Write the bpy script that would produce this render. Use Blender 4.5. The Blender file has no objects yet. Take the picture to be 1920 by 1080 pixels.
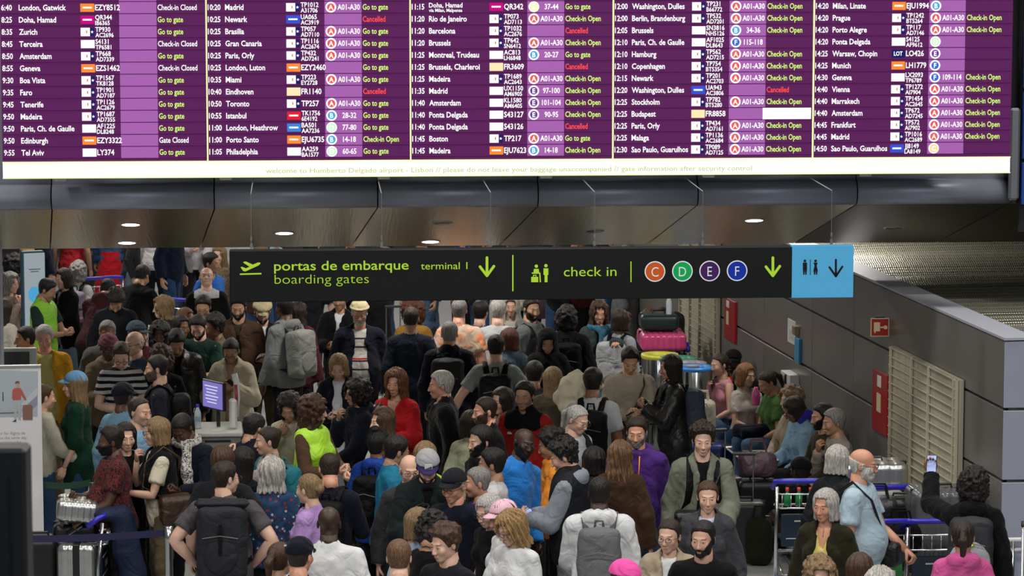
import bpy, math, random, time
import numpy as np
from mathutils import Vector, Matrix
T0 = time.time()
C = bpy.context.scene.collection
PI = math.pi
R = math.radians
random.seed(5)

# ------------------------------------------------------------------ camera, world, lights, exposure
F = 5900.0                      # focal length in pixels of a 1920 wide frame
CAM_H = 5.9
PITCH = math.atan(724 / F)
cam_d = bpy.data.cameras.new('camera')
cam = bpy.data.objects.new('camera', cam_d)
C.objects.link(cam)
cam_d.sensor_width = 36.0
cam_d.lens = F / 1920 * 36.0
cam_d.clip_end = 300
cam.location = (0, 0, CAM_H)
cam.rotation_euler = (PI / 2 - PITCH, 0, 0)
cam_d.dof.use_dof = True
cam_d.dof.focus_distance = 24.5
cam_d.dof.aperture_fstop = 9.0
bpy.context.scene.camera = cam
vs = bpy.context.scene.view_settings
vs.view_transform = 'Standard'
vs.look = 'None'
vs.gamma = 1.0
vs.use_curve_mapping = False
vs.exposure = 0.0
world = bpy.data.worlds.new('world')
bpy.context.scene.world = world
world.use_nodes = True
world.node_tree.nodes['Background'].inputs[0].default_value = (0.75, 0.8, 0.9, 1)
world.node_tree.nodes['Background'].inputs[1].default_value = 0.02


def area(name, loc, sx, sy, power, col=(1, 0.95, 0.88), rot=(0, 0, 0)):
    l = bpy.data.lights.new(name, 'AREA')
    l.shape = 'RECTANGLE'
    l.size = sx
    l.size_y = sy
    l.energy = power
    l.color = col
    o = bpy.data.objects.new(name, l)
    o.location = loc
    o.rotation_euler = rot
    C.objects.link(o)
    return o


# unseen overhead lights: tall hall, added cool front row, added low rows behind the bulkhead
for yy in (12.0, 18.0, 24.0):
    for xx in (-5.0, 0.5, 5.5):
        area('unseen_overhead_light', (xx, yy, 8.6), 1.2, 0.5, 228, (1, 0.95, 0.88))
for xx in (-5.0, 0.5, 5.5):  # cool tilted row added to brighten the upright fascia
    area('unseen_overhead_light', (xx, 6.0, 8.2), 1.4, 0.6, 150, (.86, .92, 1), (R(35), 0, 0))
for yy in (31.5, 37.0, 42.5, 48.0):  # rows added under the lower ceiling so light reaches the far crowd
    for xx in (-5.5, -1.0, 3.0):
        area('unseen_overhead_light', (xx, yy, 3.75), 0.9, 0.4, 90, (1, 0.94, 0.86))


# ------------------------------------------------------------------ pixel helpers (used only to measure places in the real room)
cp, sp = math.cos(PITCH), math.sin(PITCH)


def ray(px, py):
    a, b = (px - 960) / F, -(py - 540) / F
    return Vector((a, cp + b * sp, -sp + b * cp))


def at_depth(px, py, Y):
    d = ray(px, py)
    return Vector((0, 0, CAM_H)) + d * (Y / d.y)


def at_z(px, py, z):
    d = ray(px, py)
    return Vector((0, 0, CAM_H)) + d * ((z - CAM_H) / d.z)


# ------------------------------------------------------------------ object helpers
def tag(o, label=None, cat=None, group=None, kind=None):
    if label: o['label'] = label
    if cat: o['category'] = cat
    if group: o['group'] = group
    if kind: o['kind'] = kind
    return o


def empty(name, loc=(0, 0, 0), rz=0.0, label=None, cat=None, group=None, kind=None, parent=None):
    o = bpy.data.objects.new(name, None)
    o.empty_display_size = 0.1
    C.objects.link(o)
    o.location = loc
    o.rotation_euler = (0, 0, rz)
    if parent: o.parent = parent
    return tag(o, label, cat, group, kind)


def link(name, me, mat=None, parent=None, loc=None, rot=None, color=None, matrix=None):
    o = bpy.data.objects.new(name, me)
    C.objects.link(o)
    if mat is not None:
        if len(me.materials) == 0: me.materials.append(mat)
        elif me.materials[0] != mat:
            o.material_slots[0].link = 'OBJECT'
            o.material_slots[0].material = mat
    if parent: o.parent = parent
    if loc is not None: o.location = loc
    if rot is not None: o.rotation_euler = rot
    if matrix is not None: o.matrix_local = matrix
    if color is not None: o.color = (color[0], color[1], color[2], 1)
    return o


def np_mesh(name, V, Q, smooth=True, attrs=None):
    """V (n,3); Q list of arrays of quads / tris"""
    me = bpy.data.meshes.new(name)
    if not isinstance(Q, list): Q = [Q]
    Q = [np.asarray(q, np.int32) for q in Q if len(q)]
    nl = sum(q.size for q in Q)
    nf = sum(len(q) for q in Q)
    me.vertices.add(len(V))
    me.vertices.foreach_set('co', np.asarray(V, np.float32).ravel())
    me.loops.add(nl)
    me.loops.foreach_set('vertex_index', np.concatenate([q.ravel() for q in Q]))
    me.polygons.add(nf)
    tot = np.concatenate([np.full(len(q), q.shape[1], np.int32) for q in Q])
    st = np.concatenate([[0], np.cumsum(tot)[:-1]]).astype(np.int32)
    me.polygons.foreach_set('loop_start', st)
    me.polygons.foreach_set('loop_total', tot)
    me.polygons.foreach_set('use_smooth', np.full(nf, smooth))
    me.update(calc_edges=True)
    if attrs:
        for k, a in attrs.items():
            at = me.attributes.new(k, 'FLOAT_VECTOR', 'POINT')
            at.data.foreach_set('vector', np.asarray(a, np.float32).ravel())
    return me


class MB:
    """collects boxes, tubes, lofts and builds them as one mesh"""

    def __init__(s):
        s.v, s.q, s.t, s.n = [], [], [], 0

    def add(s, V, quads=(), tris=()):
        V = np.asarray(V, float)
        s.v.append(V)
        if len(quads): s.q.append(np.asarray(quads) + s.n)
        if len(tris): s.t.append(np.asarray(tris) + s.n)
        s.n += len(V)
        return s

    def box(s, c, size, rot=None, bev=0.0):
        hx, hy, hz = size[0] / 2, size[1] / 2, size[2] / 2
        if bev <= 0:
            V = np.array([[x, y, z] for x in (-hx, hx) for y in (-hy, hy) for z in (-hz, hz)])
            Q = [[0, 1, 3, 2], [4, 6, 7, 5], [0, 4, 5, 1], [2, 3, 7, 6], [0, 2, 6, 4], [1, 5, 7, 3]]
            T = []
        else:
            b = min(bev, hx * .99, hy * .99, hz * .99)
            V, idx = [], {}
            for ix in (0, 1):
                for iy in (0, 1):
                    for iz in (0, 1):
                        sx, sy, sz = (ix * 2 - 1), (iy * 2 - 1), (iz * 2 - 1)
                        for ax in range(3):
                            idx[(ix, iy, iz, ax)] = len(V)
                            e = [hx - b, hy - b, hz - b]
                            e[ax] += b
                            V.append([sx * e[0], sy * e[1], sz * e[2]])
            V = np.array(V)
            Q, T = [], []
            for ax in range(3):
                o1, o2 = (ax + 1) % 3, (ax + 2) % 3
                for sd in (0, 1):
                    k = []
                    for a, b2 in ((0, 0), (1, 0), (1, 1), (0, 1)):
                        t = [0, 0, 0]
                        t[ax], t[o1], t[o2] = sd, a, b2
                        k.append(idx[(t[0], t[1], t[2], ax)])
                    Q.append(k if sd else k[::-1])
                for a in (0, 1):
                    for b2 in (0, 1):
                        t0, t1 = [0, 0, 0], [0, 0, 0]
                        t0[ax], t1[ax] = 0, 1
                        t0[o1] = t1[o1] = a
                        t0[o2] = t1[o2] = b2
                        k = [idx[(*t0, o1)], idx[(*t1, o1)], idx[(*t1, o2)], idx[(*t0, o2)]]
                        Q.append(k if (a == b2) == False else k[::-1])
            for ix in (0, 1):
                for iy in (0, 1):
                    for iz in (0, 1):
                        k = [idx[(ix, iy, iz, a)] for a in range(3)]
                        T.append(k if (ix + iy + iz) % 2 == 1 else k[::-1])
        if rot is not None: V = V @ np.array(rot).T
        return s.add(V + np.array(c), Q, T)

    def tube(s, pts, r, n=8, cap=True, flat=1.0):
        pts = np.array(pts, float)
        m = len(pts)
        rr = np.full(m, r) if np.isscalar(r) else np.array(r, float)
        tg = np.gradient(pts, axis=0)
        tg /= np.linalg.norm(tg, axis=1)[:, None] + 1e-9
        up = np.array([0, 0, 1.0]) if abs(tg[0][2]) < .9 else np.array([0, 1.0, 0])
        V = []
        for i in range(m):
            u = np.cross(up, tg[i])
            if np.linalg.norm(u) < 1e-4: u = np.array([1.0, 0, 0])
            u /= np.linalg.norm(u)
            w = np.cross(tg[i], u)
            up = w
            for k in range(n):
                a = 2 * PI * k / n
                V.append(pts[i] + rr[i] * (math.cos(a) * u + flat * math.sin(a) * w))
        Q = [[i * n + k, i * n + (k + 1) % n, (i + 1) * n + (k + 1) % n, (i + 1) * n + k] for i in range(m - 1) for k in range(n)]
        T = []
        if cap:
            V += [pts[0], pts[-1]]
            a, b = len(V) - 2, len(V) - 1
            T = [[a, (k + 1) % n, k] for k in range(n)] + [[b, (m - 1) * n + k, (m - 1) * n + (k + 1) % n] for k in range(n)]
        return s.add(V, Q, T)

    def cyl(s, a, b, r, n=12, r2=None):
        return s.tube([a, b], [r, r if r2 is None else r2], n)

    def lathe(s, prof, n=20, c=(0, 0, 0)):
        V = [[r * math.cos(2 * PI * k / n) + c[0], r * math.sin(2 * PI * k / n) + c[1], z + c[2]] for r, z in prof for k in range(n)]
        Q = [[i * n + k, i * n + (k + 1) % n, (i + 1) * n + (k + 1) % n, (i + 1) * n + k] for i in range(len(prof) - 1) for k in range(n)]
        return s.add(V, Q)

    def prism(s, pts, y0, y1, axis='y'):
        """polygon in xz extruded in y; pts CCW or CW (convex-ish fan from ear clip by ngon)"""
        n = len(pts)
        from mathutils.geometry import tessellate_polygon
        tr = tessellate_polygon([[Vector((p[0], p[1], 0)) for p in pts]])
        V = [[p[0], y0, p[1]] for p in pts] + [[p[0], y1, p[1]] for p in pts]
        Q = [[i, (i + 1) % n, (i + 1) % n + n, i + n] for i in range(n)]
        T = [list(t) for t in tr] + [[t[2] + n, t[1] + n, t[0] + n] for t in tr]
        return s.add(V, Q, T)

    def build(s, name, mat, parent=None, smooth=False, **kw):
        me = s.mesh(name, smooth)
        return link(name, me, mat, parent, **kw)

    def mesh(s, name, smooth=False):
        V = np.concatenate(s.v)
        q = np.concatenate(s.q) if s.q else np.zeros((0, 4), int)
        t = np.concatenate(s.t) if s.t else np.zeros((0, 3), int)
        return np_mesh(name, V, [q, t], smooth)


# ------------------------------------------------------------------ materials
def new_mat(name):
    m = bpy.data.materials.new(name)
    m.use_nodes = True
    nt = m.node_tree
    b = nt.nodes['Principled BSDF']
    return m, nt, b


def node(nt, t, **kw):
    n = nt.nodes.new(t)
    for k, v in kw.items():
        if k.startswith('i_'):
            n.inputs[int(k[2:])].default_value = v
        else:
            setattr(n, k, v)
    return n


def M_(nt, op, a, b=None, c=None):
    n = nt.nodes.new('ShaderNodeMath')
    n.operation = op
    for i, x in enumerate((a, b, c)):
        if x is None: continue
        if isinstance(x, (int, float)): n.inputs[i].default_value = x
        else: nt.links.new(x, n.inputs[i])
    return n.outputs[0]


def mixc(nt, fac, a, b, mode='MIX'):
    n = nt.nodes.new('ShaderNodeMix')
    n.data_type = 'RGBA'
    n.blend_type = mode
    n.clamp_factor = True
    for s, x in ((n.inputs[0], fac), (n.inputs[6], a), (n.inputs[7], b)):
        if isinstance(x, (int, float)): s.default_value = x
        elif isinstance(x, tuple): s.default_value = (*x[:3], 1)
        else: nt.links.new(x, s)
    return n.outputs[2]


def bump(nt, b, h, strength=0.3, dist=0.01):
    n = nt.nodes.new('ShaderNodeBump')
    n.inputs['Strength'].default_value = strength
    n.inputs['Distance'].default_value = dist
    nt.links.new(h, n.inputs['Height'])
    nt.links.new(n.outputs[0], b.inputs['Normal'])


_pm = {}


def plain(name, col, rough=0.6, metal=0.0, noise=0.06, scale=30.0, emit=0.0, bumpd=0.0, spec=0.5, stretch=(1, 1, 1)):
    if name in _pm: return _pm[name]
    m, nt, b = new_mat(name)
    tc = node(nt, 'ShaderNodeTexCoord')
    mp = node(nt, 'ShaderNodeMapping')
    mp.inputs['Scale'].default_value = stretch
    nt.links.new(tc.outputs['Object'], mp.inputs[0])
    nz = node(nt, 'ShaderNodeTexNoise')
    nz.inputs['Scale'].default_value = scale
    nz.inputs['Detail'].default_value = 4
    nt.links.new(mp.outputs[0], nz.inputs['Vector'])
    d = tuple(max(0, c * (1 - noise * 2)) for c in col)
    e = tuple(min(1, c * (1 + noise * 2)) for c in col)
    cc = mixc(nt, nz.outputs[0], d, e)
    nt.links.new(cc, b.inputs['Base Color'])
    b.inputs['Roughness'].default_value = rough
    b.inputs['Metallic'].default_value = metal
    b.inputs['Specular IOR Level'].default_value = spec
    if emit > 0:
        nt.links.new(cc, b.inputs['Emission Color'])
        b.inputs['Emission Strength'].default_value = emit
    if bumpd > 0: bump(nt, b, nz.outputs[0], 0.4, bumpd)
    _pm[name] = m
    return m


def obj_color(nt):
    return node(nt, 'ShaderNodeObjectInfo').outputs['Color']


def fabric(name, kind='plain', rough=0.85, c2=(0.02, 0.02, 0.02), sheen=0.04, scale=1.0, coat=0.0, c3=(.8, .8, .8)):
    """cloth; base colour is each object's own viewport colour; kind adds a woven / printed pattern"""
    if name in _pm: return _pm[name]
    m, nt, b = new_mat(name)
    tc = node(nt, 'ShaderNodeTexCoord')
    sx = node(nt, 'ShaderNodeSeparateXYZ')
    nt.links.new(tc.outputs['Object'], sx.inputs[0])
    base = obj_color(nt)
    nz = node(nt, 'ShaderNodeTexNoise')
    nz.inputs['Scale'].default_value = 9 * scale
    nz.inputs['Detail'].default_value = 5
    nt.links.new(tc.outputs['Object'], nz.inputs['Vector'])
    lo = mixc(nt, 1.0, base, (0.8, 0.8, 0.8), 'MULTIPLY')
    col = mixc(nt, nz.outputs[0], lo, base)
    if kind == 'stripe_h':
        f = M_(nt, 'GREATER_THAN', M_(nt, 'SINE', M_(nt, 'MULTIPLY', sx.outputs[2], 2 * PI / (0.055 * scale))), 0.1)
        col = mixc(nt, f, col, c2)
    elif kind == 'stripe_v':
        f = M_(nt, 'GREATER_THAN', M_(nt, 'SINE', M_(nt, 'MULTIPLY', sx.outputs[0], 2 * PI / (0.014 * scale))), 0.3)
        col = mixc(nt, f, col, c2)
    elif kind == 'band':      # three chest bands
        z = sx.outputs[2]
        for zc, cc in ((1.39, c2), (1.20, c3), (1.18, c2), (1.10, c2), (1.31, c2)):
            f = M_(nt, 'LESS_THAN', M_(nt, 'ABSOLUTE', M_(nt, 'SUBTRACT', z, zc)), 0.008)
            col = mixc(nt, f, col, cc)
    elif kind == 'floral':
        vo = node(nt, 'ShaderNodeTexNoise')
        vo.inputs['Scale'].default_value = 17 * scale
        vo.inputs['Detail'].default_value = 3
        vo.inputs['Distortion'].default_value = 2.0
        nt.links.new(tc.outputs['Object'], vo.inputs['Vector'])
        f = M_(nt, 'GREATER_THAN', vo.outputs[0], 0.53)
        col = mixc(nt, f, col, c2)
    elif kind == 'dots':
        vo = node(nt, 'ShaderNodeTexVoronoi')
        vo.inputs['Scale'].default_value = 26 * scale
        nt.links.new(tc.outputs['Object'], vo.inputs['Vector'])
        f = M_(nt, 'LESS_THAN', vo.outputs['Distance'], 0.28)
        cc = mixc(nt, M_(nt, 'GREATER_THAN', vo.outputs['Color'], 0.5), c2, c3)
        col = mixc(nt, f, col, cc)
    elif kind == 'tiedye':
        vo = node(nt, 'ShaderNodeTexNoise')
        vo.inputs['Scale'].default_value = 10 * scale
        vo.inputs['Distortion'].default_value = 1.4
        nt.links.new(tc.outputs['Object'], vo.inputs['Vector'])
        f = M_(nt, 'MULTIPLY', M_(nt, 'SUBTRACT', vo.outputs[0], 0.45), 5.0)
        col = mixc(nt, f, col, c2)
    elif kind == 'hivis':     # reflective band round the vest
        z = sx.outputs[2]
        for zc in (1.12, ):
            f = M_(nt, 'LESS_THAN', M_(nt, 'ABSOLUTE', M_(nt, 'SUBTRACT', z, zc)), 0.028)
            col = mixc(nt, f, col, (0.55, 0.57, 0.6))
        b.inputs['Emission Strength'].default_value = 0.0
    nt.links.new(col, b.inputs['Base Color'])
    b.inputs['Roughness'].default_value = rough
    b.inputs['Specular IOR Level'].default_value = 0.12 if rough > .6 else 0.5
    b.inputs['Sheen Weight'].default_value = sheen
    wv = node(nt, 'ShaderNodeTexNoise')
    wv.inputs['Scale'].default_value = 7
    wv.inputs['Detail'].default_value = 2.5
    wv.inputs['Distortion'].default_value = 0.9
    nt.links.new(tc.outputs['Object'], wv.inputs['Vector'])
    bump(nt, b, wv.outputs[0], 0.75, 0.045)
    _pm[name] = m
    return m

# ------------------------------------------------------------------ distance fields meshed by surface nets
def smin(a, b, k):
    h = np.clip(0.5 + 0.5 * (b - a) / k, 0, 1)
    return b + (a - b) * h - k * h * (1 - h)


def cone(P, a, b, ra, rb):
    a = np.asarray(a, np.float32); ba = np.asarray(b, np.float32) - a
    q = P - a
    h = np.clip(q @ ba / float(ba @ ba), 0, 1)
    return np.linalg.norm(q - h[..., None] * ba, axis=-1) - (ra + (rb - ra) * h)


def ell(P, c, r):
    q = P - np.asarray(c, np.float32); r = np.asarray(r, np.float32)
    k0 = np.linalg.norm(q / r, axis=-1)
    k1 = np.linalg.norm(q / (r * r), axis=-1) + 1e-9
    return k0 * (k0 - 1) / k1


def torus(P, c, Rr, r, fl=1.0):
    q = P - np.asarray(c, np.float32)
    d = np.sqrt(q[..., 0] ** 2 + (q[..., 1] / fl) ** 2) - Rr
    return np.sqrt(d * d + q[..., 2] ** 2) - r


def nets(fn, lo, hi, h):
    lo = np.asarray(lo, np.float32)
    n = [int(math.ceil((hi[i] - lo[i]) / h)) + 1 for i in range(3)]
    ax = [lo[i] + h * np.arange(n[i], dtype=np.float32) for i in range(3)]
    P = np.stack(np.meshgrid(*ax, indexing='ij'), -1)
    D = fn(P).astype(np.float32)
    S = D < 0
    nx, ny, nz = n
    c = np.zeros((nx - 1, ny - 1, nz - 1), np.int8)
    cor = [(i, j, k) for i in (0, 1) for j in (0, 1) for k in (0, 1)]
    for i, j, k in cor: c += S[i:nx - 1 + i, j:ny - 1 + j, k:nz - 1 + k]
    act = (c > 0) & (c < 8)
    I = np.argwhere(act)
    idx = -np.ones(act.shape, np.int32)
    idx[act] = np.arange(len(I))
    dv = np.stack([D[I[:, 0] + i, I[:, 1] + j, I[:, 2] + k] for i, j, k in cor], 1)
    acc = np.zeros((len(I), 3), np.float32); cnt = np.zeros(len(I), np.float32)
    for a in range(8):
        for b in range(a + 1, 8):
            ca, cb = cor[a], cor[b]
            if sum(x != y for x, y in zip(ca, cb)) != 1: continue
            da, db = dv[:, a], dv[:, b]
            m = (da < 0) != (db < 0)
            t = np.where(m, da / np.where(m, da - db, 1), 0)
            p = np.array(ca, np.float32) + t[:, None] * (np.array(cb, np.float32) - np.array(ca, np.float32))
            acc += p * m[:, None]; cnt += m
    V = lo + h * (I + acc / np.maximum(cnt, 1)[:, None])
    Q = []
    for axi in range(3):
        sl0 = [slice(1, n[0] - 1), slice(1, n[1] - 1), slice(1, n[2] - 1)]
        sl1 = list(sl0)
        sl0[axi] = slice(0, n[axi] - 1); sl1[axi] = slice(1, n[axi])
        a, b = S[tuple(sl0)], S[tuple(sl1)]
        E = np.argwhere(a != b)
        if not len(E): continue
        flip = b[E[:, 0], E[:, 1], E[:, 2]]
        off = np.array([1, 1, 1]); off[axi] = 0
        E = E + off
        u, w = [(1, 2), (2, 0), (0, 1)][axi]
        du = np.zeros(3, int); du[u] = 1
        dw = np.zeros(3, int); dw[w] = 1
        g = lambda K: idx[K[:, 0], K[:, 1], K[:, 2]]
        q = np.stack([g(E - du - dw), g(E - dw), g(E), g(E - du)], 1)
        q[flip] = q[flip][:, ::-1]
        Q.append(q)
    Q = np.concatenate(Q) if Q else np.zeros((0, 4), int)
    Q = Q[(Q >= 0).all(1)]
    return V, Q


# ------------------------------------------------------------------ head (head space: face towards -Y, crown z=.118, chin z=-.118)
def head_sdf(P):
    A = P.copy(); A[..., 0] = np.abs(A[..., 0])
    d = ell(P, (0, .018, .035), (.077, .096, .084))
    d = smin(d, ell(P, (0, -.028, -.030), (.061, .064, .080)), .03)
    d = smin(d, ell(P, (0, .002, -.060), (.058, .060, .042)), .02)
    d = smin(d, ell(P, (0, -.062, -.094), (.028, .026, .022)), .025)
    d = smin(d, ell(A, (.036, -.066, -.026), (.026, .024, .026)), .02)
    d = smin(d, cone(P, (0, .02, -.05), (0, .035, -.13), .050, .054), .03)
    d = smin(d, cone(A, (0, -.086, .020), (.034, -.078, .022), .008, .008), .014)
    d = np.maximum(d, -(ell(A, (.031, -.102, -.001), (.018, .017, .011)))) * .6 + d * .4
    d = smin(d, ell(A, (.031, -.079, -.001), (.0135, .013, .0125)), .006)
    d = smin(d, cone(P, (0, -.090, .006), (0, -.110, -.036), .007, .011), .012)
    d = smin(d, ell(A, (.010, -.103, -.040), (.009, .009, .008)), .008)
    d = smin(d, ell(P, (0, -.090, -.066), (.022, .011, .005)), .008)
    d = smin(d, ell(P, (0, -.089, -.075), (.019, .011, .006)), .007)
    e = ell(A, (.078, .014, -.008), (.009, .018, .030))
    d = smin(d, e, .006)
    return d


_hd = {}


def head_data(lod):
    if lod not in _hd:
        _hd[lod] = nets(head_sdf, (-.1, -.135, -.17), (.1, .13, .135), (.0062, .0075, .011)[lod])
    return _hd[lod]


def skull(P, o):   # scalp offset by o
    d = ell(P, (0, .018, .035), (.077 + o, .096 + o, .084 + o))
    return smin(d, ell(P, (0, .010, -.02), (.068 + o, .082 + o, .075 + o)), .02)


def face_cut(P, hl=.060, side=.0, low=-.06, yb=.035):
    """positive where hair may be: above the hairline, with sideburns, and behind the ears"""
    y, z = P[..., 1], P[..., 2]
    k = hl - .066
    l1 = .090 + k - .70 * (y + .09)
    l2 = .068 + k - 2.4 * (y + .052 - side)
    hair = z - np.minimum(l1, l2) + .004 * nz3(P, 110)
    hair = np.minimum(hair, z + .012 + .9 * np.maximum(y - .02, 0) * 3)
    ear = ell(P, (0, .016, -.012), (.2, .019, .032))
    hair = np.minimum(hair, ear)
    return np.minimum(hair, z - low + 0.35 * (y - .05))


_rs = np.random.RandomState(3)
_LAT = (_rs.rand(32, 32, 32).astype(np.float32) * 2 - 1)


def nz3(P, f, s=0.0):
    q = P * (f / 2.6) + 100.37 + s * 7.1
    i = np.floor(q).astype(np.int32)
    t = q - i
    t = t * t * (3 - 2 * t)
    r = 0
    for a in (0, 1):
        for b in (0, 1):
            for c in (0, 1):
                w = (t[..., 0] if a else 1 - t[..., 0]) * (t[..., 1] if b else 1 - t[..., 1]) * (t[..., 2] if c else 1 - t[..., 2])
                r = r + w * _LAT[(i[..., 0] + a) % 32, (i[..., 1] + b) % 32, (i[..., 2] + c) % 32]
    return r * 1.3


def hair_sdf(style):
    def f(P):
        x, y, z = P[..., 0], P[..., 1], P[..., 2]
        ax = np.abs(x)
        ang = np.arctan2(x, -(y + .01))
        if style in ('short', 'crop', 'buzz', 'messy', 'spiky', 'curlytop'):
            o = {'short': .013, 'crop': .008, 'buzz': .0045, 'messy': .026, 'spiky': .02, 'curlytop': .03}[style]
            top = o * np.clip(.55 + z * 7, .35, 1.25)
            y_ = np.minimum(.090 - .70 * (y + .09), .068 - 2.4 * (y + .052))
            top = top * np.clip(.35 + (z - y_) / .035, .35, 1) + .002
            d = skull(P, 0) - top
            am = {'messy': .012, 'curlytop': .014, 'spiky': .006, 'short': .003}.get(style, .001)
            d = d + am * nz3(P, 95 if style != 'curlytop' else 150)
            return np.maximum(d, -face_cut(P, .066, .0 if style != 'messy' else -.01, -.075))
        if style == 'side':     # parted, fuller
            d = skull(P, .018) + .003 * np.sin(ang * 26 + z * 30)
            return np.maximum(d, -face_cut(P, .070, 0, -.08))
        if style == 'recede':
            d = skull(P, .010) + .002 * nz3(P, 90)
            c = face_cut(P, .090, .015, -.075)
            return np.maximum(d, -c)
        if style == 'ring':     # bald on top
            d = skull(P, .006) + .001 * nz3(P, 90)
            d = np.maximum(d, z - .035 - .25 * (y - .05))
            return np.maximum(d, -face_cut(P, .04, .035, -.07))
        if style in ('long', 'longwavy', 'bob', 'shag', 'straight'):
            L = {'long': -.36, 'longwavy': -.40, 'bob': -.115, 'shag': -.15, 'straight': -.42}[style]
            w = {'long': .004, 'longwavy': .010, 'bob': .004, 'shag': .011, 'straight': .002}[style]
            d = skull(P, .027 if style == 'shag' else .017)
            zz = np.clip(z, L + .02, 0.0)
            rad_x = .088 + (.022 if style != 'straight' else .0) * np.clip(-zz / .15, 0, 1)
            rad_y = .085 + .0 * zz
            cyl = (np.sqrt((x / rad_x) ** 2 + ((y - .03) / rad_y) ** 2) - 1) * .085
            cyl = np.maximum(cyl, np.maximum(z - .03, L - z))
            d = smin(d, cyl, .03)
            d = d + w * np.sin(ang * 17 + 22 * z * (1 if 'wavy' in style or style == 'shag' else .2)) + (w * .6) * nz3(P, 60)
            # opening for the face and the throat
            op = np.minimum(np.minimum(.052 - .10 * np.maximum(z, 0) ** 1.0 - ax + .25 * np.maximum(-z - .1, 0), .080 - z - 4 * x * x), -(y + .012))
            return np.maximum(d, op * 1.0) if False else np.maximum(d, np.minimum(op, .05))
        if style in ('afro', 'curly', 'curlylong'):
            o = {'afro': .062, 'curly': .036, 'curlylong': .040}[style]
            d = skull(P, o)
            if style == 'curlylong':
                cyl = (np.sqrt((x / .125) ** 2 + ((y - .04) / .10) ** 2) - 1) * .1
                cyl = np.maximum(cyl, np.maximum(z - .03, -.34 - z))
                d = smin(d, cyl, .05)
            if style == 'curly':
                d = smin(d, ell(P, (0, .04, -.05), (.105, .085, .085)), .04)
            d = d + .014 * nz3(P, 95) + .007 * nz3(P, 190, 1.)
            op = np.minimum(np.minimum(.056 - ax, .080 - z - 4 * x * x), -(y + .012))
            return np.maximum(d, np.minimum(op, .06))
        if style in ('bun', 'pony', 'topbun', 'knot'):
            d = skull(P, .009) + .0022 * np.sin(ang * 24)
            d = np.maximum(d, -face_cut(P, .072, .01, -.07))
            if style == 'bun': d = smin(d, ell(P, (0, .125, .0), (.034, .032, .034)) + .003 * nz3(P, 120), .01)
            if style == 'topbun': d = smin(d, ell(P, (0, .06, .13), (.042, .040, .034)) + .004 * nz3(P, 120), .012)
            if style == 'knot': d = smin(d, ell(P, (0, .10, .06), (.040, .036, .038)) + .003 * nz3(P, 120), .012)
            if style == 'pony':
                t = cone(P, (0, .115, .05), (0, .155, -.02), .022, .030)
                t = smin(t, cone(P, (0, .155, -.02), (0, .125, -.22), .030, .012), .02)
                d = smin(d, t + .003 * np.sin(x * 500), .01)
            return d
        if style == 'beard' or style == 'bigbeard':
            o = .0045 if style == 'beard' else .018
            d = head_sdf(P) - o
            d = d + .002 * nz3(P, 130)
            reg = np.maximum(z + .054 - 1.5 * np.maximum(ax - .035, 0) * 1.2, -(z + .15))   # below cheek line
            mouth = ell(P, (0, -.10, -.072), (.019, .04, .0085))
            d = np.maximum(d, reg)
            d = np.maximum(d, y - .004)
            return np.maximum(d, -mouth)
        if style in ('cap', 'beanie', 'turban'):
            o = {'cap': .020, 'beanie': .022, 'turban': .028}[style]
            d = skull(P, o)
            d = np.maximum(d, (.045 if style == 'cap' else .030) - z - .22 * y)
            if style == 'turban': d = d + .004 * np.sin(z * 170 + x * 60)
            if style == 'beanie': d = d + .002 * np.sin(ang * 40)
            return d
        if style == 'newsboy':
            d = ell(P, (0, .005, .085), (.108, .125, .045))
            b = ell(P, (0, -.115, .050), (.060, .045, .012))
            return smin(d, b, .006)
        if style == 'strawhat':
            d = ell(P, (0, .015, .075), (.095, .112, .075))
            b = ell(P, (0, .01, .068), (.135, .155, .010))
            return smin(np.maximum(d, .06 - z), b, .01)
        if style == 'hoodup':
            d = skull(P, .030)
            d = smin(d, cone(P, (0, .03, -.05), (0, .04, -.17), .10, .13), .05)
            op = np.minimum(np.minimum(.056 - ax, .080 - z - 4 * x * x), -(y + .035))
            return np.maximum(d, np.minimum(op, .06))
    return f


_hm = {}


def hair_mesh(style, lod):
    k = (style, lod)
    if k not in _hm:
        big = style in ('long', 'longwavy', 'bob', 'shag', 'straight', 'curlylong', 'pony', 'hoodup')
        h = (.0065, .0085, .013)[lod] * (1.2 if big else 1)
        z0 = -.45 if style in ('long', 'longwavy', 'straight', 'curlylong') else (-.3 if big else -.16)
        V, Q = nets(hair_sdf(style), (-.16, -.2, z0), (.16, .21, .21), h)
        _hm[k] = np_mesh(style + '_hair', V, Q)
    return _hm[k]


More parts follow.
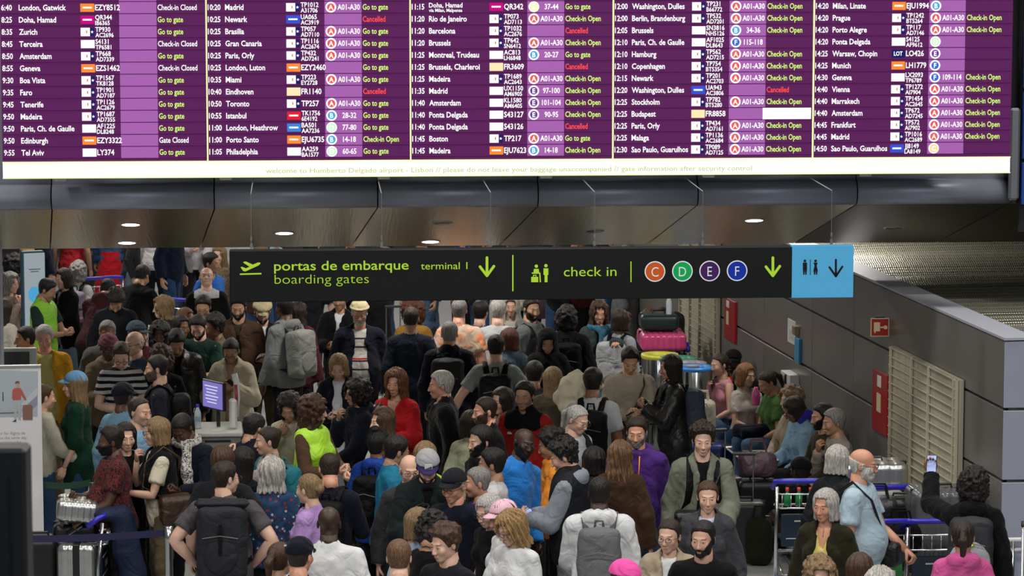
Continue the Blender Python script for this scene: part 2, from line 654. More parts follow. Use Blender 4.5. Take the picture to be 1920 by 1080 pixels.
# ------------------------------------------------------------------ skin, hair materials
def make_skin():
    m, nt, b = new_mat('skin')
    at = node(nt, 'ShaderNodeAttribute', attribute_name='hp')
    sx = node(nt, 'ShaderNodeSeparateXYZ')
    nt.links.new(at.outputs['Vector'], sx.inputs[0])
    x, y, z = sx.outputs
    ax = M_(nt, 'ABSOLUTE', x)
    base = obj_color(nt)
    nz = node(nt, 'ShaderNodeTexNoise'); nz.inputs['Scale'].default_value = 25
    tc = node(nt, 'ShaderNodeTexCoord'); nt.links.new(tc.outputs['Object'], nz.inputs['Vector'])
    col = mixc(nt, nz.outputs[0], mixc(nt, 1., base, (.85, .78, .75), 'MULTIPLY'), base)
    front = M_(nt, 'LESS_THAN', y, -.05)

    def el(cx, cz, rx, rz, xx=ax):
        a = M_(nt, 'DIVIDE', M_(nt, 'SUBTRACT', xx, cx), rx)
        c = M_(nt, 'DIVIDE', M_(nt, 'SUBTRACT', z, cz), rz)
        s = M_(nt, 'ADD', M_(nt, 'MULTIPLY', a, a), M_(nt, 'MULTIPLY', c, c))
        return M_(nt, 'MULTIPLY', M_(nt, 'LESS_THAN', s, 1.0), front)
    dark = mixc(nt, 1., base, (.45, .33, .30), 'MULTIPLY')
    lip = mixc(nt, 1., base, (.82, .58, .56), 'MULTIPLY')
    col = mixc(nt, M_(nt, 'MULTIPLY', el(.0, -.071, .021, .0075), .8), col, lip)
    col = mixc(nt, el(.0, -.0705, .015, .0012), col, dark)
    col = mixc(nt, M_(nt, 'MULTIPLY', el(.032, .0215, .0175, .0038), .8), col, mixc(nt, 1., base, (.16, .11, .09), 'MULTIPLY'))
    col = mixc(nt, el(.031, .0, .0150, .0056), col, dark)
    col = mixc(nt, el(.031, -.0005, .0122, .0040), col, (.40, .37, .35))
    col = mixc(nt, el(.031, -.0002, .0054, .0046), col, (.03, .02, .015))
    col = mixc(nt, el(.006, -.0445, .0035, .0022), col, dark)
    nt.links.new(col, b.inputs['Base Color'])
    b.inputs['Roughness'].default_value = .5
    b.inputs['Subsurface Weight'].default_value = .0
    b.inputs['Specular IOR Level'].default_value = .45
    return m


def make_hairmat():
    m, nt, b = new_mat('hair')
    tc = node(nt, 'ShaderNodeTexCoord')
    mp = node(nt, 'ShaderNodeMapping'); mp.inputs['Scale'].default_value = (1, 1, .12)
    nt.links.new(tc.outputs['Object'], mp.inputs[0])
    nz = node(nt, 'ShaderNodeTexNoise'); nz.inputs['Scale'].default_value = 130; nz.inputs['Detail'].default_value = 4
    nz.inputs['Distortion'].default_value = .6
    nt.links.new(mp.outputs[0], nz.inputs['Vector'])
    base = obj_color(nt)
    f = M_(nt, 'MULTIPLY', M_(nt, 'SUBTRACT', nz.outputs[0], .3), 2.2)
    col = mixc(nt, f, mixc(nt, 1., base, (.38, .36, .34), 'MULTIPLY'), mixc(nt, 1., base, (1.3, 1.3, 1.3), 'MULTIPLY'))
    nt.links.new(col, b.inputs['Base Color'])
    b.inputs['Roughness'].default_value = .48
    b.inputs['Specular IOR Level'].default_value = .35
    bump(nt, b, nz.outputs[0], .7, .012)
    return m


SKIN = make_skin()
HAIR = make_hairmat()
CLOTH = fabric('cloth')
LEATHER = fabric('leather', rough=.45, sheen=0)
PUFF = fabric('nylon', rough=.62, sheen=0)
FUZZ = fabric('fleece', rough=.95, sheen=.15)
DENIM = fabric('denim', rough=.9)
GLASSF = plain('glasses_frame', (.02, .02, .022), .3, noise=0)
STEEL = plain('brushed_steel', (.45, .46, .48), .32, 1.0, .05, 60)
BLACKP = plain('black_plastic', (.012, .012, .013), .45)


# ------------------------------------------------------------------ hands
def hand_geo(lod, curl, side):
    """origin wrist, fingers -Z, palm faces -Y, thumb towards -X (mirrored by side)"""
    mb = MB()
    n = 8 if lod == 0 else 6
    V, rings = [], [(0, .025, .019), (-.02, .031, .018), (-.05, .040, .017), (-.080, .041, .014), (-.094, .036, .011)]
    m = 10
    for z, rx, ry in rings:
        for k in range(m):
            a = 2 * PI * k / m
            V.append([rx * math.cos(a), ry * math.sin(a), z])
    Q = [[i * m + k, i * m + (k + 1) % m, (i + 1) * m + (k + 1) % m, (i + 1) * m + k] for i in range(len(rings) - 1) for k in range(m)]
    V += [[0, 0, 0], [0, 0, -.096]]
    mb.add(V, Q, [[len(V) - 2, (k + 1) % m, k] for k in range(m)] + [[len(V) - 1, 4 * m + k, 4 * m + (k + 1) % m] for k in range(m)])
    for x, L, zz in ((-.029, .070, -.078), (-.010, .080, -.083), (.010, .074, -.081), (.029, .058, -.074)):
        p = [Vector((x, 0, zz))]
        a = curl * .35
        for s, fr in enumerate((.2, .4, .3, .22)):
            a += curl * (.2, .75, .65, .3)[s]
            p.append(p[-1] + Vector((0, -math.sin(a), -math.cos(a))) * (L * fr))
        mb.tube([tuple(q) for q in p], [.0098, .0095, .0088, .008, .006], n)
    th = [(-.018, -.004, -.012), (-.040, -.014, -.040), (-.046, -.030 - .01 * curl, -.064), (-.040, -.042 - .012 * curl, -.082)]
    mb.tube(th, [.014, .0135, .0105, .008], n)
    V = np.concatenate(mb.v)
    V[:, 0] *= -1 if side > 0 else 1
    q = np.concatenate(mb.q); t = np.concatenate(mb.t)
    if side > 0: q = q[:, ::-1]; t = t[:, ::-1]
    return V, q, t


_hg = {}


def hand(lod, curl, side):
    k = (lod, curl, side)
    if k not in _hg: _hg[k] = hand_geo(*k)
    return _hg[k]


def frame_from(d, nrm):
    """rotation sending -Z to d and -Y as near as possible to nrm"""
    z = -Vector(d).normalized()
    y = -(Vector(nrm) - Vector(nrm).dot(z) * z)
    if y.length < 1e-3: y = Vector((1, 0, 0)).cross(z)
    y.normalize()
    x = y.cross(z)
    return Matrix((x, y, z)).transposed()


def ik(a, t, l1, l2, pole):
    d = t - a
    L = min(d.length, (l1 + l2) * .995)
    d = d.normalized()
    w = a + d * L
    c = (l1 * l1 - l2 * l2 + L * L) / (2 * L)
    h = math.sqrt(max(l1 * l1 - c * c, 0))
    p = pole - pole.dot(d) * d
    p.normalize()
    return a + d * c + p * h, w


# wrist target (for the side with x>0), pole, palm normal, finger curl
ARM = {
    'down': ((.245, -.03, .885), (.35, 1, 0), (-1, -.3, 0), .45),
    'relax': ((.23, -.13, .90), (.4, 1, -.2), (-1, -.2, 0), .6),
    'phone': ((.055, -.30, 1.17), (.75, .2, -1), (-.5, .4, .9), 1.0),
    'phonehi': ((.05, -.27, 1.28), (.75, .2, -1), (-.5, .6, .6), 1.0),
    'hip': ((.205, .0, 1.00), (1, .55, -.1), (-1, 0, .2), .9),
    'pocket': ((.215, -.09, .90), (.8, 1, 0), (-1, 0, 0), .8),
    'front': ((.15, -.32, 1.02), (.6, .6, -1), (-.3, 0, -1), 1.1),
    'cross': ((-.09, -.20, 1.17), (.9, -.1, -1), (0, 1, .2), .7),
    'chin': ((.05, -.17, 1.40), (.6, -.1, -1), (0, 1, .2), 1.1),
    'ear': ((.13, -.06, 1.54), (1, -.2, -.8), (-1, 0, 0), 1.0),
    'point': ((.12, -.50, 1.40), (.7, .2, -1), (0, 0, -1), .3),
    'raiseout': ((.33, -.36, 1.66), (.7, 0, -1), (0, 1, 0), 1.0),
    'raise': ((.16, -.34, 1.56), (.7, 0, -1), (0, 1, 0), 1.0),
    'reach': ((.16, -.46, 1.12), (.6, .3, -1), (-.5, 0, -1), .6),
    'strap': ((.11, -.15, 1.33), (1, .1, -1), (0, 1, 0), 1.2),
    'side': ((.42, -.08, .97), (.3, 1, 0), (-.5, 0, -1), 1.2),
    'back': ((.10, .18, 1.0), (1, .5, -.2), (0, -1, 0), .8),
    'knee': ((.13, -.34, .60 + .43), (.7, .3, -.4), (0, 0, -1), .5),
    'lap': ((.05, -.26, .62 + .43), (.8, .3, -.4), (0, .3, 1), .8),
}


class Rec: pass


SK = dict(pale=(.70, .45, .34), white=(.58, .36, .26), ruddy=(.60, .31, .21), tan=(.42, .24, .15), olive=(.38, .22, .14),
          brown=(.20, .095, .052), dark=(.085, .040, .024), black=(.045, .023, .015))
HC = dict(black=(.012, .010, .009), dark=(.028, .018, .012), brown=(.075, .038, .020), lbrown=(.17, .09, .045), red=(.20, .06, .025), auburn=(.10, .03, .015),
          blond=(.42, .27, .12), dblond=(.26, .17, .085), grey=(.26, .25, .24), lgrey=(.50, .49, .47), white=(.70, .69, .66))

COL = dict(black=(.010, .010, .012), ink=(.018, .020, .026), navy=(.012, .018, .045), dnavy=(.010, .013, .028), charcoal=(.045, .045, .052), grey=(.16, .165, .175),
           lgrey=(.36, .37, .38), white=(.68, .70, .72), cream=(.60, .55, .43), beige=(.38, .31, .22), tan=(.22, .16, .09), khaki=(.16, .12, .07), olive=(.040, .038, .018),
           sage=(.17, .19, .14), dgreen=(.010, .035, .025), green=(.05, .13, .03), forest=(.008, .055, .035), teal=(.02, .16, .20), blue=(.02, .20, .62), royal=(.015, .06, .35),
           sky=(.40, .58, .74), dblue=(.03, .07, .16), jeans=(.07, .13, .22), ljeans=(.22, .31, .40), red=(.50, .012, .010), maroon=(.085, .015, .020), orange=(.80, .28, .035),
           yellow=(.62, .36, .02), lemon=(.72, .62, .18), lime=(.42, .80, .02), pink=(.75, .36, .50), hotpink=(.72, .10, .35), mauve=(.14, .08, .11), lilac=(.42, .26, .56), purple=(.085, .035, .24), brown=(.06, .030, .016), rust=(.30, .05, .03))


def col(c):
    c = COL[c] if isinstance(c, str) else c
    L = .3 * c[0] + .6 * c[1] + .1 * c[2]
    f = L / (L + .010)          # dark swatches crushed further: a contrasty tone curve put into the colour
    return tuple(x * f for x in c)


def brim_mesh():
    if 'brim' not in _shoe:
        V = []; nu, nv = 15, 5
        for side in (0, 1):
            for j in range(nv):
                for i in range(nu):
                    a = R(-74 + 148 * i / (nu - 1)); v = j / (nv - 1)
                    ext = v * .075 * max(math.cos(a * 1.08), 0) ** .8
                    V.append((.092 * math.sin(a) * (1 - .04 * v), -.098 * math.cos(a) + .018 - ext, .062 - .016 * v - .020 * math.sin(a) ** 2 - side * .0045))
        f = lambda q, j, i: q * nu * nv + j * nu + i
        Q = [[f(0, j, i), f(0, j + 1, i), f(0, j + 1, i + 1), f(0, j, i + 1)] for j in range(nv - 1) for i in range(nu - 1)]
        Q += [[f(1, j, i), f(1, j, i + 1), f(1, j + 1, i + 1), f(1, j + 1, i)] for j in range(nv - 1) for i in range(nu - 1)]
        Q += [[f(0, nv - 1, i), f(1, nv - 1, i), f(1, nv - 1, i + 1), f(0, nv - 1, i + 1)] for i in range(nu - 1)]
        _shoe['brim'] = MB().add(V, Q).mesh('brim', True)
    return _shoe['brim']


PEOPLE = []
ADJ = {}
ADJ = {(577,888):1.682,(617,850):1.778,(787,953):1.642,(815,965):1.678,(1538,1047):1.676,(1612,1037):1.645,(1163,827):1.713,(1116,838):1.609,(802,850):1.835,(769,853):1.725,(712,806):1.713,(798,828):1.647,(292,783):1.761,(333,783):1.799,(204,630):1.738,(250,621):1.807,(302,650):1.692,(369,594):1.793,(300,606):1.706,(258,603):1.757,(349,578):1.615,(380,556):1.795,(398,592):1.725,(304,556):1.709,(1085,438):1.756,(1242,436):1.751,(1048,456):1.664,(1180,458):1.67,(492,566):1.783,(446,556):1.857,(901,564):1.751,(998,558):1.865,(1124,566):1.781,(1163,580):1.719,(983,716):1.824,(940,727):1.717}
_shoe = {}


def shoe_mesh():
    if 's' not in _shoe:
        def f(P):
            d = ell(P, (0, -.07, .035), (.046, .115, .045))
            d = smin(d, ell(P, (0, .03, .045), (.040, .055, .055)), .03)
            return np.maximum(d, .002 - P[..., 2])
        V, Q = nets(f, (-.07, -.21, -.02), (.07, .11, .12), .016)
        _shoe['s'] = np_mesh('shoe', V, Q)
    return _shoe['s']


def glasses_mesh(sun=False):
    k = 'sun' if sun else 'clear'
    if k not in _shoe:
        mb = MB()
        for s in (-1, 1):
            pts = [(s * .032 + .024 * math.cos(a), -.112 + .10 * abs(.024 * math.cos(a) * s + .032) ** 1.0 * .6, .0 + .017 * math.sin(a)) for a in np.linspace(0, 2 * PI, 15)]
            mb.tube(pts, .0022, 5)
            if sun: mb.add([(s * .032, -.109, 0)] + pts[:-1], [], [[0, i + 1, (i + 1) % 14 + 1] for i in range(14)])
            mb.tube([(s * .056, -.106, .004), (s * .080, -.06, .006), (s * .086, .01, .004)], .0020, 5)
        mb.tube([(-.009, -.112, .004), (0, -.114, .006), (.009, -.112, .004)], .0018, 5)
        _shoe[k] = mb.mesh('glasses')
    return _shoe[k]


def person(px, py, label, yaw=0, hy=0, hp=5, h=None, g='m', skin='white', hair=('short', 'dark'), top=('long', 'black'), inner=None, legs='ink',
           arms='down', w=1.0, belly=0.0, lean=4, pose='stand', twist=0, hat=None, beard=None, glasses=None, extra=None, z0=0.0, lod=None, group=None, skirt=None,
           open_=0.0, tilt=0, cat='person', Y=None, brim=None):
    """px, py: pixel of the crown of the head; everything else in metres and degrees"""
    if h is None: h = 1.76 if g == 'm' else 1.66
    h = ADJ.get((px, py), h)
    k = h / 1.75
    if lod is None: lod = 0 if py > 780 else (1 if py > 600 else 2)
    cell = (.0165, .020, .026)[lod]
    rnd = random.Random(int(px * 7 + py * 13))
    # upper body frame
    piv = Vector((0, 0, .93))
    T = Matrix.Translation(piv) @ Matrix.Rotation(R(lean), 4, 'X') @ Matrix.Rotation(R(twist), 4, 'Z') @ Matrix.Rotation(R(tilt), 4, 'Y') @ Matrix.Translation(-piv)
    drop = 0
    if pose == 'sit': drop = .43
    if pose == 'floor': drop = .80
    T = Matrix.Translation((0, 0, -drop)) @ T
    Tn = np.array(T); Ti = np.array(T.inverted(), dtype=np.float32)
    fem = g == 'f'
    w = 1 + (w - 1) * .6
    sw = (.130 if fem else .149) * w
    # head frame
    npv = Vector((0, .015, 1.535))
    H = T @ Matrix.Translation(npv) @ Matrix.Rotation(R(hy), 4, 'Z') @ Matrix.Rotation(R(hp - lean * .8), 4, 'X') @ Matrix.Translation(Vector((0, -.012, .088)))
    hw = (.935 if fem else .975) / k
    hz = (.93 if fem else .97) / k
    crown = H @ Vector((0, .01, .126 * hz))
    kz = crown.z * k + z0
    ry = ray(px, py)
    if Y is None: hit = at_z(px, py, kz)
    else: hit = at_depth(px, py, Y)
    Rz = Matrix.Rotation(R(yaw), 4, 'Z')
    off = Rz @ Vector((crown.x * k, crown.y * k, 0))
    loc = Vector((hit.x - off.x, hit.y - off.y, z0 if Y is None else hit.z - crown.z * k))
    # legs
    if pose == 'sit':
        hips = [Vector((s * .09, 0, .52)) for s in (-1, 1)]
        kn = [Vector((s * .12, -.43, .54)) for s in (-1, 1)]
        an = [Vector((s * .12, -.42 + rnd.uniform(-.08, .1), .09)) for s in (-1, 1)]
    elif pose == 'floor':
        hips = [Vector((s * .09, 0, .14)) for s in (-1, 1)]
        kn = [Vector((s * .16, -.33, .40)) for s in (-1, 1)]
        an = [Vector((s * .13, -.52, .09)) for s in (-1, 1)]
    else:
        st = rnd.uniform(.02, .10) if pose == 'stand' else .26
        hips = [Vector((s * .085, 0, .93)) for s in (-1, 1)]
        an = [Vector((s * rnd.uniform(.10, .15), s * st * .5 + .02, .085)) for s in (-1, 1)]
        kn = [(hips[i] + an[i]) / 2 + Vector((0, -.035, .01)) for i in (0, 1)]
    # arms
    if isinstance(arms, str): arms = (arms, arms)
    AJ = []
    for s, kind in ((-1, arms[0]), (1, arms[1])):
        tg, pl, pn, curl = ARM[kind]
        sh = T @ Vector((s * sw, .01, 1.400))
        t = T @ Vector((s * tg[0], tg[1], tg[2]))
        T3 = T.to_3x3()
        el_, wr = ik(sh, t, .285, .255, T3 @ Vector((s * pl[0], pl[1], pl[2])))
        AJ.append((sh, el_, wr, T3 @ Vector((s * pn[0], pn[1], pn[2])), curl))
    root = empty('person', loc, R(yaw), label, cat, group)
    root.scale = (k, k, k)
    # ---------------- body mesh
    mb = MB()
    TT = lambda p: tuple(T @ Vector(p))
    tz = [(.86, .14, .10), (.95, .155, .11), (1.08, .130, .095), (1.22, .140, .098), (1.34, .150, .098), (1.41, .135, .075), (1.445, .105, .058), (1.465, .065, .05)]
    m = 14; V = []
    for z, rx, ryy in tz:
        for q in range(m):
            a = 2 * PI * q / m
            V.append(TT((rx * (w if z < 1.44 else 1) * (sw / (.168 * w)) * math.cos(a), ryy * math.sin(a) + (.0 if z < 1.3 else .012), z)))
    Q = [[i * m + q, i * m + (q + 1) % m, (i + 1) * m + (q + 1) % m, (i + 1) * m + q] for i in range(len(tz) - 1) for q in range(m)]
    V += [TT((0, 0, .85)), TT((0, .02, 1.47))]
    mb.add(V, Q, [[len(V) - 2, (q + 1) % m, q] for q in range(m)] + [[len(V) - 1, (len(tz) - 1) * m + q, (len(tz) - 1) * m + (q + 1) % m] for q in range(m)])
    if fem:
        for s in (-1, 1):
            mb.tube([TT((s * .065, -.04, 1.29)), TT((s * .068, -.085, 1.275)), TT((s * .068, -.112, 1.27))], [.066, .056, .026], 10)
    nb = H @ Vector((0, .026, -.068))
    mb.tube([TT((0, .02, 1.40)), TT((0, .022, 1.465)), tuple(nb)], [.085, .058 if fem else .064, .050 if fem else .057], 12)
    an_s = .85 if fem else 1.0
    for (sh, e, wr, pn, curl), s in zip(AJ, (-1, 1)):
        u = (e - sh); f = (wr - e)
        c0 = T @ Vector((s * sw * .55, .012, 1.41))
        pts = [c0, sh, sh + u * .4, sh + u * .85, e, e + f * .18, e + f * .45, wr]
        mb.tube([tuple(p) for p in pts], [x * an_s * (1 + (w - 1) * .6) for x in (.055, .058, .049, .041, .039, .041, .037, .025)], 10)
        fr = frame_from(f, pn)
        hv, hq, ht = hand(lod, curl, s)
        hv = hv * an_s ** .5 @ np.array(fr).T + np.array(wr)
        mb.add(hv, hq, ht)
    for i in (0, 1):
        u = kn[i] - hips[i]; f = an[i] - kn[i]
        mb.tube([tuple(p) for p in (hips[i], hips[i] + u * .4, kn[i], kn[i] + f * .3, an[i], an[i] + Vector((0, -.02, -.05)))], [.085, .075, .052, .052, .036, .036], 9)
    nv = mb.n
    hv, hq = head_data(lod)
    hw = (.935 if fem else .975) / k
    hz = (.93 if fem else .97) / k
    Hn = np.array(H)
    hv2 = (hv * np.array([hw, hw, hz])) @ Hn[:3, :3].T + Hn[:3, 3]
    mb.add(hv2, hq)
    hp_ = np.zeros((mb.n, 3), np.float32); hp_[:, 2] = -10
    hp_[nv:] = hv
    V = np.concatenate(mb.v)
    me = np_mesh('body', V, [np.concatenate(mb.q), np.concatenate(mb.t)], True, {'hp': hp_})
    link('body', me, SKIN, root, color=SK[skin] if isinstance(skin, str) else skin)
    # ---------------- upper garments
    A0 = AJ

    def torso(P, infl, sleeve, hem, neck, opn, hood, loose, hemr=1.0):
        n3 = P.reshape(-1, 3)
        U = (n3 @ Ti[:3, :3].T + Ti[:3, 3]).reshape(P.shape)
        ss = sw / .168
        d = ell(U, (0, .002, 1.29), (.156 * ss, .110 + .03 * belly, .21))
        d = smin(d, ell(U, (0, -.012 - .05 * belly, 1.07), (.142 * w + .02 * belly + loose * .3, .106 + .07 * belly + loose * .3, .22)), .06)
        d = smin(d, ell(U, (0, .005, .92), ((.165 if fem else .158) * w + loose * .5, .118 + .03 * belly + loose * .4, .17)), .06)
        d = smin(d, cone(U, (-.12 * ss, .012, 1.402), (.12 * ss, .012, 1.402), .056, .056), .05)
        d = smin(d, cone(U, (0, .02, 1.40), (0, .022, 1.475), .088, .058), .03)
        if fem:
            B = U.copy(); B[..., 0] = np.abs(B[..., 0])
            d = smin(d, ell(B, (.068, -.085, 1.275), (.058, .048, .058)), .04)
        if hem < .8:
            d = smin(d, cone(U, (0, 0, .93), (0, 0, hem), .150 * w, .165 * hemr), .06)
        d = d - infl
        cut = hem - U[..., 2]
        d = np.maximum(d, cut)
        if sleeve:
            for (sh, e, wr, pn, curl) in A0:
                fat = 1 + (w - 1) * .6
                r0, r1, r2 = (.053 * fat + infl, .045 * fat + infl + loose * .4, .034 + infl + loose * .4)
                if sleeve == 'short':
                    u = e - sh
                    a = cone(P, sh, sh + u * .62, r0, r1 + .012)
                    a = np.maximum(a, ((P - np.array(sh + u * .66, np.float32)) @ np.array(u.normalized(), np.float32)))
                else:
                    fr_ = .93 if sleeve == 'long' else .25
                    a = cone(P, sh, e, r0, r1)
                    wv = e + (wr - e) * fr_
                    b = cone(P, e, wv, r1, r2)
                    b = np.maximum(b, ((P - np.array(wv, np.float32)) @ np.array((wr - e).normalized(), np.float32)) - .01)
                    a = smin(a, b, .012)
                d = smin(d, a, .028)
        # neckline
        y, z = U[..., 1], U[..., 2]; x = np.abs(U[..., 0])
        if neck in ('crew', 'polo', 'v', 'wide', 'high', 'hood'):
            nr = .062 if neck != 'wide' else .095
            d = np.maximum(d, -(ell(U, (0, -.005, 1.50), (nr + .008, nr + .012, .045 if neck != 'wide' else .075))))
        if neck == 'v':
            vv = np.maximum(np.maximum(x - .062 * np.clip((z - 1.30) / .16, 0, 1), y + .02), 1.30 - z)
            d = np.maximum(d, -vv)
        if neck in ('polo', 'high'):
            c = torus(U, (0, .008, 1.474), .070, .014 if neck == 'polo' else .026)
            c = np.maximum(c, -(np.maximum(x - .018, y)))
            d = smin(d, c, .008)
        if opn > 0:
            ww = opn * (.35 + .65 * np.clip((1.50 - z) / .5, 0, 1)) + .035 * np.clip((z - 1.38) / .1, 0, 1)
            d = np.maximum(d, -np.maximum(x - ww, y + .01))
            lap = np.maximum(np.abs(x - ww - .022) - .024, np.abs(z - 1.40) - .075)
            d = np.where((lap < 0) & (y < 0), d - .010, d)
        if hood:
            hd = ell(U, (0, .095, 1.455), (.115, .060, .075))
            hd = smin(hd, torus(U, (0, .025, 1.475), .088, .028, 1.1), .03)
            hd = np.maximum(hd, -ell(U, (0, .055, 1.535), (.075, .055, .06)))
            d = smin(d, hd, .02)
        # folds
        fo = np.sin(P[..., 2] * 42 + P[..., 0] * 25 + 3 * np.sin(P[..., 1] * 19 + px)) * np.sin(P[..., 0] * 31 + P[..., 2] * 13 + py)
        d = d + .0035 * fo * (1 + loose * 20)
        return d

    def garment(name, spec, inner_g=False):
        kind, c = spec[0], spec[1]
        mt = spec[2] if len(spec) > 2 and spec[2] is not None else CLOTH
        o = dict(spec[3]) if len(spec) > 3 else {}
        hem = {'tee': .86, 'shirt': .84, 'long': .86, 'sweater': .86, 'hoodie': .85, 'jacket': .82, 'coat': .52, 'puffer': .82, 'vest': .84, 'tank': .88, 'polo': .86, 'dress': .50, 'crop': .93}[kind]
        infl = {'tee': .008, 'shirt': .010, 'long': .009, 'sweater': .014, 'hoodie': .018, 'jacket': .024, 'coat': .028, 'puffer': .040, 'vest': .016, 'tank': .004, 'polo': .009, 'dress': .008, 'crop': .006}[kind]
        sl = {'tee': 'short', 'polo': 'short', 'tank': None, 'vest': None, 'dress': 'short', 'crop': 'short'}.get(kind, 'long')
        nk = {'polo': 'polo', 'shirt': 'polo', 'jacket': 'high', 'coat': 'high', 'puffer': 'high', 'tank': 'wide', 'vest': 'v', 'hoodie': 'hood'}.get(kind, 'crew')
        sl = o.get('sleeve', sl); nk = o.get('neck', nk); infl = o.get('infl', infl); hem = o.get('hem', hem)
        loose = o.get('loose', {'hoodie': .02, 'jacket': .025, 'coat': .03, 'sweater': .02}.get(kind, .008))
        opn = 0 if inner_g else open_
        hood = kind == 'hoodie' or o.get('hood', False)
        fn = lambda P: torso(P, infl, sl, hem, nk, opn, hood, loose)
        pts = [T @ Vector((s * .30 * w, y, z)) for s in (-1, 1) for y in (-.24, .24) for z in (hem - .03, 1.56)]
        if sl: pts += [j + Vector((a, b, c2)) for AJ_ in AJ for j in AJ_[:3] for a in (-.1, .1) for b in (-.1, .1) for c2 in (-.1, .1)]
        lo = [min(p[i] for p in pts) for i in range(3)]
        hi = [max(p[i] for p in pts) for i in range(3)]
        V, Q = nets(fn, lo, hi, cell if not inner_g else cell * 1.25)
        return link(name, np_mesh(name, V, Q), mt, root, color=col(c))

    if inner is not None:
        garment('shirt', inner, True)
    nm = {'tee': 't_shirt', 'shirt': 'shirt', 'long': 'long_sleeved_top', 'sweater': 'sweater', 'hoodie': 'hooded_top', 'jacket': 'jacket', 'coat': 'coat', 'puffer': 'padded_jacket',
          'vest': 'waistcoat', 'tank': 'vest_top', 'polo': 'polo_shirt', 'dress': 'dress', 'crop': 'top'}[top[0]]
    if len(top) > 3 and top[3].get('name'): nm = top[3]['name']
    garment(nm, top)
    if extra: garment(extra[3].get('name', 'safety_vest'), extra)
    # ---------------- trousers / skirt, shoes
    if skirt:
        mb2 = MB(); prof = []
        nn = 44; V = []
        zs = np.linspace(1.06, .40, 9)
        for z in zs:
            t_ = (1.06 - z) / .66
            for q in range(nn):
                a = 2 * PI * q / nn
                rr = .145 + .13 * t_ + .020 * t_ * math.sin(a * 11)
                V.append((rr * math.cos(a), rr * .85 * math.sin(a), z))
        mb2.add(V, [[i * nn + q, i * nn + (q + 1) % nn, (i + 1) * nn + (q + 1) % nn, (i + 1) * nn + q] for i in range(8) for q in range(nn)])
        mb2.build('skirt', CLOTH, root, True, color=col(skirt))
    lc = legs if isinstance(legs, tuple) and isinstance(legs[0], (str, tuple)) else (legs, CLOTH)

    def trous(P):
        d = ell(P, (0, .01 if pose == 'stand' else .02, hips[0].z + .02), (.142 * w, .104 + .03 * belly, .12))
        for i in (0, 1):
            d = smin(d, cone(P, hips[i], kn[i], .092 * w, .066), .03)
            d = smin(d, cone(P, kn[i], an[i], .064, .056), .02)
        d = np.maximum(d, .075 - P[..., 2])
        return d - .006 + .003 * np.sin(P[..., 2] * 60 + 2 * np.sin(P[..., 0] * 30))
    lo = [-.26, min(-.2, kn[0].y - .1, an[0].y - .1, an[1].y - .1), .04]
    hi = [.26, .22, hips[0].z + .18]
    V, Q = nets(trous, lo, hi, max(cell * 1.25, .022))
    link('trousers', np_mesh('trousers', V, Q), lc[1], root, color=col(lc[0]))
    sc = random.Random(int(px)).choice([(.02, .02, .02), (.6, .6, .6), (.03, .02, .015), (.5, .5, .5)])
    for i in (0, 1):
        link('shoe', shoe_mesh(), CLOTH, root, loc=(an[i].x, an[i].y + .02, 0), rot=(0, 0, R((-1, 1)[i] * 8)), color=sc)
    # ---------------- hair, hat, beard, glasses
    hs = Matrix.Diagonal((hw, hw, hz, 1))
    if hair and hair[0]:
        link('hair', hair_mesh(hair[0], lod), HAIR, root, color=HC[hair[1]] if isinstance(hair[1], str) else hair[1], matrix=H @ hs)
    if beard:
        link('beard', hair_mesh('bigbeard' if len(beard) > 2 else 'beard', lod), HAIR, root, color=HC[beard[1]] if isinstance(beard[1], str) else beard[1], matrix=H @ hs)
    if hat:
        ho = link({'cap': 'cap', 'beanie': 'beanie', 'turban': 'head_wrap', 'newsboy': 'flat_cap', 'strawhat': 'straw_hat', 'hoodup': 'hood'}[hat[0]],
             hair_mesh(hat[0], lod), hat[2] if len(hat) > 2 else CLOTH, root, color=col(hat[1]), matrix=H @ hs)
        if hat[0] == 'cap': link('brim', brim_mesh(), CLOTH, ho, color=col(brim or hat[1]))
    if glasses:
        G = H @ hs
        if glasses == 'onhead': G = H @ hs @ Matrix.Translation((0, .045, .085)) @ Matrix.Rotation(R(-38), 4, 'X')
        link('glasses', glasses_mesh(glasses == 'onhead'), GLASSF, root, matrix=G)
    r = Rec()
    r.root = root; r.T = T; r.H = H; r.k = k; r.arms = AJ; r.sw = sw; r.w = w; r.yaw = yaw; r.label = label; r.belly = belly
    r.key = (px, py, h, pose, crown.z, tuple(loc), yaw, w)
    r.M = Matrix.Translation(loc) @ Rz @ Matrix.Diagonal((k, k, k, 1))
    PEOPLE.append(r)
    return r


# ------------------------------------------------------------------ things people wear or hold (each a thing of its own)
SCREEN = plain('phone_screen', (.25, .3, .5), .2, emit=.6, noise=.2, scale=60)


def thing_at(name, Mx, label, cat, group=None):
    o = empty(name, (0, 0, 0), 0, label, cat, group)
    o.matrix_world = Mx
    return o


def phone(r, side, label, lit=True):
    sh, e, wr, pn, curl = r.arms[0 if side < 0 else 1]
    d = (wr - e).normalized()
    fr = frame_from(d, pn)
    Mx = r.M @ Matrix.Translation(wr + d * .085 + Vector(pn).normalized() * .030) @ fr.to_4x4()
    o = thing_at('mobile_phone', Mx, label, 'phone', 'phones in hands')
    MB().box((0, 0, 0), (.074, .010, .150), bev=.004).build('case', BLACKP, o)
    MB().box((0, -.0055, 0), (.066, .002, .138)).build('screen', SCREEN if lit else plain('dark_screen', (.02, .02, .025), .1), o)
    return o


ZIPM = plain('zip_grey', (.10, .10, .11), .4, noise=0)


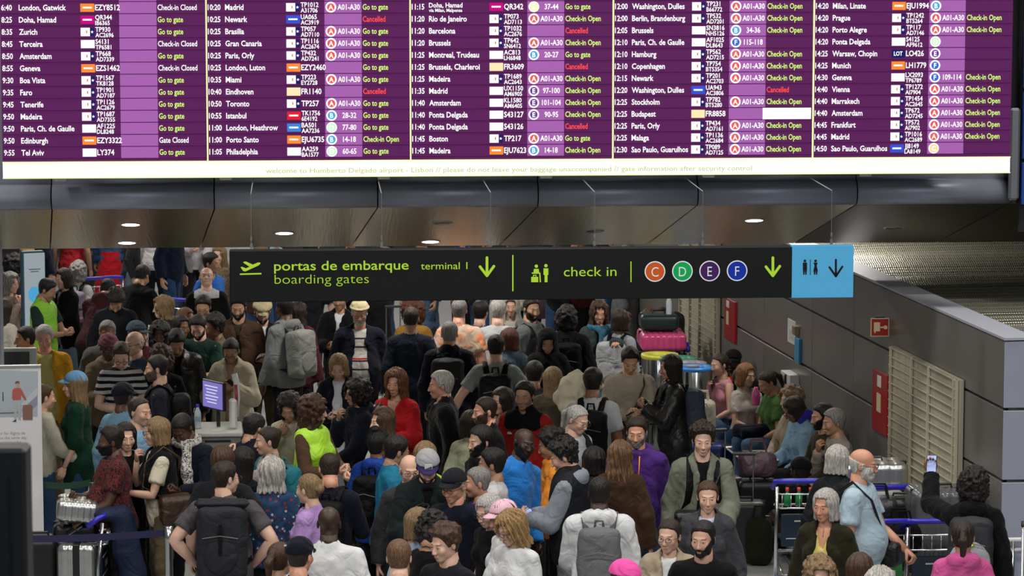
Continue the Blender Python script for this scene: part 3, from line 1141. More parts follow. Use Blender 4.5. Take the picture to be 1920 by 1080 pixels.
def backpack(r, c, label, kind='round', strap='black', size=1.0, pocket=None, mat=None, pk=1.0):
    """worn on the back: body, pocket, straps, handle"""
    Mx = r.M @ r.T
    o = thing_at('backpack', Mx, label, 'backpack', 'backpacks on backs')
    mt = mat or PUFF
    W, D, Hh = .138 * size, .078 * size, .215 * size
    y0 = .122 + D * .8

    def f(P):
        d = ell(P, (0, y0, 1.18), (W, D, Hh))
        q = np.abs(P - np.array((0, y0, 1.18), np.float32)) - np.array((W * .62, D * .45, Hh * .72), np.float32)
        b = np.linalg.norm(np.maximum(q, 0), axis=-1) + np.minimum(q.max(-1), 0) - W * .36
        d = smin(d, b, .03)
        return d + .003 * np.sin(P[..., 2] * 45) * np.sin(P[..., 0] * 30)
    V, Q = nets(f, (-.25, .08, .85), (.25, .42, 1.5), .02)
    link('bag_body', np_mesh('bag_body', V, Q), mt, o, color=col(c))
    yb = y0 + D * 1.0

    def fp(P):
        d = ell(P, (0, yb - .005, 1.10), (W * .72 * pk, D * .45, Hh * .52 * pk))
        return d
    V, Q = nets(fp, (-.2, .15, .9), (.2, .42, 1.3), .02)
    link('front_pocket', np_mesh('front_pocket', V, Q), mt, o, color=col(pocket or c))
    if kind == 'roll':
        MB().box((0, y0, 1.18 + Hh + .0), (W * 2.15, D * 1.1, .07), bev=.03).build('rolled_top', mt, o, color=col(c))
        MB().box((0, yb + .035, 1.22), (.025, .02, .22)).build('closure_strap', mt, o, color=col('black'))
    mbz = MB().tube([(-W * .7, yb + D * .35, 1.23), (0, yb + D * .5, 1.25), (W * .7, yb + D * .35, 1.23)], .0035, 5)
    mbz.build('zip', ZIPM, o)
    MB().tube([(-.03, .14, 1.40), (-.025, .15, 1.45), (.025, .15, 1.45), (.03, .14, 1.40)], .009, 6).build('grab_handle', mt, o, color=col(strap))
    a = r.sw / .168
    for s in (-1, 1):
        x = .10 * a * s
        fy = -.142 - .045 * r.belly
        mb = MB().tube([(x * .78, .135, 1.37), (x * .95, .085, 1.455), (x * 1.0, .02, 1.488), (x * 1.03, -.055, 1.46), (x * 1.06, -.105, 1.40), (x * 1.1, fy, 1.29), (x * 1.25, fy * .86, 1.18), (x * 1.5, -.06, 1.10), (x * 1.55, .04, 1.05), (x * 1.3, .14, 1.02)], .029, 8, flat=.30)
        mb.build('shoulder_strap', mt, o, True, color=col(strap))
    return o


def crossbody(r, c, label, pos=(.0, -.19, 1.0), size=(.26, .10, .13), side=1, mat=None):
    Mx = r.M @ r.T
    o = thing_at('bag', Mx, label, 'bag', 'bags worn on a strap')
    mt = mat or LEATHER
    p = np.array(pos, np.float32); s = np.array(size, np.float32) / 2

    def f(P):
        q = np.abs(P - p) - s * .6
        return np.linalg.norm(np.maximum(q, 0), axis=-1) + np.minimum(q.max(-1), 0) - float(s.min()) * .6
    V, Q = nets(f, p - s - .06, p + s + .06, .018)
    link('bag_body', np_mesh('bag_body', V, Q), mt, o, color=col(c))
    t = side
    MB().tube([(pos[0], pos[1] + .0, pos[2] + .03), (pos[0] * .3 + t * .08, -.165, 1.22), (t * .12, -.12, 1.40), (t * .12, .03, 1.51), (t * .06, .16, 1.40), (-t * .10, .16, 1.15), (pos[0] * .9, pos[1] * .2 + .08, pos[2] + .03)], .016, 6, flat=.3).build('strap', mt, o, True, color=col(c))
    return o

# ------------------------------------------------------------------ room shell
YAW_B = R(3.8)
UB = Vector((math.cos(YAW_B), math.sin(YAW_B), 0))
WD = Vector((-940, 5944, 0)).normalized()        # direction in which the side wall recedes
WN = Vector((-WD.y, WD.x, 0))                    # from the wall into the hall
CORNER = at_depth(1883, 700, 24.5); CORNER.z = 0


class Plane:
    def __init__(s, Yc):
        s.o = Vector((0, Yc, 0)); s.n = Vector((-UB.y, UB.x, 0))

    def hit(s, px, py):
        d = ray(px, py); c = Vector((0, 0, CAM_H))
        return c + d * ((s.o - c).dot(s.n) / d.dot(s.n))

    def xz(s, px, py):
        p = s.hit(px, py)
        return (p - s.o).dot(UB), p.z


def wall_hit(px, py):
    d = ray(px, py); c = Vector((0, 0, CAM_H))
    return c + d * ((CORNER - c).dot(WN) / d.dot(WN))


def wall_t(px, py):
    p = wall_hit(px, py)
    return (p - CORNER).dot(WD), p.z


FLOOR = plain('floor_stone', (.40, .41, .42), .22, noise=.05, scale=5, spec=.5)
GROUT = plain('floor_joint', (.14, .14, .14), .7)
HP = plain('hall_paint', (.10, .10, .105), .7)
CEILM = plain('ceiling_metal', (.16, .16, .16), .6)
tag(MB().box((0, 29.5, -.06), (19, 53, .12)).build('floor', GROUT), kind='structure')
floor = bpy.data.objects['floor']
tl = MB().box((0, 0, 0), (.594, .594, .012), bev=.003).mesh('floor_tile')
tl.materials.append(FLOOR)
nt_ = 0
rest = MB()
for j in range(80):
    Yt = 4.5 + .6 * j
    for i in range(30):
        Xt = -8.7 + .6 * i
        if 25.4 < Yt < 34.0 and -5.8 < Xt < 6.2 and nt_ < 300:
            link('tile', tl, None, floor, loc=(Xt, Yt, .0))
            nt_ += 1
        else:
            rest.add([(Xt - .297, Yt - .297, .006), (Xt + .297, Yt - .297, .006), (Xt + .297, Yt + .297, .006), (Xt - .297, Yt + .297, .006)], [[0, 1, 2, 3]])
tag(rest.build('tiles', FLOOR, floor), kind='stuff')
tag(MB().box((-9.2, 29.5, 4.4), (.2, 53, 9)).build('wall_left', HP), kind='structure')
tag(MB().box((0, 53, 2.2), (19, .2, 4.6)).build('wall_back', plain('far_wall', (.05, .05, .055), .6)), kind='structure')
tag(MB().box((0, 15.0, 8.95), (19, 24, .15)).build('ceiling', CEILM), kind='structure')
tag(MB().box((0, 41.0, 4.1), (19, 25, .12)).build('ceiling_lower', CEILM), kind='structure')

# ------------------------------------------------------------------ bulkhead: upper wall, rounded fascia panels, sloping mirror soffit
BK = Plane(26.6)
bk = empty('bulkhead', BK.o, YAW_B, kind='structure')
FASC = plain('fascia_aluminium', (.34, .37, .45), .42, .35, .04, 3)
m, nt, b = new_mat('mirror_soffit')
tc = node(nt, 'ShaderNodeTexCoord'); mp = node(nt, 'ShaderNodeMapping'); mp.inputs['Scale'].default_value = (40, 1.5, 1.5)
nt.links.new(tc.outputs['Object'], mp.inputs[0])
nzz = node(nt, 'ShaderNodeTexNoise'); nzz.inputs['Scale'].default_value = 1.2; nt.links.new(mp.outputs[0], nzz.inputs['Vector'])
cc = mixc(nt, nzz.outputs[0], (.80, .70, .48), (1, .93, .72))
nt.links.new(cc, b.inputs['Base Color'])
b.inputs['Metallic'].default_value = 1
b.inputs['Roughness'].default_value = .24
bump(nt, b, nzz.outputs[0], .12, .01)
SOFF = m
z343 = BK.xz(960, 341)[1]; z388 = BK.xz(960, 388)[1]
rr = (z343 - z388) / 2
# profile (y, z): y negative towards the hall
prof = [(.0, 5.2), (.0, z343 + .03)] + [(-math.cos(a) * rr * .9 + rr * .1, (z343 + z388) / 2 + math.sin(a) * rr) for a in np.linspace(PI / 2, -PI / 2, 13)]
SL = math.tan(R(14.8))
LS = 2.12
seams = [-260, 97, 402, 708, 1008, 1307, 1605, 1893]
sx_ = [BK.xz(s, 365)[0] for s in seams]
k_dir = (WD.dot(UB)) / (WD.dot(Vector((-UB.y, UB.x, 0))))
y0s, z0s = prof[-1]
for i in range(len(sx_) - 1):
    a, b_ = sx_[i] + .006, sx_[i + 1] - .006
    mb = MB()
    n = len(prof)
    V = [(a, y, z) for y, z in prof] + [(b_, y, z) for y, z in prof]
    V += [(a, y + .03, z) for y, z in prof] + [(b_, y + .03, z) for y, z in prof]
    mb.add(V, [[q, q + 1, n + q + 1, n + q] for q in range(n - 1)] + [[2 * n + q, 3 * n + q, 3 * n + q + 1, 2 * n + q + 1] for q in range(n - 1)] + [[q, 2 * n + q, 2 * n + q + 1, q + 1] for q in range(n - 1)] + [[n + q, n + q + 1, 3 * n + q + 1, 3 * n + q] for q in range(n - 1)])
    mb.build('fascia_panel', FASC, bk, True)
for i in range(len(sx_)):
    a = sx_[i] + .006
    b_ = (sx_[i + 1] if i + 1 < len(sx_) else sx_[i] + 3.2) - .006
    dx = k_dir * LS
    V = [(a, y0s, z0s), (b_, y0s, z0s), (b_ + dx, y0s + LS, z0s - SL * LS), (a + dx, y0s + LS, z0s - SL * LS)]
    V += [(x, y, z + .03) for x, y, z in V]
    sm = SOFF if i < 6 else plain('perforated_soffit', (.17, .155, .12), .35, .8, .35, 60, stretch=(3, .6, 1))
    MB().add(V, [[0, 3, 2, 1], [4, 5, 6, 7], [0, 1, 5, 4], [1, 2, 6, 5], [2, 3, 7, 6], [3, 0, 4, 7]]).build('soffit_panel', sm, bk)
# solid core behind the panels
core = [(.05, 8.9), (.05, z343), (.05, z0s + .04), (y0s + LS, z0s - SL * LS + .05), (y0s + LS, 4.2), (.6, 4.2), (.6, 8.9)]
mb = MB(); n = len(core)
V = [(-9.2, y, z) for y, z in core] + [(9.2, y, z) for y, z in core]
mb.add(V, [[q, (q + 1) % n, n + (q + 1) % n, n + q] for q in range(n)])
mb.build('core', plain('bulkhead_core', (.03, .03, .033), .7), bk)
# downlights
LAMPM = plain('lamp_glow', (1, .96, .88), .5, emit=6.0, noise=0)
DARKL = plain('lamp_unlit', (.05, .055, .06), .2, .5)


def soffit_hit(px, py):
    d = ray(px, py); c = Vector((0, 0, CAM_H))
    Mi = Matrix.Translation(BK.o) @ Matrix.Rotation(YAW_B, 4, 'Z')
    dl = Mi.to_3x3().inverted() @ d; cl = Mi.inverted() @ c
    nrm = Vector((0, SL, 1))
    t = (Vector((0, y0s, z0s)) - cl).dot(nrm) / dl.dot(nrm)
    return Mi @ (cl + dl * t)


for px, py, on, why in ((245, 421, 1, 'upper left'), (238, 455, 1, 'lower left'), (533, 437, 1, 'above the sign start'), (807, 453, 1, 'low'), (1414, 413, 1, 'right'), (1114, 433, 0, ''),
                        (1676, 427, 0, ''), (830, 418, 0, ''), (1027, 333, -1, '')):
    if on < 0: continue
    p = soffit_hit(px, py)
    lab = {245: 'round lit downlight in the soffit, upper of the two at the far left', 238: 'round lit downlight in the soffit, lower of the two at the far left',
           533: 'round lit downlight in the soffit above the plane symbol', 807: 'round lit downlight in the soffit just above the word terminal',
           1414: 'round lit downlight in the soffit above the letter F', 1114: 'round unlit downlight in the soffit above the words check in',
           1676: 'round unlit downlight in the dark soffit right of the blue sign', 830: 'round unlit downlight in the soffit above the lit one over the word terminal'}[px]
    o = empty('downlight', p, YAW_B, lab, 'light', 'downlights in the soffit')
    o.rotation_euler = (-R(14.8), 0, YAW_B)
    MB().lathe([(.078, .010), (.092, .006), (.092, -.003), (.080, -.006), (.076, -.002)], 24).build('trim_ring', STEEL, o, True)
    r_ = .078
    MB().add([(0, 0, -.006)] + [(r_ * math.cos(a), r_ * math.sin(a), -.004) for a in np.linspace(0, 2 * PI, 25)[:-1]], [], [[0, (i + 1) % 24 + 1, i + 1] for i in range(24)]).build('lens', LAMPM if on else DARKL, o)
    if on:
        l = bpy.data.lights.new('downlight_beam', 'SPOT'); l.energy = 35; l.spot_size = R(100); l.shadow_soft_size = .08; l.color = (1, .9, .75)
        lo = bpy.data.objects.new('downlight_beam', l); C.objects.link(lo); lo.parent = o; lo.location = (0, 0, -.05)

# pale end cap, blue panels at the right of the board
x0, z0 = BK.xz(1905, 383); x1 = x0 + 1.6
bp = empty('trim_1', BK.o, YAW_B, kind='structure')
BLUEP = plain('blue_panel', (.028, .085, .40), .3, noise=.03, scale=2)
zs = [z0] + [BK.xz(1910, q)[1] for q in (298, 167, 39)] + [BK.xz(1910, -90)[1], 6.0]
for a, b_ in zip(zs[:-1], zs[1:]):
    MB().box(((x0 + x1) / 2, -.18, (a + b_) / 2), (x1 - x0, .05, b_ - a - .03), bev=.006).build('panel', BLUEP, bp)
MB().box(((x0 + x1) / 2, -.10, 4.6), (x1 - x0 + .0, .06, 3.0)).build('backing', BLACKP, bp)
xa = BK.xz(1884, 340)[0]
za, zb = BK.xz(1884, 372)[1], BK.xz(1884, 200)[1]
MB().box(((xa + x0) / 2 - .01, -.16, (za + zb) / 2), (x0 - xa - .01, .05, zb - za), bev=.02).build('end_cap', plain('end_cap', (.30, .32, .35), .35, .6), bp)

# ------------------------------------------------------------------ side wall of metal panels
WALLM = plain('wall_panel_metal', (.18, .174, .162), .36, .30, .08, 2.0, stretch=(1, 1, .4), spec=.5)
WALLE = plain('wall_panel_pale', (.30, .33, .42), .5, .1, .04, 3)
wr_ = empty('wall_right', CORNER, math.atan2(WD.y, WD.x), kind='structure')     # local x runs into the distance, local y towards the hall
cz = [0, .235, .80, 1.355, 1.93, 2.48]
wj = sorted([0] + [wall_t(p, 700)[0] for p in (1746, 1600, 1522, 1432, 1352, 1280, 1210, 1150)])
for a, b_ in zip(wj[:-1], wj[1:]):
    for c_, d_ in zip(cz[:-1], cz[1:]):
        MB().box(((a + b_) / 2, -.02, (c_ + d_) / 2), (b_ - a - .006, .04, d_ - c_ - .022), bev=.004).build('panel', WALLM, wr_)
LW = wj[-1]
MB().box((LW / 2, -.135, 1.24), (LW, .19, 2.47)).build('core', plain('wall_core', (.05, .05, .05), .7), wr_)
MB().box((LW / 2 - .01, -.12, 2.49), (LW + .02, .26, .02)).build('top_cap', plain('wall_cap', (.42, .44, .50), .45, .2, .03), wr_)
we = empty('wall_end', CORNER, YAW_B, kind='structure')
for c_, d_ in zip(cz[:-1], cz[1:]):
    MB().box((1.5, .02, (c_ + d_) / 2), (3.0, .05, d_ - c_ - .022), bev=.004).build('panel', WALLE, we)
MB().box((1.5, .12, 1.24), (2.99, .14, 2.47)).build('core', plain('wall_core', (.05, .05, .05), .7), we)
MB().box((1.62, .12, 2.49), (2.8, .24, .02)).build('top_cap', plain('wall_cap', (.42, .44, .50), .45, .2, .03), we)
# corrugated perforated roof of the side room
m, nt, b = new_mat('perforated_roof')
tc = node(nt, 'ShaderNodeTexCoord')
vo = node(nt, 'ShaderNodeTexVoronoi'); vo.inputs['Scale'].default_value = 46
vo.inputs['Randomness'].default_value = 0
nt.links.new(tc.outputs['Object'], vo.inputs['Vector'])
hole = M_(nt, 'LESS_THAN', vo.outputs['Distance'], .33)
nt.links.new(mixc(nt, hole, (.42, .41, .33), (.06, .06, .05)), b.inputs['Base Color'])
b.inputs['Metallic'].default_value = .75; b.inputs['Roughness'].default_value = .38
bump(nt, b, vo.outputs['Distance'], .5, .02)
ro = empty('roof', CORNER, math.atan2(WD.y, WD.x), 'corrugated perforated metal roof behind the grey panel wall', None, kind='structure')
x = .4
while x < LW + 9:
    V = []; n_s = 14; per = 1.75
    for j in range(n_s + 1):
        u = j / n_s
        V += [(x + u * .98, -.26, 2.16 + .30 * math.sin(PI * (.12 + .80 * u)) + .012 * (j % 2)), (x + u * .98, -9.0, 2.16 + .30 * math.sin(PI * (.12 + .80 * u)) + .012 * (j % 2))]
    MB().add(V, [[2 * i, 2 * i + 1, 2 * i + 3, 2 * i + 2] for i in range(n_s)]).build('louvre', m, ro, True)
    x += per
MB().box((LW / 2 + 4.5, -4.7, 2.0), (LW + 9, 8.8, .04)).build('gap_shade_sheet', plain('gap_shade', (.012, .012, .012), .8, noise=0), ro)  # near-black sheet: the shade in the gaps between louvres, put in as colour


def wall_box(root, px0, py0, px1, py1, th, mat, name='board', out=.0):
    """box lying on the side wall between two pixels"""
    t0, z0 = wall_t(px0, py0); t1, z1 = wall_t(px1, py1)
    return MB().box(((t0 + t1) / 2, out + th / 2, (z0 + z1) / 2), (abs(t1 - t0), th, abs(z1 - z0)), bev=min(.004, th * .4)).build(name, mat, root)


def wall_root(name, label, cat, **kw):
    return empty(name, CORNER, math.atan2(WD.y, WD.x), label, cat, **kw)


GRM = plain('cream_grille', (.48, .45, .34), .5, .1, .05)
GRB = plain('grille_back', (.34, .32, .24), .6, 0, .18, 3, stretch=(6, 6, .6))


def grille(label, pxa, pya, pxb, posts, z1=None):
    o = wall_root('grille', label, 'grille', group='cream slatted grilles on the wall')
    ta, za = wall_t(pxa, pya); tb = wall_t(pxb, pya)[0]
    if z1: za = z1
    tm, wd = (ta + tb) / 2, abs(ta - tb)
    MB().box((tm, .03, za / 2), (wd, .04, za)).build('back_panel', GRB, o)
    n = int(za / .078)
    for i in range(n + 1):
        z = za - .01 - i * .078
        if z < .05: break
        MB().box((tm, .062, z), (wd, .012, .008)).build('slat', GRM, o)
    for p in posts:
        t = wall_t(p, pya + 60)[0]
        MB().box((t, .066, za / 2), (.022, .022, za)).build('upright', GRM, o)
    return o


grille('large cream slatted grille on the grey wall, nearer one', 1680, 648, 1811, (1683, 1722, 1755, 1803, 1809))
grille('tall cream slatted grille on the far end of the grey wall', 1282, 640, 1352, (1284, 1302, 1320, 1349), 2.35)


# ------------------------------------------------------------------ lettering
def glyphs(txt, size=1.0, bold=0.0, res=2, xs=1.0):
    c = bpy.data.curves.new('t', 'FONT')
    c.body = txt; c.size = size; c.resolution_u = res; c.offset = bold * size; c.fill_mode = 'FRONT'; c.space_character = 1.0
    o = bpy.data.objects.new('t', c)
    C.objects.link(o)
    return o


class Letters:
    """queue of text lines, turned into one mesh per surface and colour"""
    def __init__(s): s.q = []

    def put(s, key, txt, x, z, size, xs=1.0, align='L', bold=0.0, width=None, res=2):
        s.q.append((key, glyphs(txt, size, bold, res), x, z, xs, align, width))

    def flush(s):
        bpy.context.view_layer.update()
        dg = bpy.context.evaluated_depsgraph_get()
        out = {}
        for key, o, x, z, xs, al, width in s.q:
            me = bpy.data.meshes.new_from_object(o.evaluated_get(dg))
            n = len(me.vertices)
            if n:
                co = np.zeros(n * 3, np.float32); me.vertices.foreach_get('co', co); co = co.reshape(-1, 3)
                me.calc_loop_triangles()
                t = np.zeros(len(me.loop_triangles) * 3, np.int32); me.loop_triangles.foreach_get('vertices', t); t = t.reshape(-1, 3)
                co[:, 0] -= co[:, 0].min()
                w = co[:, 0].max()
                if width: xs = width / w
                co[:, 0] *= xs; w *= xs
                V = np.zeros((n, 3)); V[:, 0] = co[:, 0] + x - (w / 2 if al == 'C' else 0); V[:, 2] = co[:, 1] + z
                out.setdefault(key, MB()).add(V, [], t)
            bpy.data.meshes.remove(me)
            c = o.data
            bpy.data.objects.remove(o); bpy.data.curves.remove(c)
        s.q = []
        return out


def emi(name, colr, e=1.0):
    if name in _pm: return _pm[name]
    m, nt, b = new_mat(name)
    b.inputs['Base Color'].default_value = (*[c * .1 for c in colr], 1)
    b.inputs['Roughness'].default_value = .8
    b.inputs['Specular IOR Level'].default_value = .1
    b.inputs['Emission Color'].default_value = (*colr, 1)
    b.inputs['Emission Strength'].default_value = e
    _pm[name] = m
    return m


# ------------------------------------------------------------------ departures board
BP = Plane(25.7)
board = empty('departures_board', BP.o, YAW_B, 'huge purple departures screen hanging above the crowd with a white message strip', 'screen')
bx = [BP.xz(p, 160)[0] for p in (2, 388, 769.5, 1149.5, 1525, 1897)]
S = (bx[5] - bx[0]) / (1897 - 2)
zb0 = BP.xz(960, 328)[1]; zb1 = BP.xz(960, 300)[1]
ztop = zb1 + .0987 * 17.5
row0 = BP.xz(960, 282)[1]
PITCHR = BP.xz(960, 12.7)[1] - row0
PITCHR /= 12
EP = emi('led_purple', (.098, .015, .094), 1.0)
EPD = emi('led_row_line', (.050, .006, .050), 1.0)
ELI = emi('led_lilac', (.36, .115, .40), 1.0)
EW = emi('led_white', (1, 1, 1), 1.0)
EG = emi('led_green', (.62, .88, .18), 1.1)
ER = emi('led_red', (1, .07, .06), 1.1)
ESTR = emi('led_strip', (1, 1, .92), 1.0)
EYL = emi('led_yellow_line', (.80, .85, .42), 1.1)
EMSG = emi('led_message', (.54, .57, .26), 1.0)
EC = {'A': emi('led_coral', (.80, .10, .09)), 'B': emi('led_blue', (.06, .36, .78)), 'D': emi('led_mint', (.60, .95, .60)), 'E': emi('led_violet', (.16, .04, .32)), 'F': emi('led_azure', (.03, .14, .68)),
      'C': emi('led_peach', (.95, .72, .35)), 'Y': emi('led_cream', (.90, .85, .50))}
LC = {'o': emi('logo_orange', (1, .25, .03)), 'm': emi('logo_magenta', (.55, .0, .20)), 'b': emi('logo_blue', (.03, .08, .65)), 'y': emi('logo_cream', (1, .78, .45)), 'r': emi('logo_red', (.75, .01, .03)), 'n': emi('logo_navy', (.01, .01, .12)),
      'W': EW, 's': emi('logo_sky', (.04, .22, .70))}
cols = [
 [('6:40', 'London, Gatwick', 'o', 'EZY8512', '', '', 'w:Check-in Closed'), ('8:25', 'Doha, Hamad', 'm', 'QR344|IB6365', '', '', 'Go to gate'), ('8:35', 'Zurich', 't', 'TP930|AC2696', '', '', 'Go to gate'),
  ('8:45', 'Terceira', 'W', 'S4131|TP6581', '', '', 'w:Check-in Closed'), ('8:50', 'Amsterdam', 't', 'TP668|AD7339', '', '', 'Go to gate'), ('8:55', 'Geneva', 'o', 'EZS1462', '', '', 'w:Check-in Closed'),
  ('9:30', 'Boa Vista', 't', 'TP1567|TK8128', '', '', 'Go to gate'), ('9:35', 'Faro', 't', 'TP1901|AD7187', '', '', 'Go to gate'), ('9:45', 'Tenerife', 't', 'TP1126|AC2679', '', '', 'Go to gate'),
  ('9:50', 'Madeira', 't', 'TP1687|AD7355', '', '', 'Go to gate'), ('9:50', 'Paris, Ch. de Gaulle', 'W', 'AF1225|DL8248', '', '', 'Go to gate'), ('9:50', 'Edinburgh', 'o', 'EZY3322', '', '', 'w:Gate Closed'),
  ('9:55', 'Tel Aviv', 'W', 'LY374', '', '', 'Go to gate')],
 [('10:20', 'Madrid', 't', 'TP1012|A31706', 'A', 'A01-A30', 'Go to gate'), ('10:25', 'Newark', 'b', 'UA065|AC3919', '', '', 'Cancelled'), ('10:25', 'Brasilia', 't', 'TP057|AD7110', 'A', 'A01-A30', 'Go to gate'),
  ('10:25', 'Gran Canaria', 't', 'TP1116|AC2674', 'A', 'A01-A30', 'Go to gate'), ('10:25', 'Paris, Orly', 't', 'TP432|AD7241', 'A', 'A01-A30', 'Go to gate'), ('10:25', 'London, Luton', 'o', 'EZY2460', '', '', 'Go to gate'),
  ('10:35', 'Miami', 't', 'TP223|EY2728', 'A', 'A01-A30', 'Go to gate'), ('10:40', 'Eindhoven', 'y', 'FR1140', '', '', 'Cancelled'), ('10:50', 'Toronto', 't', 'TP257', 'A', 'A01-A30', 'Go to gate'),
  ('10:55', 'Istanbul', 'r', 'TK1756|6E4192', 'B', '28-32', 'Go to gate'), ('11:00', 'London, Heathrow', 's', 'BA501|AA7236', 'D', '77-80', 'Go to gate'), ('11:00', 'Porto Santo', 'o', 'EJU6735', 'B', '14-18', 'Check-in Open'),
  ('11:05', 'Philadelphia', 'W', 'AA259|BA1577', 'D', '60-65', 'Go to gate')],
 [('11:15', 'Doha, Hamad|via Milan, Malpensa', 'm', 'QR342', 'Y', '37-44', 'Go to gate'), ('11:20', 'Rio de Janeiro', 't', 'TP073|AD7113', 'A', 'A01-A30', 'Check-in Open'), ('11:20', 'Barcelona', 't', 'TP1032|AC2676', '', '', 'Cancelled'),
  ('11:20', 'Brussels', 't', 'TP642|SN6412', 'A', 'A01-A30', 'Check-in Open'), ('11:25', 'Montreal, Trudeau', 'W', 'AC813|LH6848', 'B', '20-27', 'Go to gate'), ('11:25', 'Brussels, Charleroi', 'y', 'FR3609', '', '', 'Cancelled'),
  ('11:25', 'Madeira', 't', 'TP1689|AC2643', 'A', 'A01-A30', 'Check-in Open'), ('11:35', 'Madrid', 'W', 'UX1150|AM6905', 'E', '97-100', 'Check-in Open'), ('11:40', 'Amsterdam', 'W', 'KL1580|AM6405', 'E', '101-104', 'Check-in Open'),
  ('11:40', 'Ponta Delgada', 'W', 'S43127', 'E', '90-95', 'Check-in Open'), ('11:40', 'Ponta Delgada', 'W', 'S43126', '', '', 'Cancelled'), ('11:45', 'Boston', 't', 'TP217', 'A', 'A01-A30', 'Go to gate'),
  ('11:45', 'Madeira', 'o', 'EJU7623', 'B', '14-18', 'Check-in Open')],
 [('12:00', 'Washington, Dulles', 't', 'TP231|B66772', 'A', 'A01-A30', 'Check-in Open'), ('12:00', 'Berlin, Brandenburg', 't', 'TP532|AD7201', 'A', 'A01-A30', 'Check-in Open'), ('12:05', 'Brussels', 'W', 'SN3816|NH5126', 'B', '34-36', 'Check-in Open'),
  ('12:10', 'Paris, Ch. de Gaulle', 'W', 'AF1025|DL8643', 'F', '115-118', ''), ('12:10', 'Hamburg', 't', 'TP562|AD7215', 'A', 'A01-A30', 'Check-in Open'), ('12:10', 'Copenhagen', 't', 'TP754|BT5354', 'A', 'A01-A30', 'Check-in Open'),
  ('12:15', 'Newark', 't', 'TP201|AC2703', 'A', 'A01-A30', 'Check-in Open'), ('12:20', 'Washington, Dulles', 'b', 'UA943|AC3806', '', '', 'Cancelled'), ('12:25', 'Stockholm', 't', 'TP782|BT5280', 'A', 'A01-A30', 'Check-in Open'),
  ('12:25', 'Budapest', 'y', 'FR8858', '', '', '#'), ('12:25', 'Paris, Orly', 't', 'TP434|AD7161', 'A', 'A01-A30', 'Check-in Open'), ('12:25', 'Malaga', 't', 'TP1136|AC2684', 'A', 'A01-A30', 'Check-in Open'),
  ('12:30', 'Sao Paulo, Guarulhos', 't', 'TP089|AD7125', 'A', 'A01-A30', 'Check-in Open')],
 [('14:20', 'Milan, Linate', 'o', 'EJU1994', 'B', '', ''), ('14:20', 'Prague', 't', 'TP1242|BT5264', 'A', 'A01-A30', 'Check-in Open'), ('14:20', 'Porto Alegre', 't', 'TP117|AD7146', 'A', 'A01-A30', 'Check-in Open'),
  ('14:20', 'Ponta Delgada', 'W', 'S4125|AF9612', 'D', '', ''), ('14:25', 'Warsaw, Chopin', 'n', 'LO426', 'E', '', ''), ('14:25', 'Munich', 'o', 'LH1779', 'F', '', ''),
  ('14:30', 'Geneva', 'W', 'LX2093|TP6789', 'F', '109-114', 'Check-in Open'), ('14:40', 'Vienna', 't', 'TP1272|AI7904', 'A', 'A01-A30', 'Check-in Open'), ('14:40', 'Marrakech', 't', 'TP1454|AC2645', 'A', 'A01-A30', 'Check-in Open'),
  ('14:40', 'Amsterdam', 't', 'TP672|AD7245', 'A', 'A01-A30', 'Check-in Open'), ('14:45', 'Frankfurt', 't', 'TP572|AI7902', 'A', 'A01-A30', 'Check-in Open'), ('14:45', 'Madrid', 't', 'TP1016|AC2689', 'A', 'A01-A30', 'Check-in Open'),
  ('14:50', 'Sao Paulo, Guarulhos', 'b', 'JJ8149|LA8149', 'C', '', '')]]
LT = Letters()
flat = lambda mb, x0, x1, z0, z1, y: mb.add([(x0, y, z0), (x1, y, z0), (x1, y, z1), (x0, y, z1)], [[0, 1, 2, 3]])
XS = .80
panels = []
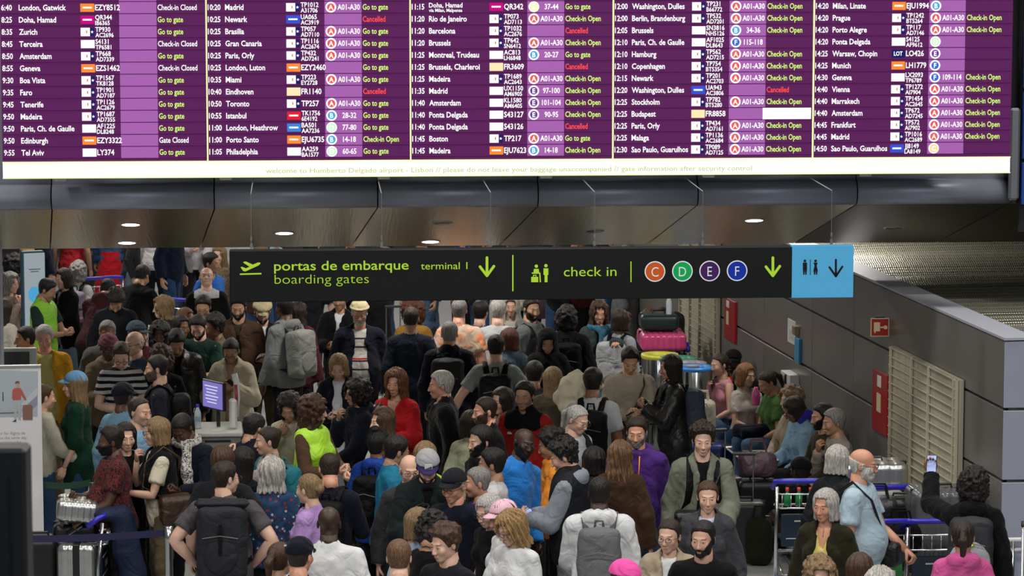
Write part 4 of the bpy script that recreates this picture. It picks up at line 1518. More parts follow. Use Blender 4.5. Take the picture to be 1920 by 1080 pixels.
for ci in range(5):
    a, b_ = bx[ci], bx[ci + 1]
    sp_ = MB().box(((a + b_) / 2, .06, (zb1 + ztop) / 2), (b_ - a, .10, ztop - zb1)).build('screen_column', EP, board)
    panels.append(sp_)
    L = lambda p: a + p * S
    g = MB(); flat(g, L(219), L(288), row0 - PITCHR * .5, ztop, .006)
    g.build('gate_band', ELI, sp_)
    g = MB()
    for i in range(18):
        z = row0 + PITCHR * (i - .5)
        g.box(((a + b_) / 2, .0055, z), (b_ - a - .01, .004, .006))
    g.build('row_lines', EPD, sp_)
    logos = {}; rings = MB(); disc = {}
    for i, (tm, nm, lg, code, gt, gates, stt) in enumerate(cols[ci]):
        z = row0 + PITCHR * (12 - i) - .020
        zc = z + .020
        LT.put((ci, 'w'), tm, L(3), z, .064, XS, bold=.02)
        ns = nm.split('|')
        if len(ns) == 1: LT.put((ci, 'w'), nm, L(35), z, .064, XS * 1.06, bold=.022)
        else:
            LT.put((ci, 'w'), ns[0], L(35), z + .016, .054, XS*1.15, bold=.022); LT.put((ci, 'w'), ns[1], L(35), z - .020, .038, XS*1.15, bold=.02)
        if lg == 't':
            flat(logos.setdefault('W', MB()), L(148), L(165), zc - .034, zc + .034, -.002)
            flat(logos.setdefault('n', MB()), L(165.2), L(173), zc - .034, zc + .034, -.002)
            st_ = [(L(169) + .013 * (1 if q % 2 == 0 else .45) * math.sin(q * PI / 5), -.003, zc + .013 * (1 if q % 2 == 0 else .45) * math.cos(q * PI / 5)) for q in range(10)]
            logos.setdefault('W2', MB()).add([(L(169), -.003, zc)] + st_, [], [[0, q + 1, (q + 1) % 10 + 1] for q in range(10)])
            flat(logos.setdefault('pk', MB()), L(158), L(160), zc - .010, zc + .012, -.003)
        else:
            flat(logos.setdefault(lg, MB()), L(148), L(173.5), zc - .033, zc + .033, -.002)
            if lg in 'ombrs': flat(logos.setdefault('W2', MB()), L(152), L(169), zc - .006, zc + .008, -.003)
            if lg == 'n': LT.put((ci, 'w'), 'LOT', L(152), zc - .016, .048, XS, bold=.03)
        cd = code.split('|')
        if len(cd) == 1: LT.put((ci, 'w'), code, L(175), z, .064, XS * 1.06, bold=.022)
        else:
            LT.put((ci, 'w'), cd[0], L(175), z + .022, .054, XS * 1.08, bold=.02); LT.put((ci, 'w'), cd[1], L(175), z - .022, .050, XS * 1.08, bold=.02)
        if gt:
            cx = L(231)
            for rad, dd, yy in ((.044, rings, -.002), (.031 if gt not in 'CYD' else .036, disc.setdefault(gt, MB()), -.004)):
                dd.add([(cx, yy, zc)] + [(cx + rad * math.cos(q), yy, zc + rad * math.sin(q)) for q in np.linspace(0, 2 * PI, 25)[:-1]], [], [[0, q + 1, (q + 1) % 24 + 1] for q in range(24)])
            LT.put((ci, 'w'), 'E' if gt == 'Y' else gt, cx, zc - .019, .054, .95, 'C', bold=.03)
        if gates: LT.put((ci, 'w'), gates, L(264), z, .062, XS * 1.0, 'C', bold=.02)
        if stt == '#': flat(logos.setdefault('W', MB()), L(283), L(375), zc - PITCHR * .48, zc + PITCHR * .48, -.002)
        elif stt:
            kc = 'w' if stt.startswith('w:') else ('r' if stt == 'Cancelled' else 'g')
            LT.put((ci, kc), stt.replace('w:', ''), L(290), z, .064, XS * .92, bold=.015)
    for k_, mbx in logos.items():
        mbx.build('airline_mark', EW if k_ == 'W2' else (EC['A'] if k_ == 'pk' else LC[k_]), sp_)
    if rings.n: tag(rings.build('gate_ring', EW, sp_), kind='stuff')
    for k_, mbx in disc.items(): mbx.build('gate_disc', EC[k_], sp_)
for ci in range(1, 5):
    MB().box((bx[ci], -.002, (zb1 + ztop) / 2), (.012, .02, ztop - zb1)).build('column_divider', EYL, board)
strip = MB().box(((bx[0] + bx[5]) / 2, .06, (zb0 + zb1) / 2), (bx[5] - bx[0], .105, zb1 - zb0)).build('message_strip', ESTR, board)
mbf = MB()
for z in (zb0 - .004, zb1 + .003): mbf.box(((bx[0] + bx[5]) / 2, .0, z), (bx[5] - bx[0], .03, .007))
mbf.build('strip_edge', EYL, board)
MB().box(((bx[0] + bx[5]) / 2, .19, (zb0 + ztop) / 2 + .02), (bx[5] - bx[0] - .1, .15, ztop - zb0 - .06)).build('cabinet', BLACKP, board)
LT.put(('msg', 'm'), 'welcome to Humberto Delgado airport - Lisbon // please do not leave your baggage unaccompanied // gate information after security control', BP.xz(498, 318)[0], BP.xz(960, 322)[1], .055,
       width=(1413 - 498) * S, bold=.004)
for p in (112, 423, 1625, 1330, 1025, 720):
    x = BP.xz(p, 336)[0]
    MB().box((x, .42, zb0 - .02), (.10, .75, .03), bev=.004).build('mounting_bracket', STEEL, board)
out = LT.flush()
for (ci, kc), mbx in out.items():
    if ci == 'msg': mbx.build('message_text', EMSG, strip, loc=(0, .004, 0))
    else: mbx.build({'w': 'white_lettering', 'g': 'green_lettering', 'r': 'red_lettering'}[kc], {'w': EW, 'g': EG, 'r': ER}[kc], panels[ci], loc=(0, -.006, 0))

# ------------------------------------------------------------------ hanging direction sign
SP = Plane(24.7)
sg = empty('direction_sign', SP.o, YAW_B, 'long black hanging sign with lime boarding gates and check in lettering', 'sign')
sxa, sza = SP.xz(431, 566); sxm = SP.xz(1485, 510)[0]; sxb = SP.xz(1600, 510)[0]
szt = SP.xz(1485, 462.5)[1]; szb = SP.xz(1485, 558)[1]
SB = plain('sign_black', (.007, .008, .009), .55, noise=.03, spec=.2)
LIME = emi('sign_lime', (.42, .66, .045), .85)
SKYB = emi('sign_blue', (.085, .38, .64), .80)
MB().box(((sxa + sxm) / 2, .06, (szt + szb) / 2), (sxm - sxa, .12, szt - szb), bev=.006).build('panel', SB, sg)
blue = MB().box(((sxm + sxb) / 2 + .001, .06, (szt + szb) / 2), (sxb - sxm, .122, szt - szb + .004), bev=.004).build('blue_panel', SKYB, sg)
q = lambda px, py: SP.xz(px, py)
SS = SP.xz(1000, 510)[0] - SP.xz(999, 510)[0]


def stroke(mb, pts, r, y=-.004):
    """flat round-ended stroke through pixel points"""
    P_ = [q(*p) for p in pts]; r = r * SS
    for (xa, za), (xb, zb) in zip(P_[:-1], P_[1:]):
        a = math.atan2(zb - za, xb - xa)
        V = [(xa + r * math.cos(a + PI / 2 + t), y, za + r * math.sin(a + PI / 2 + t)) for t in np.linspace(0, PI, 9)] + [(xb + r * math.cos(a - PI / 2 + t), y, zb + r * math.sin(a - PI / 2 + t)) for t in np.linspace(0, PI, 9)]
        n = len(V)
        mb.add([((xa + xb) / 2, y, (za + zb) / 2)] + V, [], [[0, i + 1, (i + 1) % n + 1] for i in range(n)])


def polyp(mb, pts, y=-.004):
    P_ = [q(*p) for p in pts]
    from mathutils.geometry import tessellate_polygon
    tr = tessellate_polygon([[Vector((x, z, 0)) for x, z in P_]])
    mb.add([(x, y, z) for x, z in P_], [], [list(t) for t in tr])


def discp(mb, px, py, r, y):
    x, z = q(px, py); r *= SS
    mb.add([(x, y, z)] + [(x + r * math.cos(t), y, z + r * math.sin(t)) for t in np.linspace(0, 2 * PI, 33)[:-1]], [], [[0, i + 1, (i + 1) % 32 + 1] for i in range(32)])


sym = MB()
stroke(sym, [(451, 514), (489, 513)], 1.4)
polyp(sym, [(451, 501), (454, 500), (461, 503), (468, 500), (457, 493), (456, 491), (461, 490), (474, 496), (484, 492), (488, 492), (488, 495), (484, 498), (460, 509), (456, 508)])
for x in (913, 1449):
    stroke(sym, [(x, 483), (x, 516)], 2.5)
    stroke(sym, [(x - 13, 500), (x, 517), (x + 13, 499)], 2.5)
stroke(sym, [(961.5, 479), (961.5, 545)], 1.2)
stroke(sym, [(1183, 491), (1183, 528)], 1.0)
# check-in desk symbol: two figures, desk, case
discp(sym, 1005.5, 499, 3.2, -.004); discp(sym, 1023.5, 498, 3.2, -.004)
polyp(sym, [(1001, 504), (1010, 504), (1011, 512), (1000, 512)])
stroke(sym, [(998, 512), (1012, 512), (1013, 528)], 1.2)
polyp(sym, [(1019, 503), (1028, 503), (1028, 515), (1026.5, 516), (1026.5, 529), (1021, 529), (1021, 516), (1019, 515)])
polyp(sym, [(996, 519), (1009, 519), (1009, 529), (996, 529)])
stroke(sym, [(1000, 518), (1000, 516), (1005, 516), (1005, 518)], .8)
sym.build('symbols', LIME, sg)
rg = MB()
for x, y in ((1228, 509), (1279.5, 508.5), (1330.5, 508), (1382, 507.5)): discp(rg, x, y, 19.5, -.002)
rg.build('letter_ring', emi('sign_white', (.75, .78, .80), .8), sg)
for x, y, L_, c_ in ((1228, 509, 'C', (.50, .09, .02)), (1279.5, 508.5, 'D', (.01, .32, .08)), (1330.5, 508, 'E', (.05, .015, .09)), (1382, 507.5, 'F', (.01, .03, .30))):
    d_ = MB(); discp(d_, x, y, 17.5, -.004)
    d_.build('letter_disc', emi('sign_disc_' + L_, c_, .9), sg)
    xx, zz = q(x, y + 9.5)
    LT.put(('W', ''), L_, xx, zz, 26 * SS, .85, 'C', bold=-.005, res=4)
for key, t_, x, y, sz, w_, bo in (('L', 'portas de embarque', 514, 507, 25, 250, .008), ('L2', 'boarding gates', 515, 532, 25, 175, -.012), ('L', 'terminal 1', 789, 505, 19, 87, 0), ('L', 'check in', 1057, 518, 26, 99, -.002)):
    xx, zz = q(x, y)
    LT.put((key, ''), t_, xx, zz, sz * SS, width=w_ * SS, bold=bo, res=4)
dk = MB()
stroke(dk, [(1567, 487), (1567, 518)], 2.0, -.006); stroke(dk, [(1555, 501), (1567, 518), (1579, 500)], 2.0, -.006); stroke(dk, [(1519, 487), (1519, 515)], .7, -.006)
discp(dk, 1509, 489, 2.6, -.006); discp(dk, 1529, 489, 2.6, -.006)
polyp(dk, [(1505, 492), (1513, 492), (1513, 504), (1512, 515), (1509.7, 515), (1509, 506), (1508.3, 515), (1506, 515), (1505, 504)], -.006)
polyp(dk, [(1525, 492), (1533, 492), (1531, 498), (1533, 506), (1532, 515), (1529.7, 515), (1529, 507), (1528.3, 515), (1526, 515), (1525, 506), (1527, 498)], -.006)
dk.build('black_symbols', SB, blue)
out = LT.flush()
for (k_, _), mbx in out.items():
    mbx.build('white_letters' if k_ == 'W' else 'lime_lettering', emi('sign_white', (.75, .78, .80), .8) if k_ == 'W' else LIME, sg, loc=(0, -.006, 0))
wi = 0
for px in (471, 716, 921, 1116, 1319, 1561):
    x = q(px, 465)[0]
    mb = MB().tube([(x, .06, szt + .03), (x, .06, szt + .44)], .0035, 6)
    mb.box((x, .06, szt + .03), (.02, .012, .04)); mb.box((x, .06, szt + .09), (.014, .014, .03))
    mb.tube([(x, .06, szt + .44), (x, 1.75, szt + .45)], .004, 5)
    mb.build('suspension_wire', STEEL, sg)

# ------------------------------------------------------------------ the crowd, nearest rows first
P = person
STR_H = fabric('striped_knit', 'stripe_h', c2=(.55, .55, .55), scale=1.3)
STR_V = fabric('fine_blue_stripe', 'stripe_v', c2=(.30, .38, .62), scale=1.0)
BANDK = fabric('banded_sweater', 'band', c2=(.02, .02, .03), c3=(.40, .02, .03))
FLOR = fabric('leafy_print', 'floral', c2=(.015, .015, .022))
FLOR2 = fabric('fine_leaf_print', 'floral', c2=(.012, .012, .018), scale=1.9)
DOTS = fabric('flower_speckle', 'dots', c2=(.30, .03, .04), c3=(.45, .45, .50))
TIED = fabric('tie_dye', 'tiedye', c2=(.72, .24, .10), scale=.7)
LEOP = fabric('spotted_print', 'floral', c2=(.09, .06, .035), scale=2.2)
HIV = fabric('hi_vis', 'hivis', rough=.6)
SCARFP = fabric('scarf_print', 'floral', c2=(.04, .04, .06), scale=2.5)
BLUESC = fabric('blue_scarf_print', 'floral', c2=(.02, .12, .22), scale=1.0)

# --- bottom rows
grey_tee = P(422, 866, 'man in grey t-shirt with hands on hips wearing a dark roll-top backpack', 180, hy=-50, hair=('short', 'dark'), top=('tee', (.085, .078, .088)), arms='hip', w=1.42, belly=.6, skin='pale', glasses=1, h=1.80, legs='charcoal')
backpack(grey_tee, (.030, .032, .040), 'dark grey roll-top backpack on the man with hands on hips', 'roll', size=1.32)
P(418, 836, 'brown-haired man in charcoal t-shirt reaching to the right behind the grey t-shirt man', 170, hair=('side', 'brown'), top=('tee', 'ink'), arms=('side', 'down'), w=1.15, belly=.5, h=1.80)
P(458, 838, 'woman with long straight black hair beside the brown-haired man', 160, g='f', hair=('straight', 'black'), top=('long', 'dnavy'))
P(510, 860, 'woman with curly grey hair in navy flower-speckled blouse', 180, g='f', hair=('shag', 'lgrey'), top=('sweater', 'dblue', DOTS, {'name': 'blouse'}), w=1.12)
teal_w = P(500, 800, 'dark-haired woman in grey knit holding a phone to her face', -70, hy=-10, g='f', hair=('knot', 'dark'), top=('sweater', (.30, .27, .25)), arms=('phonehi', 'raise'), skin='white')
backpack(teal_w, 'teal', 'teal backpack on the woman raising her phone', size=.95, strap='teal')
P(577, 888, 'woman with blond hair in a bun and lilac top', -110, hy=-15, g='f', hair=('bun', 'dblond'), top=('sweater', 'lilac'), arms='relax', skin='pale')
P(617, 948, 'bald man in white t-shirt seen from behind with dark skin', 178, hair=None, top=('tee', 'white', None, {'infl': .012}), arms=('down', 'side'), skin='black', w=1.25, belly=.5, h=1.82)
navy_bk = P(617, 850, 'man with shaved hair in navy shirt and black backpack', 170, hy=20, hp=25, hair=('buzz', 'dark'), top=('shirt', 'dnavy'), arms='phone', skin='ruddy', w=1.1, h=1.80)
backpack(navy_bk, 'black', 'black backpack on the man in navy shirt with shaved hair', size=1.05)
P(563, 1008, 'man in navy baseball cap with white logo patch at the bottom edge', 165, hy=-10, hair=('crop', 'dark'), hat=('cap', 'dnavy'), top=('tee', 'ink'), skin='ruddy', w=1.15, h=1.76)
P(527, 1016, 'woman with long brown ponytail beside the navy cap man', 150, g='f', hair=('pony', 'brown'), top=('long', 'black'), h=1.66)
P(748, 1011, 'young man with short brown hair at the bottom edge, back turned', 180, hair=('crop', 'lbrown'), top=('tee', 'navy'), skin='pale', h=1.74)
P(787, 953, 'woman with blond bob and pale blue shirt with sunglasses on her head', 150, hy=-25, g='f', hair=('bob', 'dblond'), top=('shirt', (.42, .52, .70)), skin='pale', glasses='onhead')
P(830, 986, 'young man with tousled brown hair and tattooed neck in dark grey t-shirt', -35, hy=-12, hp=12, hair=('messy', 'brown'), top=('tee', 'ink'), skin='pale', h=1.80)
P(815, 965, 'woman with dark curly hair bending forward in black vest top', 150, hy=20, hp=35, lean=14, g='f', hair=('curly', 'black'), top=('tank', 'black'), arms='relax', skin='tan')
P(910, 930, 'older woman with grey bob and glasses in black top', -50, hy=5, hp=18, g='f', hair=('bob', 'lgrey'), top=('tee', 'black'), skin='pale', glasses=1, arms='down')
P(938, 940, 'woman in pale pink cap with white top beside the curly blond woman', -65, hp=12, g='f', hair=('bob', 'brown'), hat=('cap', (.80, .50, .60)), top=('long', 'white'), skin='white', h=1.68)
P(950, 962, 'woman with wavy blond hair and blue glasses in white top', -40, hy=-15, hp=22, g='f', hair=('shag', 'blond'), top=('long', 'white'), skin='pale', glasses=1, arms=('phone', 'relax'), w=1.1, h=1.70)
P(1180, 1054, 'person in hot pink cap at the bottom edge', 60, hp=15, hair=('crop', 'brown'), hat=('cap', (.90, .10, .42)), top=('tee', 'black'), h=1.66)
P(1255, 974, 'woman with glasses and tied dark hair in beige jacket', -10, hy=-12, g='f', hair=('knot', 'dark'), top=('jacket', 'beige'), inner=('tee', 'white'), open_=.07, skin='pale', glasses=1, arms=('relax', 'down'), w=1.15)
P(1318, 977, 'bearded man in black t-shirt with open mouth', -12, hy=-8, hair=('crop', 'black'), beard=('beard', 'black'), top=('tee', 'black'), skin='white', arms='down', w=1.15, h=1.78)
P(1327, 902, 'woman in charcoal cardigan over blue striped blouse', -12, hy=10, g='f', hair=('bun', 'brown'), top=('jacket', (.06, .063, .072), None, {'name': 'cardigan', 'neck': 'v'}), inner=('tee', 'white', STR_V), open_=.075, skin='pale', arms='down', h=1.70)
sage = P(1318, 797, 'young man in sage green jacket with black backpack straps gripping a suitcase handle', 0, hy=0, hp=6, hair=('curlytop', 'dark'), top=('jacket', 'sage'), inner=('tee', 'black'), open_=.055, skin='pale', arms=('down', 'front'), w=1.08, h=1.84)
backpack(sage, 'black', 'black backpack on the man in the sage jacket', size=1.1)
crossbody(sage, 'black', 'black waist bag slung across the sage jacket', pos=(-.10, -.21, 1.05), size=(.28, .12, .16), side=1)
P(1547, 918, 'woman with short grey hair in olive bomber jacket and yellow top', -22, hy=-10, g='f', hair=('bob', 'lgrey'), top=('jacket', (.030, .027, .014)), inner=('tee', 'lemon', None, {'neck': 'v'}), open_=.085, skin='ruddy', arms='down', h=1.72, w=1.05)
polo = P(1620, 841, 'bald man with white beard and glasses in pale blue polo shirt', 65, hy=10, hair=('ring', 'white'), beard=('beard', 'white'), top=('polo', (.42, .56, .66)), skin='ruddy', glasses=1, arms=('relax', 'front'), w=1.18, belly=.75, h=1.84, legs='lgrey')
crossbody(polo, 'black', 'black waist bag on the man in the pale blue polo', pos=(.16, -.22, .98), size=(.26, .12, .18), side=-1)
P(1572, 835, 'person with straight grey hair in black padded waistcoat, back turned', 150, g='f', hair=('bob', 'lgrey'), top=('puffer', 'ink', PUFF, {'infl': .02}), skin='pale', h=1.72)
photo_m = P(1826, 880, 'person with curly black hair raising a phone in black hoodie', 168, hair=('curly', 'black'), top=('hoodie', 'black'), arms=('down', 'raiseout'), skin='brown', h=1.78)
backpack(photo_m, 'charcoal', 'grey backpack with neon yellow mark on the person raising a phone', size=1.15, pocket=(.36, .37, .40), pk=1.35)
phone(photo_m, 1, 'phone raised beside the curly black hair to take a picture')
bk = bpy.data.objects['backpack.004'] if False else [o for o in bpy.data.objects if o.get('label', '').startswith('grey backpack with neon')][0]
MB().tube([(-.03, .312, 1.24), (.03, .325, 1.20), (-.03, .335, 1.14), (.03, .335, 1.10), (.0, .330, 1.03), (-.04, .325, 1.06)], .010, 6).build('neon_mark', plain('neon_print', (.45, .75, .03), .5), bk, True)
P(1806, 975, 'woman with dark ponytail in pink hoodie, back turned at the bottom right', 178, hy=-6, g='f', hair=('pony', 'dark'), top=('hoodie', (.60, .10, .30)), skin='tan', h=1.70, w=1.08)
P(1538, 1047, 'person with curly blond hair at the bottom edge below the olive jacket', 0, g='f', hair=('curly', 'dblond'), top=('tee', 'beige'), h=1.66)
P(1612, 1037, 'person with brown highlighted hair at the bottom edge', 180, g='f', hair=('long', 'brown'), top=('tee', 'ink'), h=1.66)
P(1650, 1066, 'person with grey hair at the bottom edge beside the brown highlighted hair', 180, g='f', hair=('shag', 'lgrey'), top=('tee', 'ink'), h=1.64)
white_h = P(1124, 893, 'man in white hoodie with grey backpack, back turned', 178, hair=('buzz', 'black'), top=('hoodie', 'white'), skin='black', arms=('relax', 'front'), w=1.25, h=1.82, legs='grey')
backpack(white_h, (.15, .15, .16), 'grey backpack on the man in white hoodie', size=1.08, strap=(.13, .13, .14))
P(1163, 827, 'woman with very long wavy light brown hair in brown jacket', 175, g='f', hair=('longwavy', 'lbrown'), top=('jacket', 'brown'), h=1.70)
P(1116, 838, 'woman with sleek black hair in black and white jacket', 150, g='f', hair=('bob', 'black'), top=('jacket', 'ink', LEOP), h=1.62)
vest_m = P(1047, 828, 'man in black padded waistcoat with grey sleeves looking at phone', -105, hy=10, hp=22, hair=('curlytop', 'black'), top=('puffer', 'ink', PUFF, {'sleeve': None, 'name': 'padded_waistcoat'}), inner=('hoodie', (.24, .27, .31)), skin='white', arms='phone', w=1.05, h=1.82, legs='grey')
phone(vest_m, -1, 'black phone held by the man in the black padded waistcoat')
P(1025, 806, 'man in orange hoodie with black hair', -85, hy=-10, hp=18, hair=('messy', 'black'), top=('hoodie', 'orange'), skin='tan', arms='phone', h=1.72)
P(988, 803, 'bald man in bright blue fleece with glasses and beard', 40, hy=-10, tilt=13, hair=None, beard=('beard', 'black'), top=('sweater', 'blue', FUZZ, {'neck': 'high', 'name': 'fleece'}), skin='black', glasses=1, arms=('down', 'relax'), w=1.12, h=1.82)
P(920, 841, 'man with dark hair in white t-shirt looking left', -95, hair=('short', 'black'), top=('tee', (.52, .52, .53)), skin='olive', arms='relax', h=1.74)
P(900, 799, 'bearded man with black hair in black hoodie looking left', -60, hair=('side', 'black'), beard=('beard', 'black'), top=('hoodie', 'black'), skin='white', h=1.78)
P(893, 876, 'person with short silver hair looking left in purple print top', -80, g='f', hair=('crop', 'grey'), top=('tee', 'purple', FLOR), skin='ruddy', h=1.68)
P(848, 882, 'older man with navy cap and glasses in navy polo', -25, hy=-5, hp=12, hair=('crop', 'lgrey'), hat=('cap', 'ink'), top=('polo', 'dnavy'), skin='ruddy', glasses=1, w=1.08, h=1.74)
green_c = P(802, 850, 'man in grey cap with purple brim and dark green jacket looking down', 5, hy=0, hp=28, hair=('crop', 'brown'), beard=('beard', 'brown'), hat=('cap', 'lgrey'), brim=(.05, .035, .14), top=('jacket', (.012, .020, .022), None, {'hood': True}), inner=('tee', 'black'), open_=.05, skin='pale', arms='phone', w=1.1, h=1.82)
P(769, 853, 'bald elderly man with glasses behind the grey cap man', 10, hair=('ring', 'lgrey'), top=('jacket', 'charcoal'), skin='pale', glasses=1, h=1.74)
P(750, 818, 'man with dark hair in bright teal blue jacket', 100, hy=15, hp=15, hair=('short', 'black'), top=('jacket', (.015, .17, .30), PUFF), skin='tan', arms='relax', glasses=1, h=1.76)
braid = P(712, 806, 'person with dark topknot and royal blue hooded jacket', 160, hy=-30, g='m', hair=('topbun', 'black'), top=('jacket', 'royal', PUFF, {'hood': True}), skin='brown', h=1.72)
backpack(braid, 'black', 'black backpack on the person with the topknot', size=1.0)
P(798, 828, 'person with blond hair in lime vest behind the grey cap man', 170, g='f', hair=('bob', 'dblond'), top=('vest', (.55, .75, .08), None, {'neck': 'crew'}), h=1.64)

# --- left foreground
P(205, 799, 'man in maroon leafy print shirt and black face mask holding a phone', -70, hy=-5, hp=6, hair=('short', 'black'), beard=None, top=('polo', (.15, .030, .026), FLOR2, {'loose': .02, 'infl': .014}), skin='dark', arms=('phone', 'front'), w=1.18, belly=1.0, h=1.70)
phone(PEOPLE[-1], 1, 'black phone held low by the man in the leafy print shirt')
mk = PEOPLE[-1]
m_ = nets(lambda Q_: np.maximum(np.maximum(head_sdf(Q_) - .007, Q_[..., 2] + .022), np.maximum(Q_[..., 1] - .0, -Q_[..., 2] - .115)), (-.1, -.14, -.14), (.1, .02, .0), .007)
link('face_mask', np_mesh('face_mask', *m_), CLOTH, mk.root, color=COL['black'], matrix=mk.H)
P(236, 793, 'woman with black bob in black top behind the leafy shirt man', 20, g='f', hair=('bob', 'black'), top=('tee', 'black'), skin='pale', h=1.66)
bob_w = P(292, 783, 'woman with blond bob and glasses, hand at her chin, in black top', -75, hy=0, g='f', hair=('bob', 'dblond'), top=('tee', 'cream', None, {'sleeve': 'short'}), extra=('vest', 'black', None, {'infl': .03, 'hem': 1.10, 'name': 'draped_sweater'}), skin='white', arms=('chin', 'phone'), glasses=1, h=1.74, legs='khaki')
crossbody(bob_w, 'brown', 'brown leather bag on the blond woman with her hand at her chin', pos=(.22, .08, 1.02), size=(.16, .30, .24), side=1)
scarf = P(333, 783, 'man with dark skin in navy polo and black-and-white scarf looking down', -20, hy=-5, hp=38, lean=8, hair=('buzz', 'black'), top=('shirt', 'dnavy'), skin='dark', arms='phone', w=1.15, h=1.82)
V_, Q_ = nets(lambda Q0: smin(torus(Q0, (0, .01, 1.485), .088, .036, 1.05), smin(cone(Q0, (.05, -.10, 1.46), (.07, -.17, 1.28), .04, .045), cone(Q0, (.07, -.17, 1.28), (.09, -.18, 1.12), .05, .03), .02), .03) + .006 * nz3(Q0, 60), (-.2, -.28, 1.02), (.25, .2, 1.62), .016)
link('scarf', np_mesh('scarf', V_, Q_), SCARFP, scarf.root, color=(.55, .53, .48), matrix=scarf.T)
cap_w = P(139, 697, 'woman with long blond hair in denim blue cap and dark green sweater', -88, hy=0, hp=4, g='f', hair=('long', 'dblond'), hat=('cap', (.12, .30, .55), DENIM), top=('sweater', (.006, .045, .026), None, {'hem': .72, 'loose': .03, 'sleeve': 'threeq'}), skin='pale', arms='relax', legs=('dblue', DENIM), h=1.72)
P(84, 720, 'woman with tied brown hair in cream cardigan beside the roll-up banner', 120, g='f', hair=('pony', 'brown'), top=('sweater', (.46, .44, .36)), skin='pale', arms=('front', 'down'), h=1.62, legs='dblue')
pol = P(232, 718, 'police officer in navy cap and light blue shirt, back turned', 150, hair=('buzz', 'black'), hat=('cap', 'dnavy'), top=('shirt', (.16, .30, .42)), skin='dark', h=1.76)
P(263, 745, 'police officer with receding dark hair in light blue shirt', 55, hair=('recede', 'dark'), top=('shirt', (.20, .36, .52)), skin='white', h=1.80, arms='phone')
strp = P(227, 647, 'young man with glasses in black polo with white striped sleeves reading', 8, hp=34, lean=8, hair=('crop', 'brown'), top=('tee', (.55, .55, .55), fabric('bold_stripe', 'stripe_h', c2=(.012, .012, .015), scale=1.1), {'neck': 'polo'}), skin='pale', glasses=1, arms='phone', h=1.80)
navy_t = P(292, 666, 'man with cropped dark hair and stubble in navy t-shirt looking left', -85, hair=('crop', 'black'), beard=('beard', (.12, .085, .065)), top=('tee', (.016, .02, .036)), skin='white', arms='relax', h=1.84)
backpack(navy_t, 'black', 'black backpack on the man in navy t-shirt looking left')
P(83, 611, 'grey-haired man in mustard yellow jacket and pale yellow sweater', 12, hy=-6, hp=10, hair=('short', 'lgrey'), top=('jacket', (.56, .28, .015)), inner=('sweater', (.46, .42, .14)), open_=.10, skin='ruddy', w=1.15, belly=.6, h=1.84, legs='khaki')
P(46, 612, 'man with short dark hair and white earbud in black jacket', -60, hy=-10, hair=('crop', 'black'), top=('jacket', 'black'), skin='tan', h=1.78)
tan_j = P(204, 630, 'person with pink head wrap in tan jacket', 15, hp=15, hair=None, hat=('turban', (.23, .08, .11)), top=('jacket', (.17, .13, .08), None, {'hood': True}), skin='dark', arms='phone', h=1.76)
P(250, 621, 'bald man with glasses in slate blue polo', -40, hair=('ring', 'lgrey'), top=('polo', (.07, .09, .12)), skin='pale', glasses=1, w=1.12, h=1.80)
P(302, 650, 'person with curly brown hair behind the navy t-shirt man', 0, hair=('curly', 'brown'), top=('long', 'black'), skin='white', h=1.68)
P(332, 625, 'man with black hair in black leather jacket bending his head', 10, hp=40, lean=10, hair=('short', 'black'), top=('jacket', 'black', LEATHER), inner=('tee', 'black'), open_=.04, skin='tan', w=1.15, h=1.84)
P(369, 594, 'man with dark beard in bottle green t-shirt looking down', -10, hp=28, hair=('crop', 'black'), beard=('beard', 'black'), top=('tee', (.022, .060, .048)), skin='pale', arms='phone', w=1.12, h=1.80)
P(300, 606, 'woman with long curly black hair and glasses in dark jacket', -5, g='f', hair=('curlylong', 'black'), top=('jacket', 'black'), skin='brown', glasses=1, h=1.70)
P(258, 603, 'man with slate blue cap behind the bald man in slate polo', 55, hair=('crop', 'grey'), hat=('cap', (.07, .10, .13)), top=('jacket', 'maroon'), skin='ruddy', h=1.74)
P(201, 601, 'man with cropped grey hair and beard in grey coat', 5, hair=('crop', 'grey'), beard=('beard', 'grey'), top=('coat', (.10, .10, .095)), skin='brown', h=1.82, w=1.1)
P(341, 592, 'person with black hair and lime green collar beside the green t-shirt man', 30, g='f', hair=('bob', 'black'), top=('polo', 'green'), skin='brown', h=1.66)
P(349, 578, 'person with light brown hair behind the woman with lime collar', 60, g='f', hair=('bob', 'lbrown'), top=('long', 'ink'), h=1.62)
P(380, 556, 'man with dark hair and glasses in black coat left of the sign', 0, hp=18, hair=('short', 'black'), top=('coat', 'black'), skin='tan', glasses=1, h=1.78)
P(398, 592, 'person with curly black hair and cream collar', -60, hp=10, hair=('curlytop', 'black'), top=('jacket', 'khaki'), inner=('tee', 'cream'), open_=.05, skin='brown', h=1.74)
fle = P(431, 639, 'woman in cream fleece coat with glasses reading her phone', -5, hp=30, g='f', hair=('knot', 'dark'), top=('jacket', (.50, .45, .33), FUZZ, {'hem': .80, 'infl': .034}), inner=('tee', (.45, .25, .17)), open_=.05, skin='tan', glasses=1, arms='phonehi', h=1.74, legs='khaki')
phone(fle, -1, 'phone held by the woman in the cream fleece coat')
P(304, 556, 'woman with brown hair in black coat and white collar looking left', -80, g='f', hair=('shag', 'dblond'), top=('coat', 'ink'), inner=('shirt', 'white'), open_=.05, skin='pale', h=1.72)
P(217, 552, 'man with curly black hair and beard bending over in dark jacket', 10, hp=45, lean=20, hair=('curlytop', 'black'), beard=('beard', 'black'), top=('jacket', 'ink'), skin='tan', h=1.82)
P(207, 528, 'man in maroon hooded jacket stooping forward', 165, hp=40, lean=38, hair=('short', 'black'), top=('hoodie', (.075, .020, .026)), arms='reach', skin='tan', w=1.2, h=1.80)
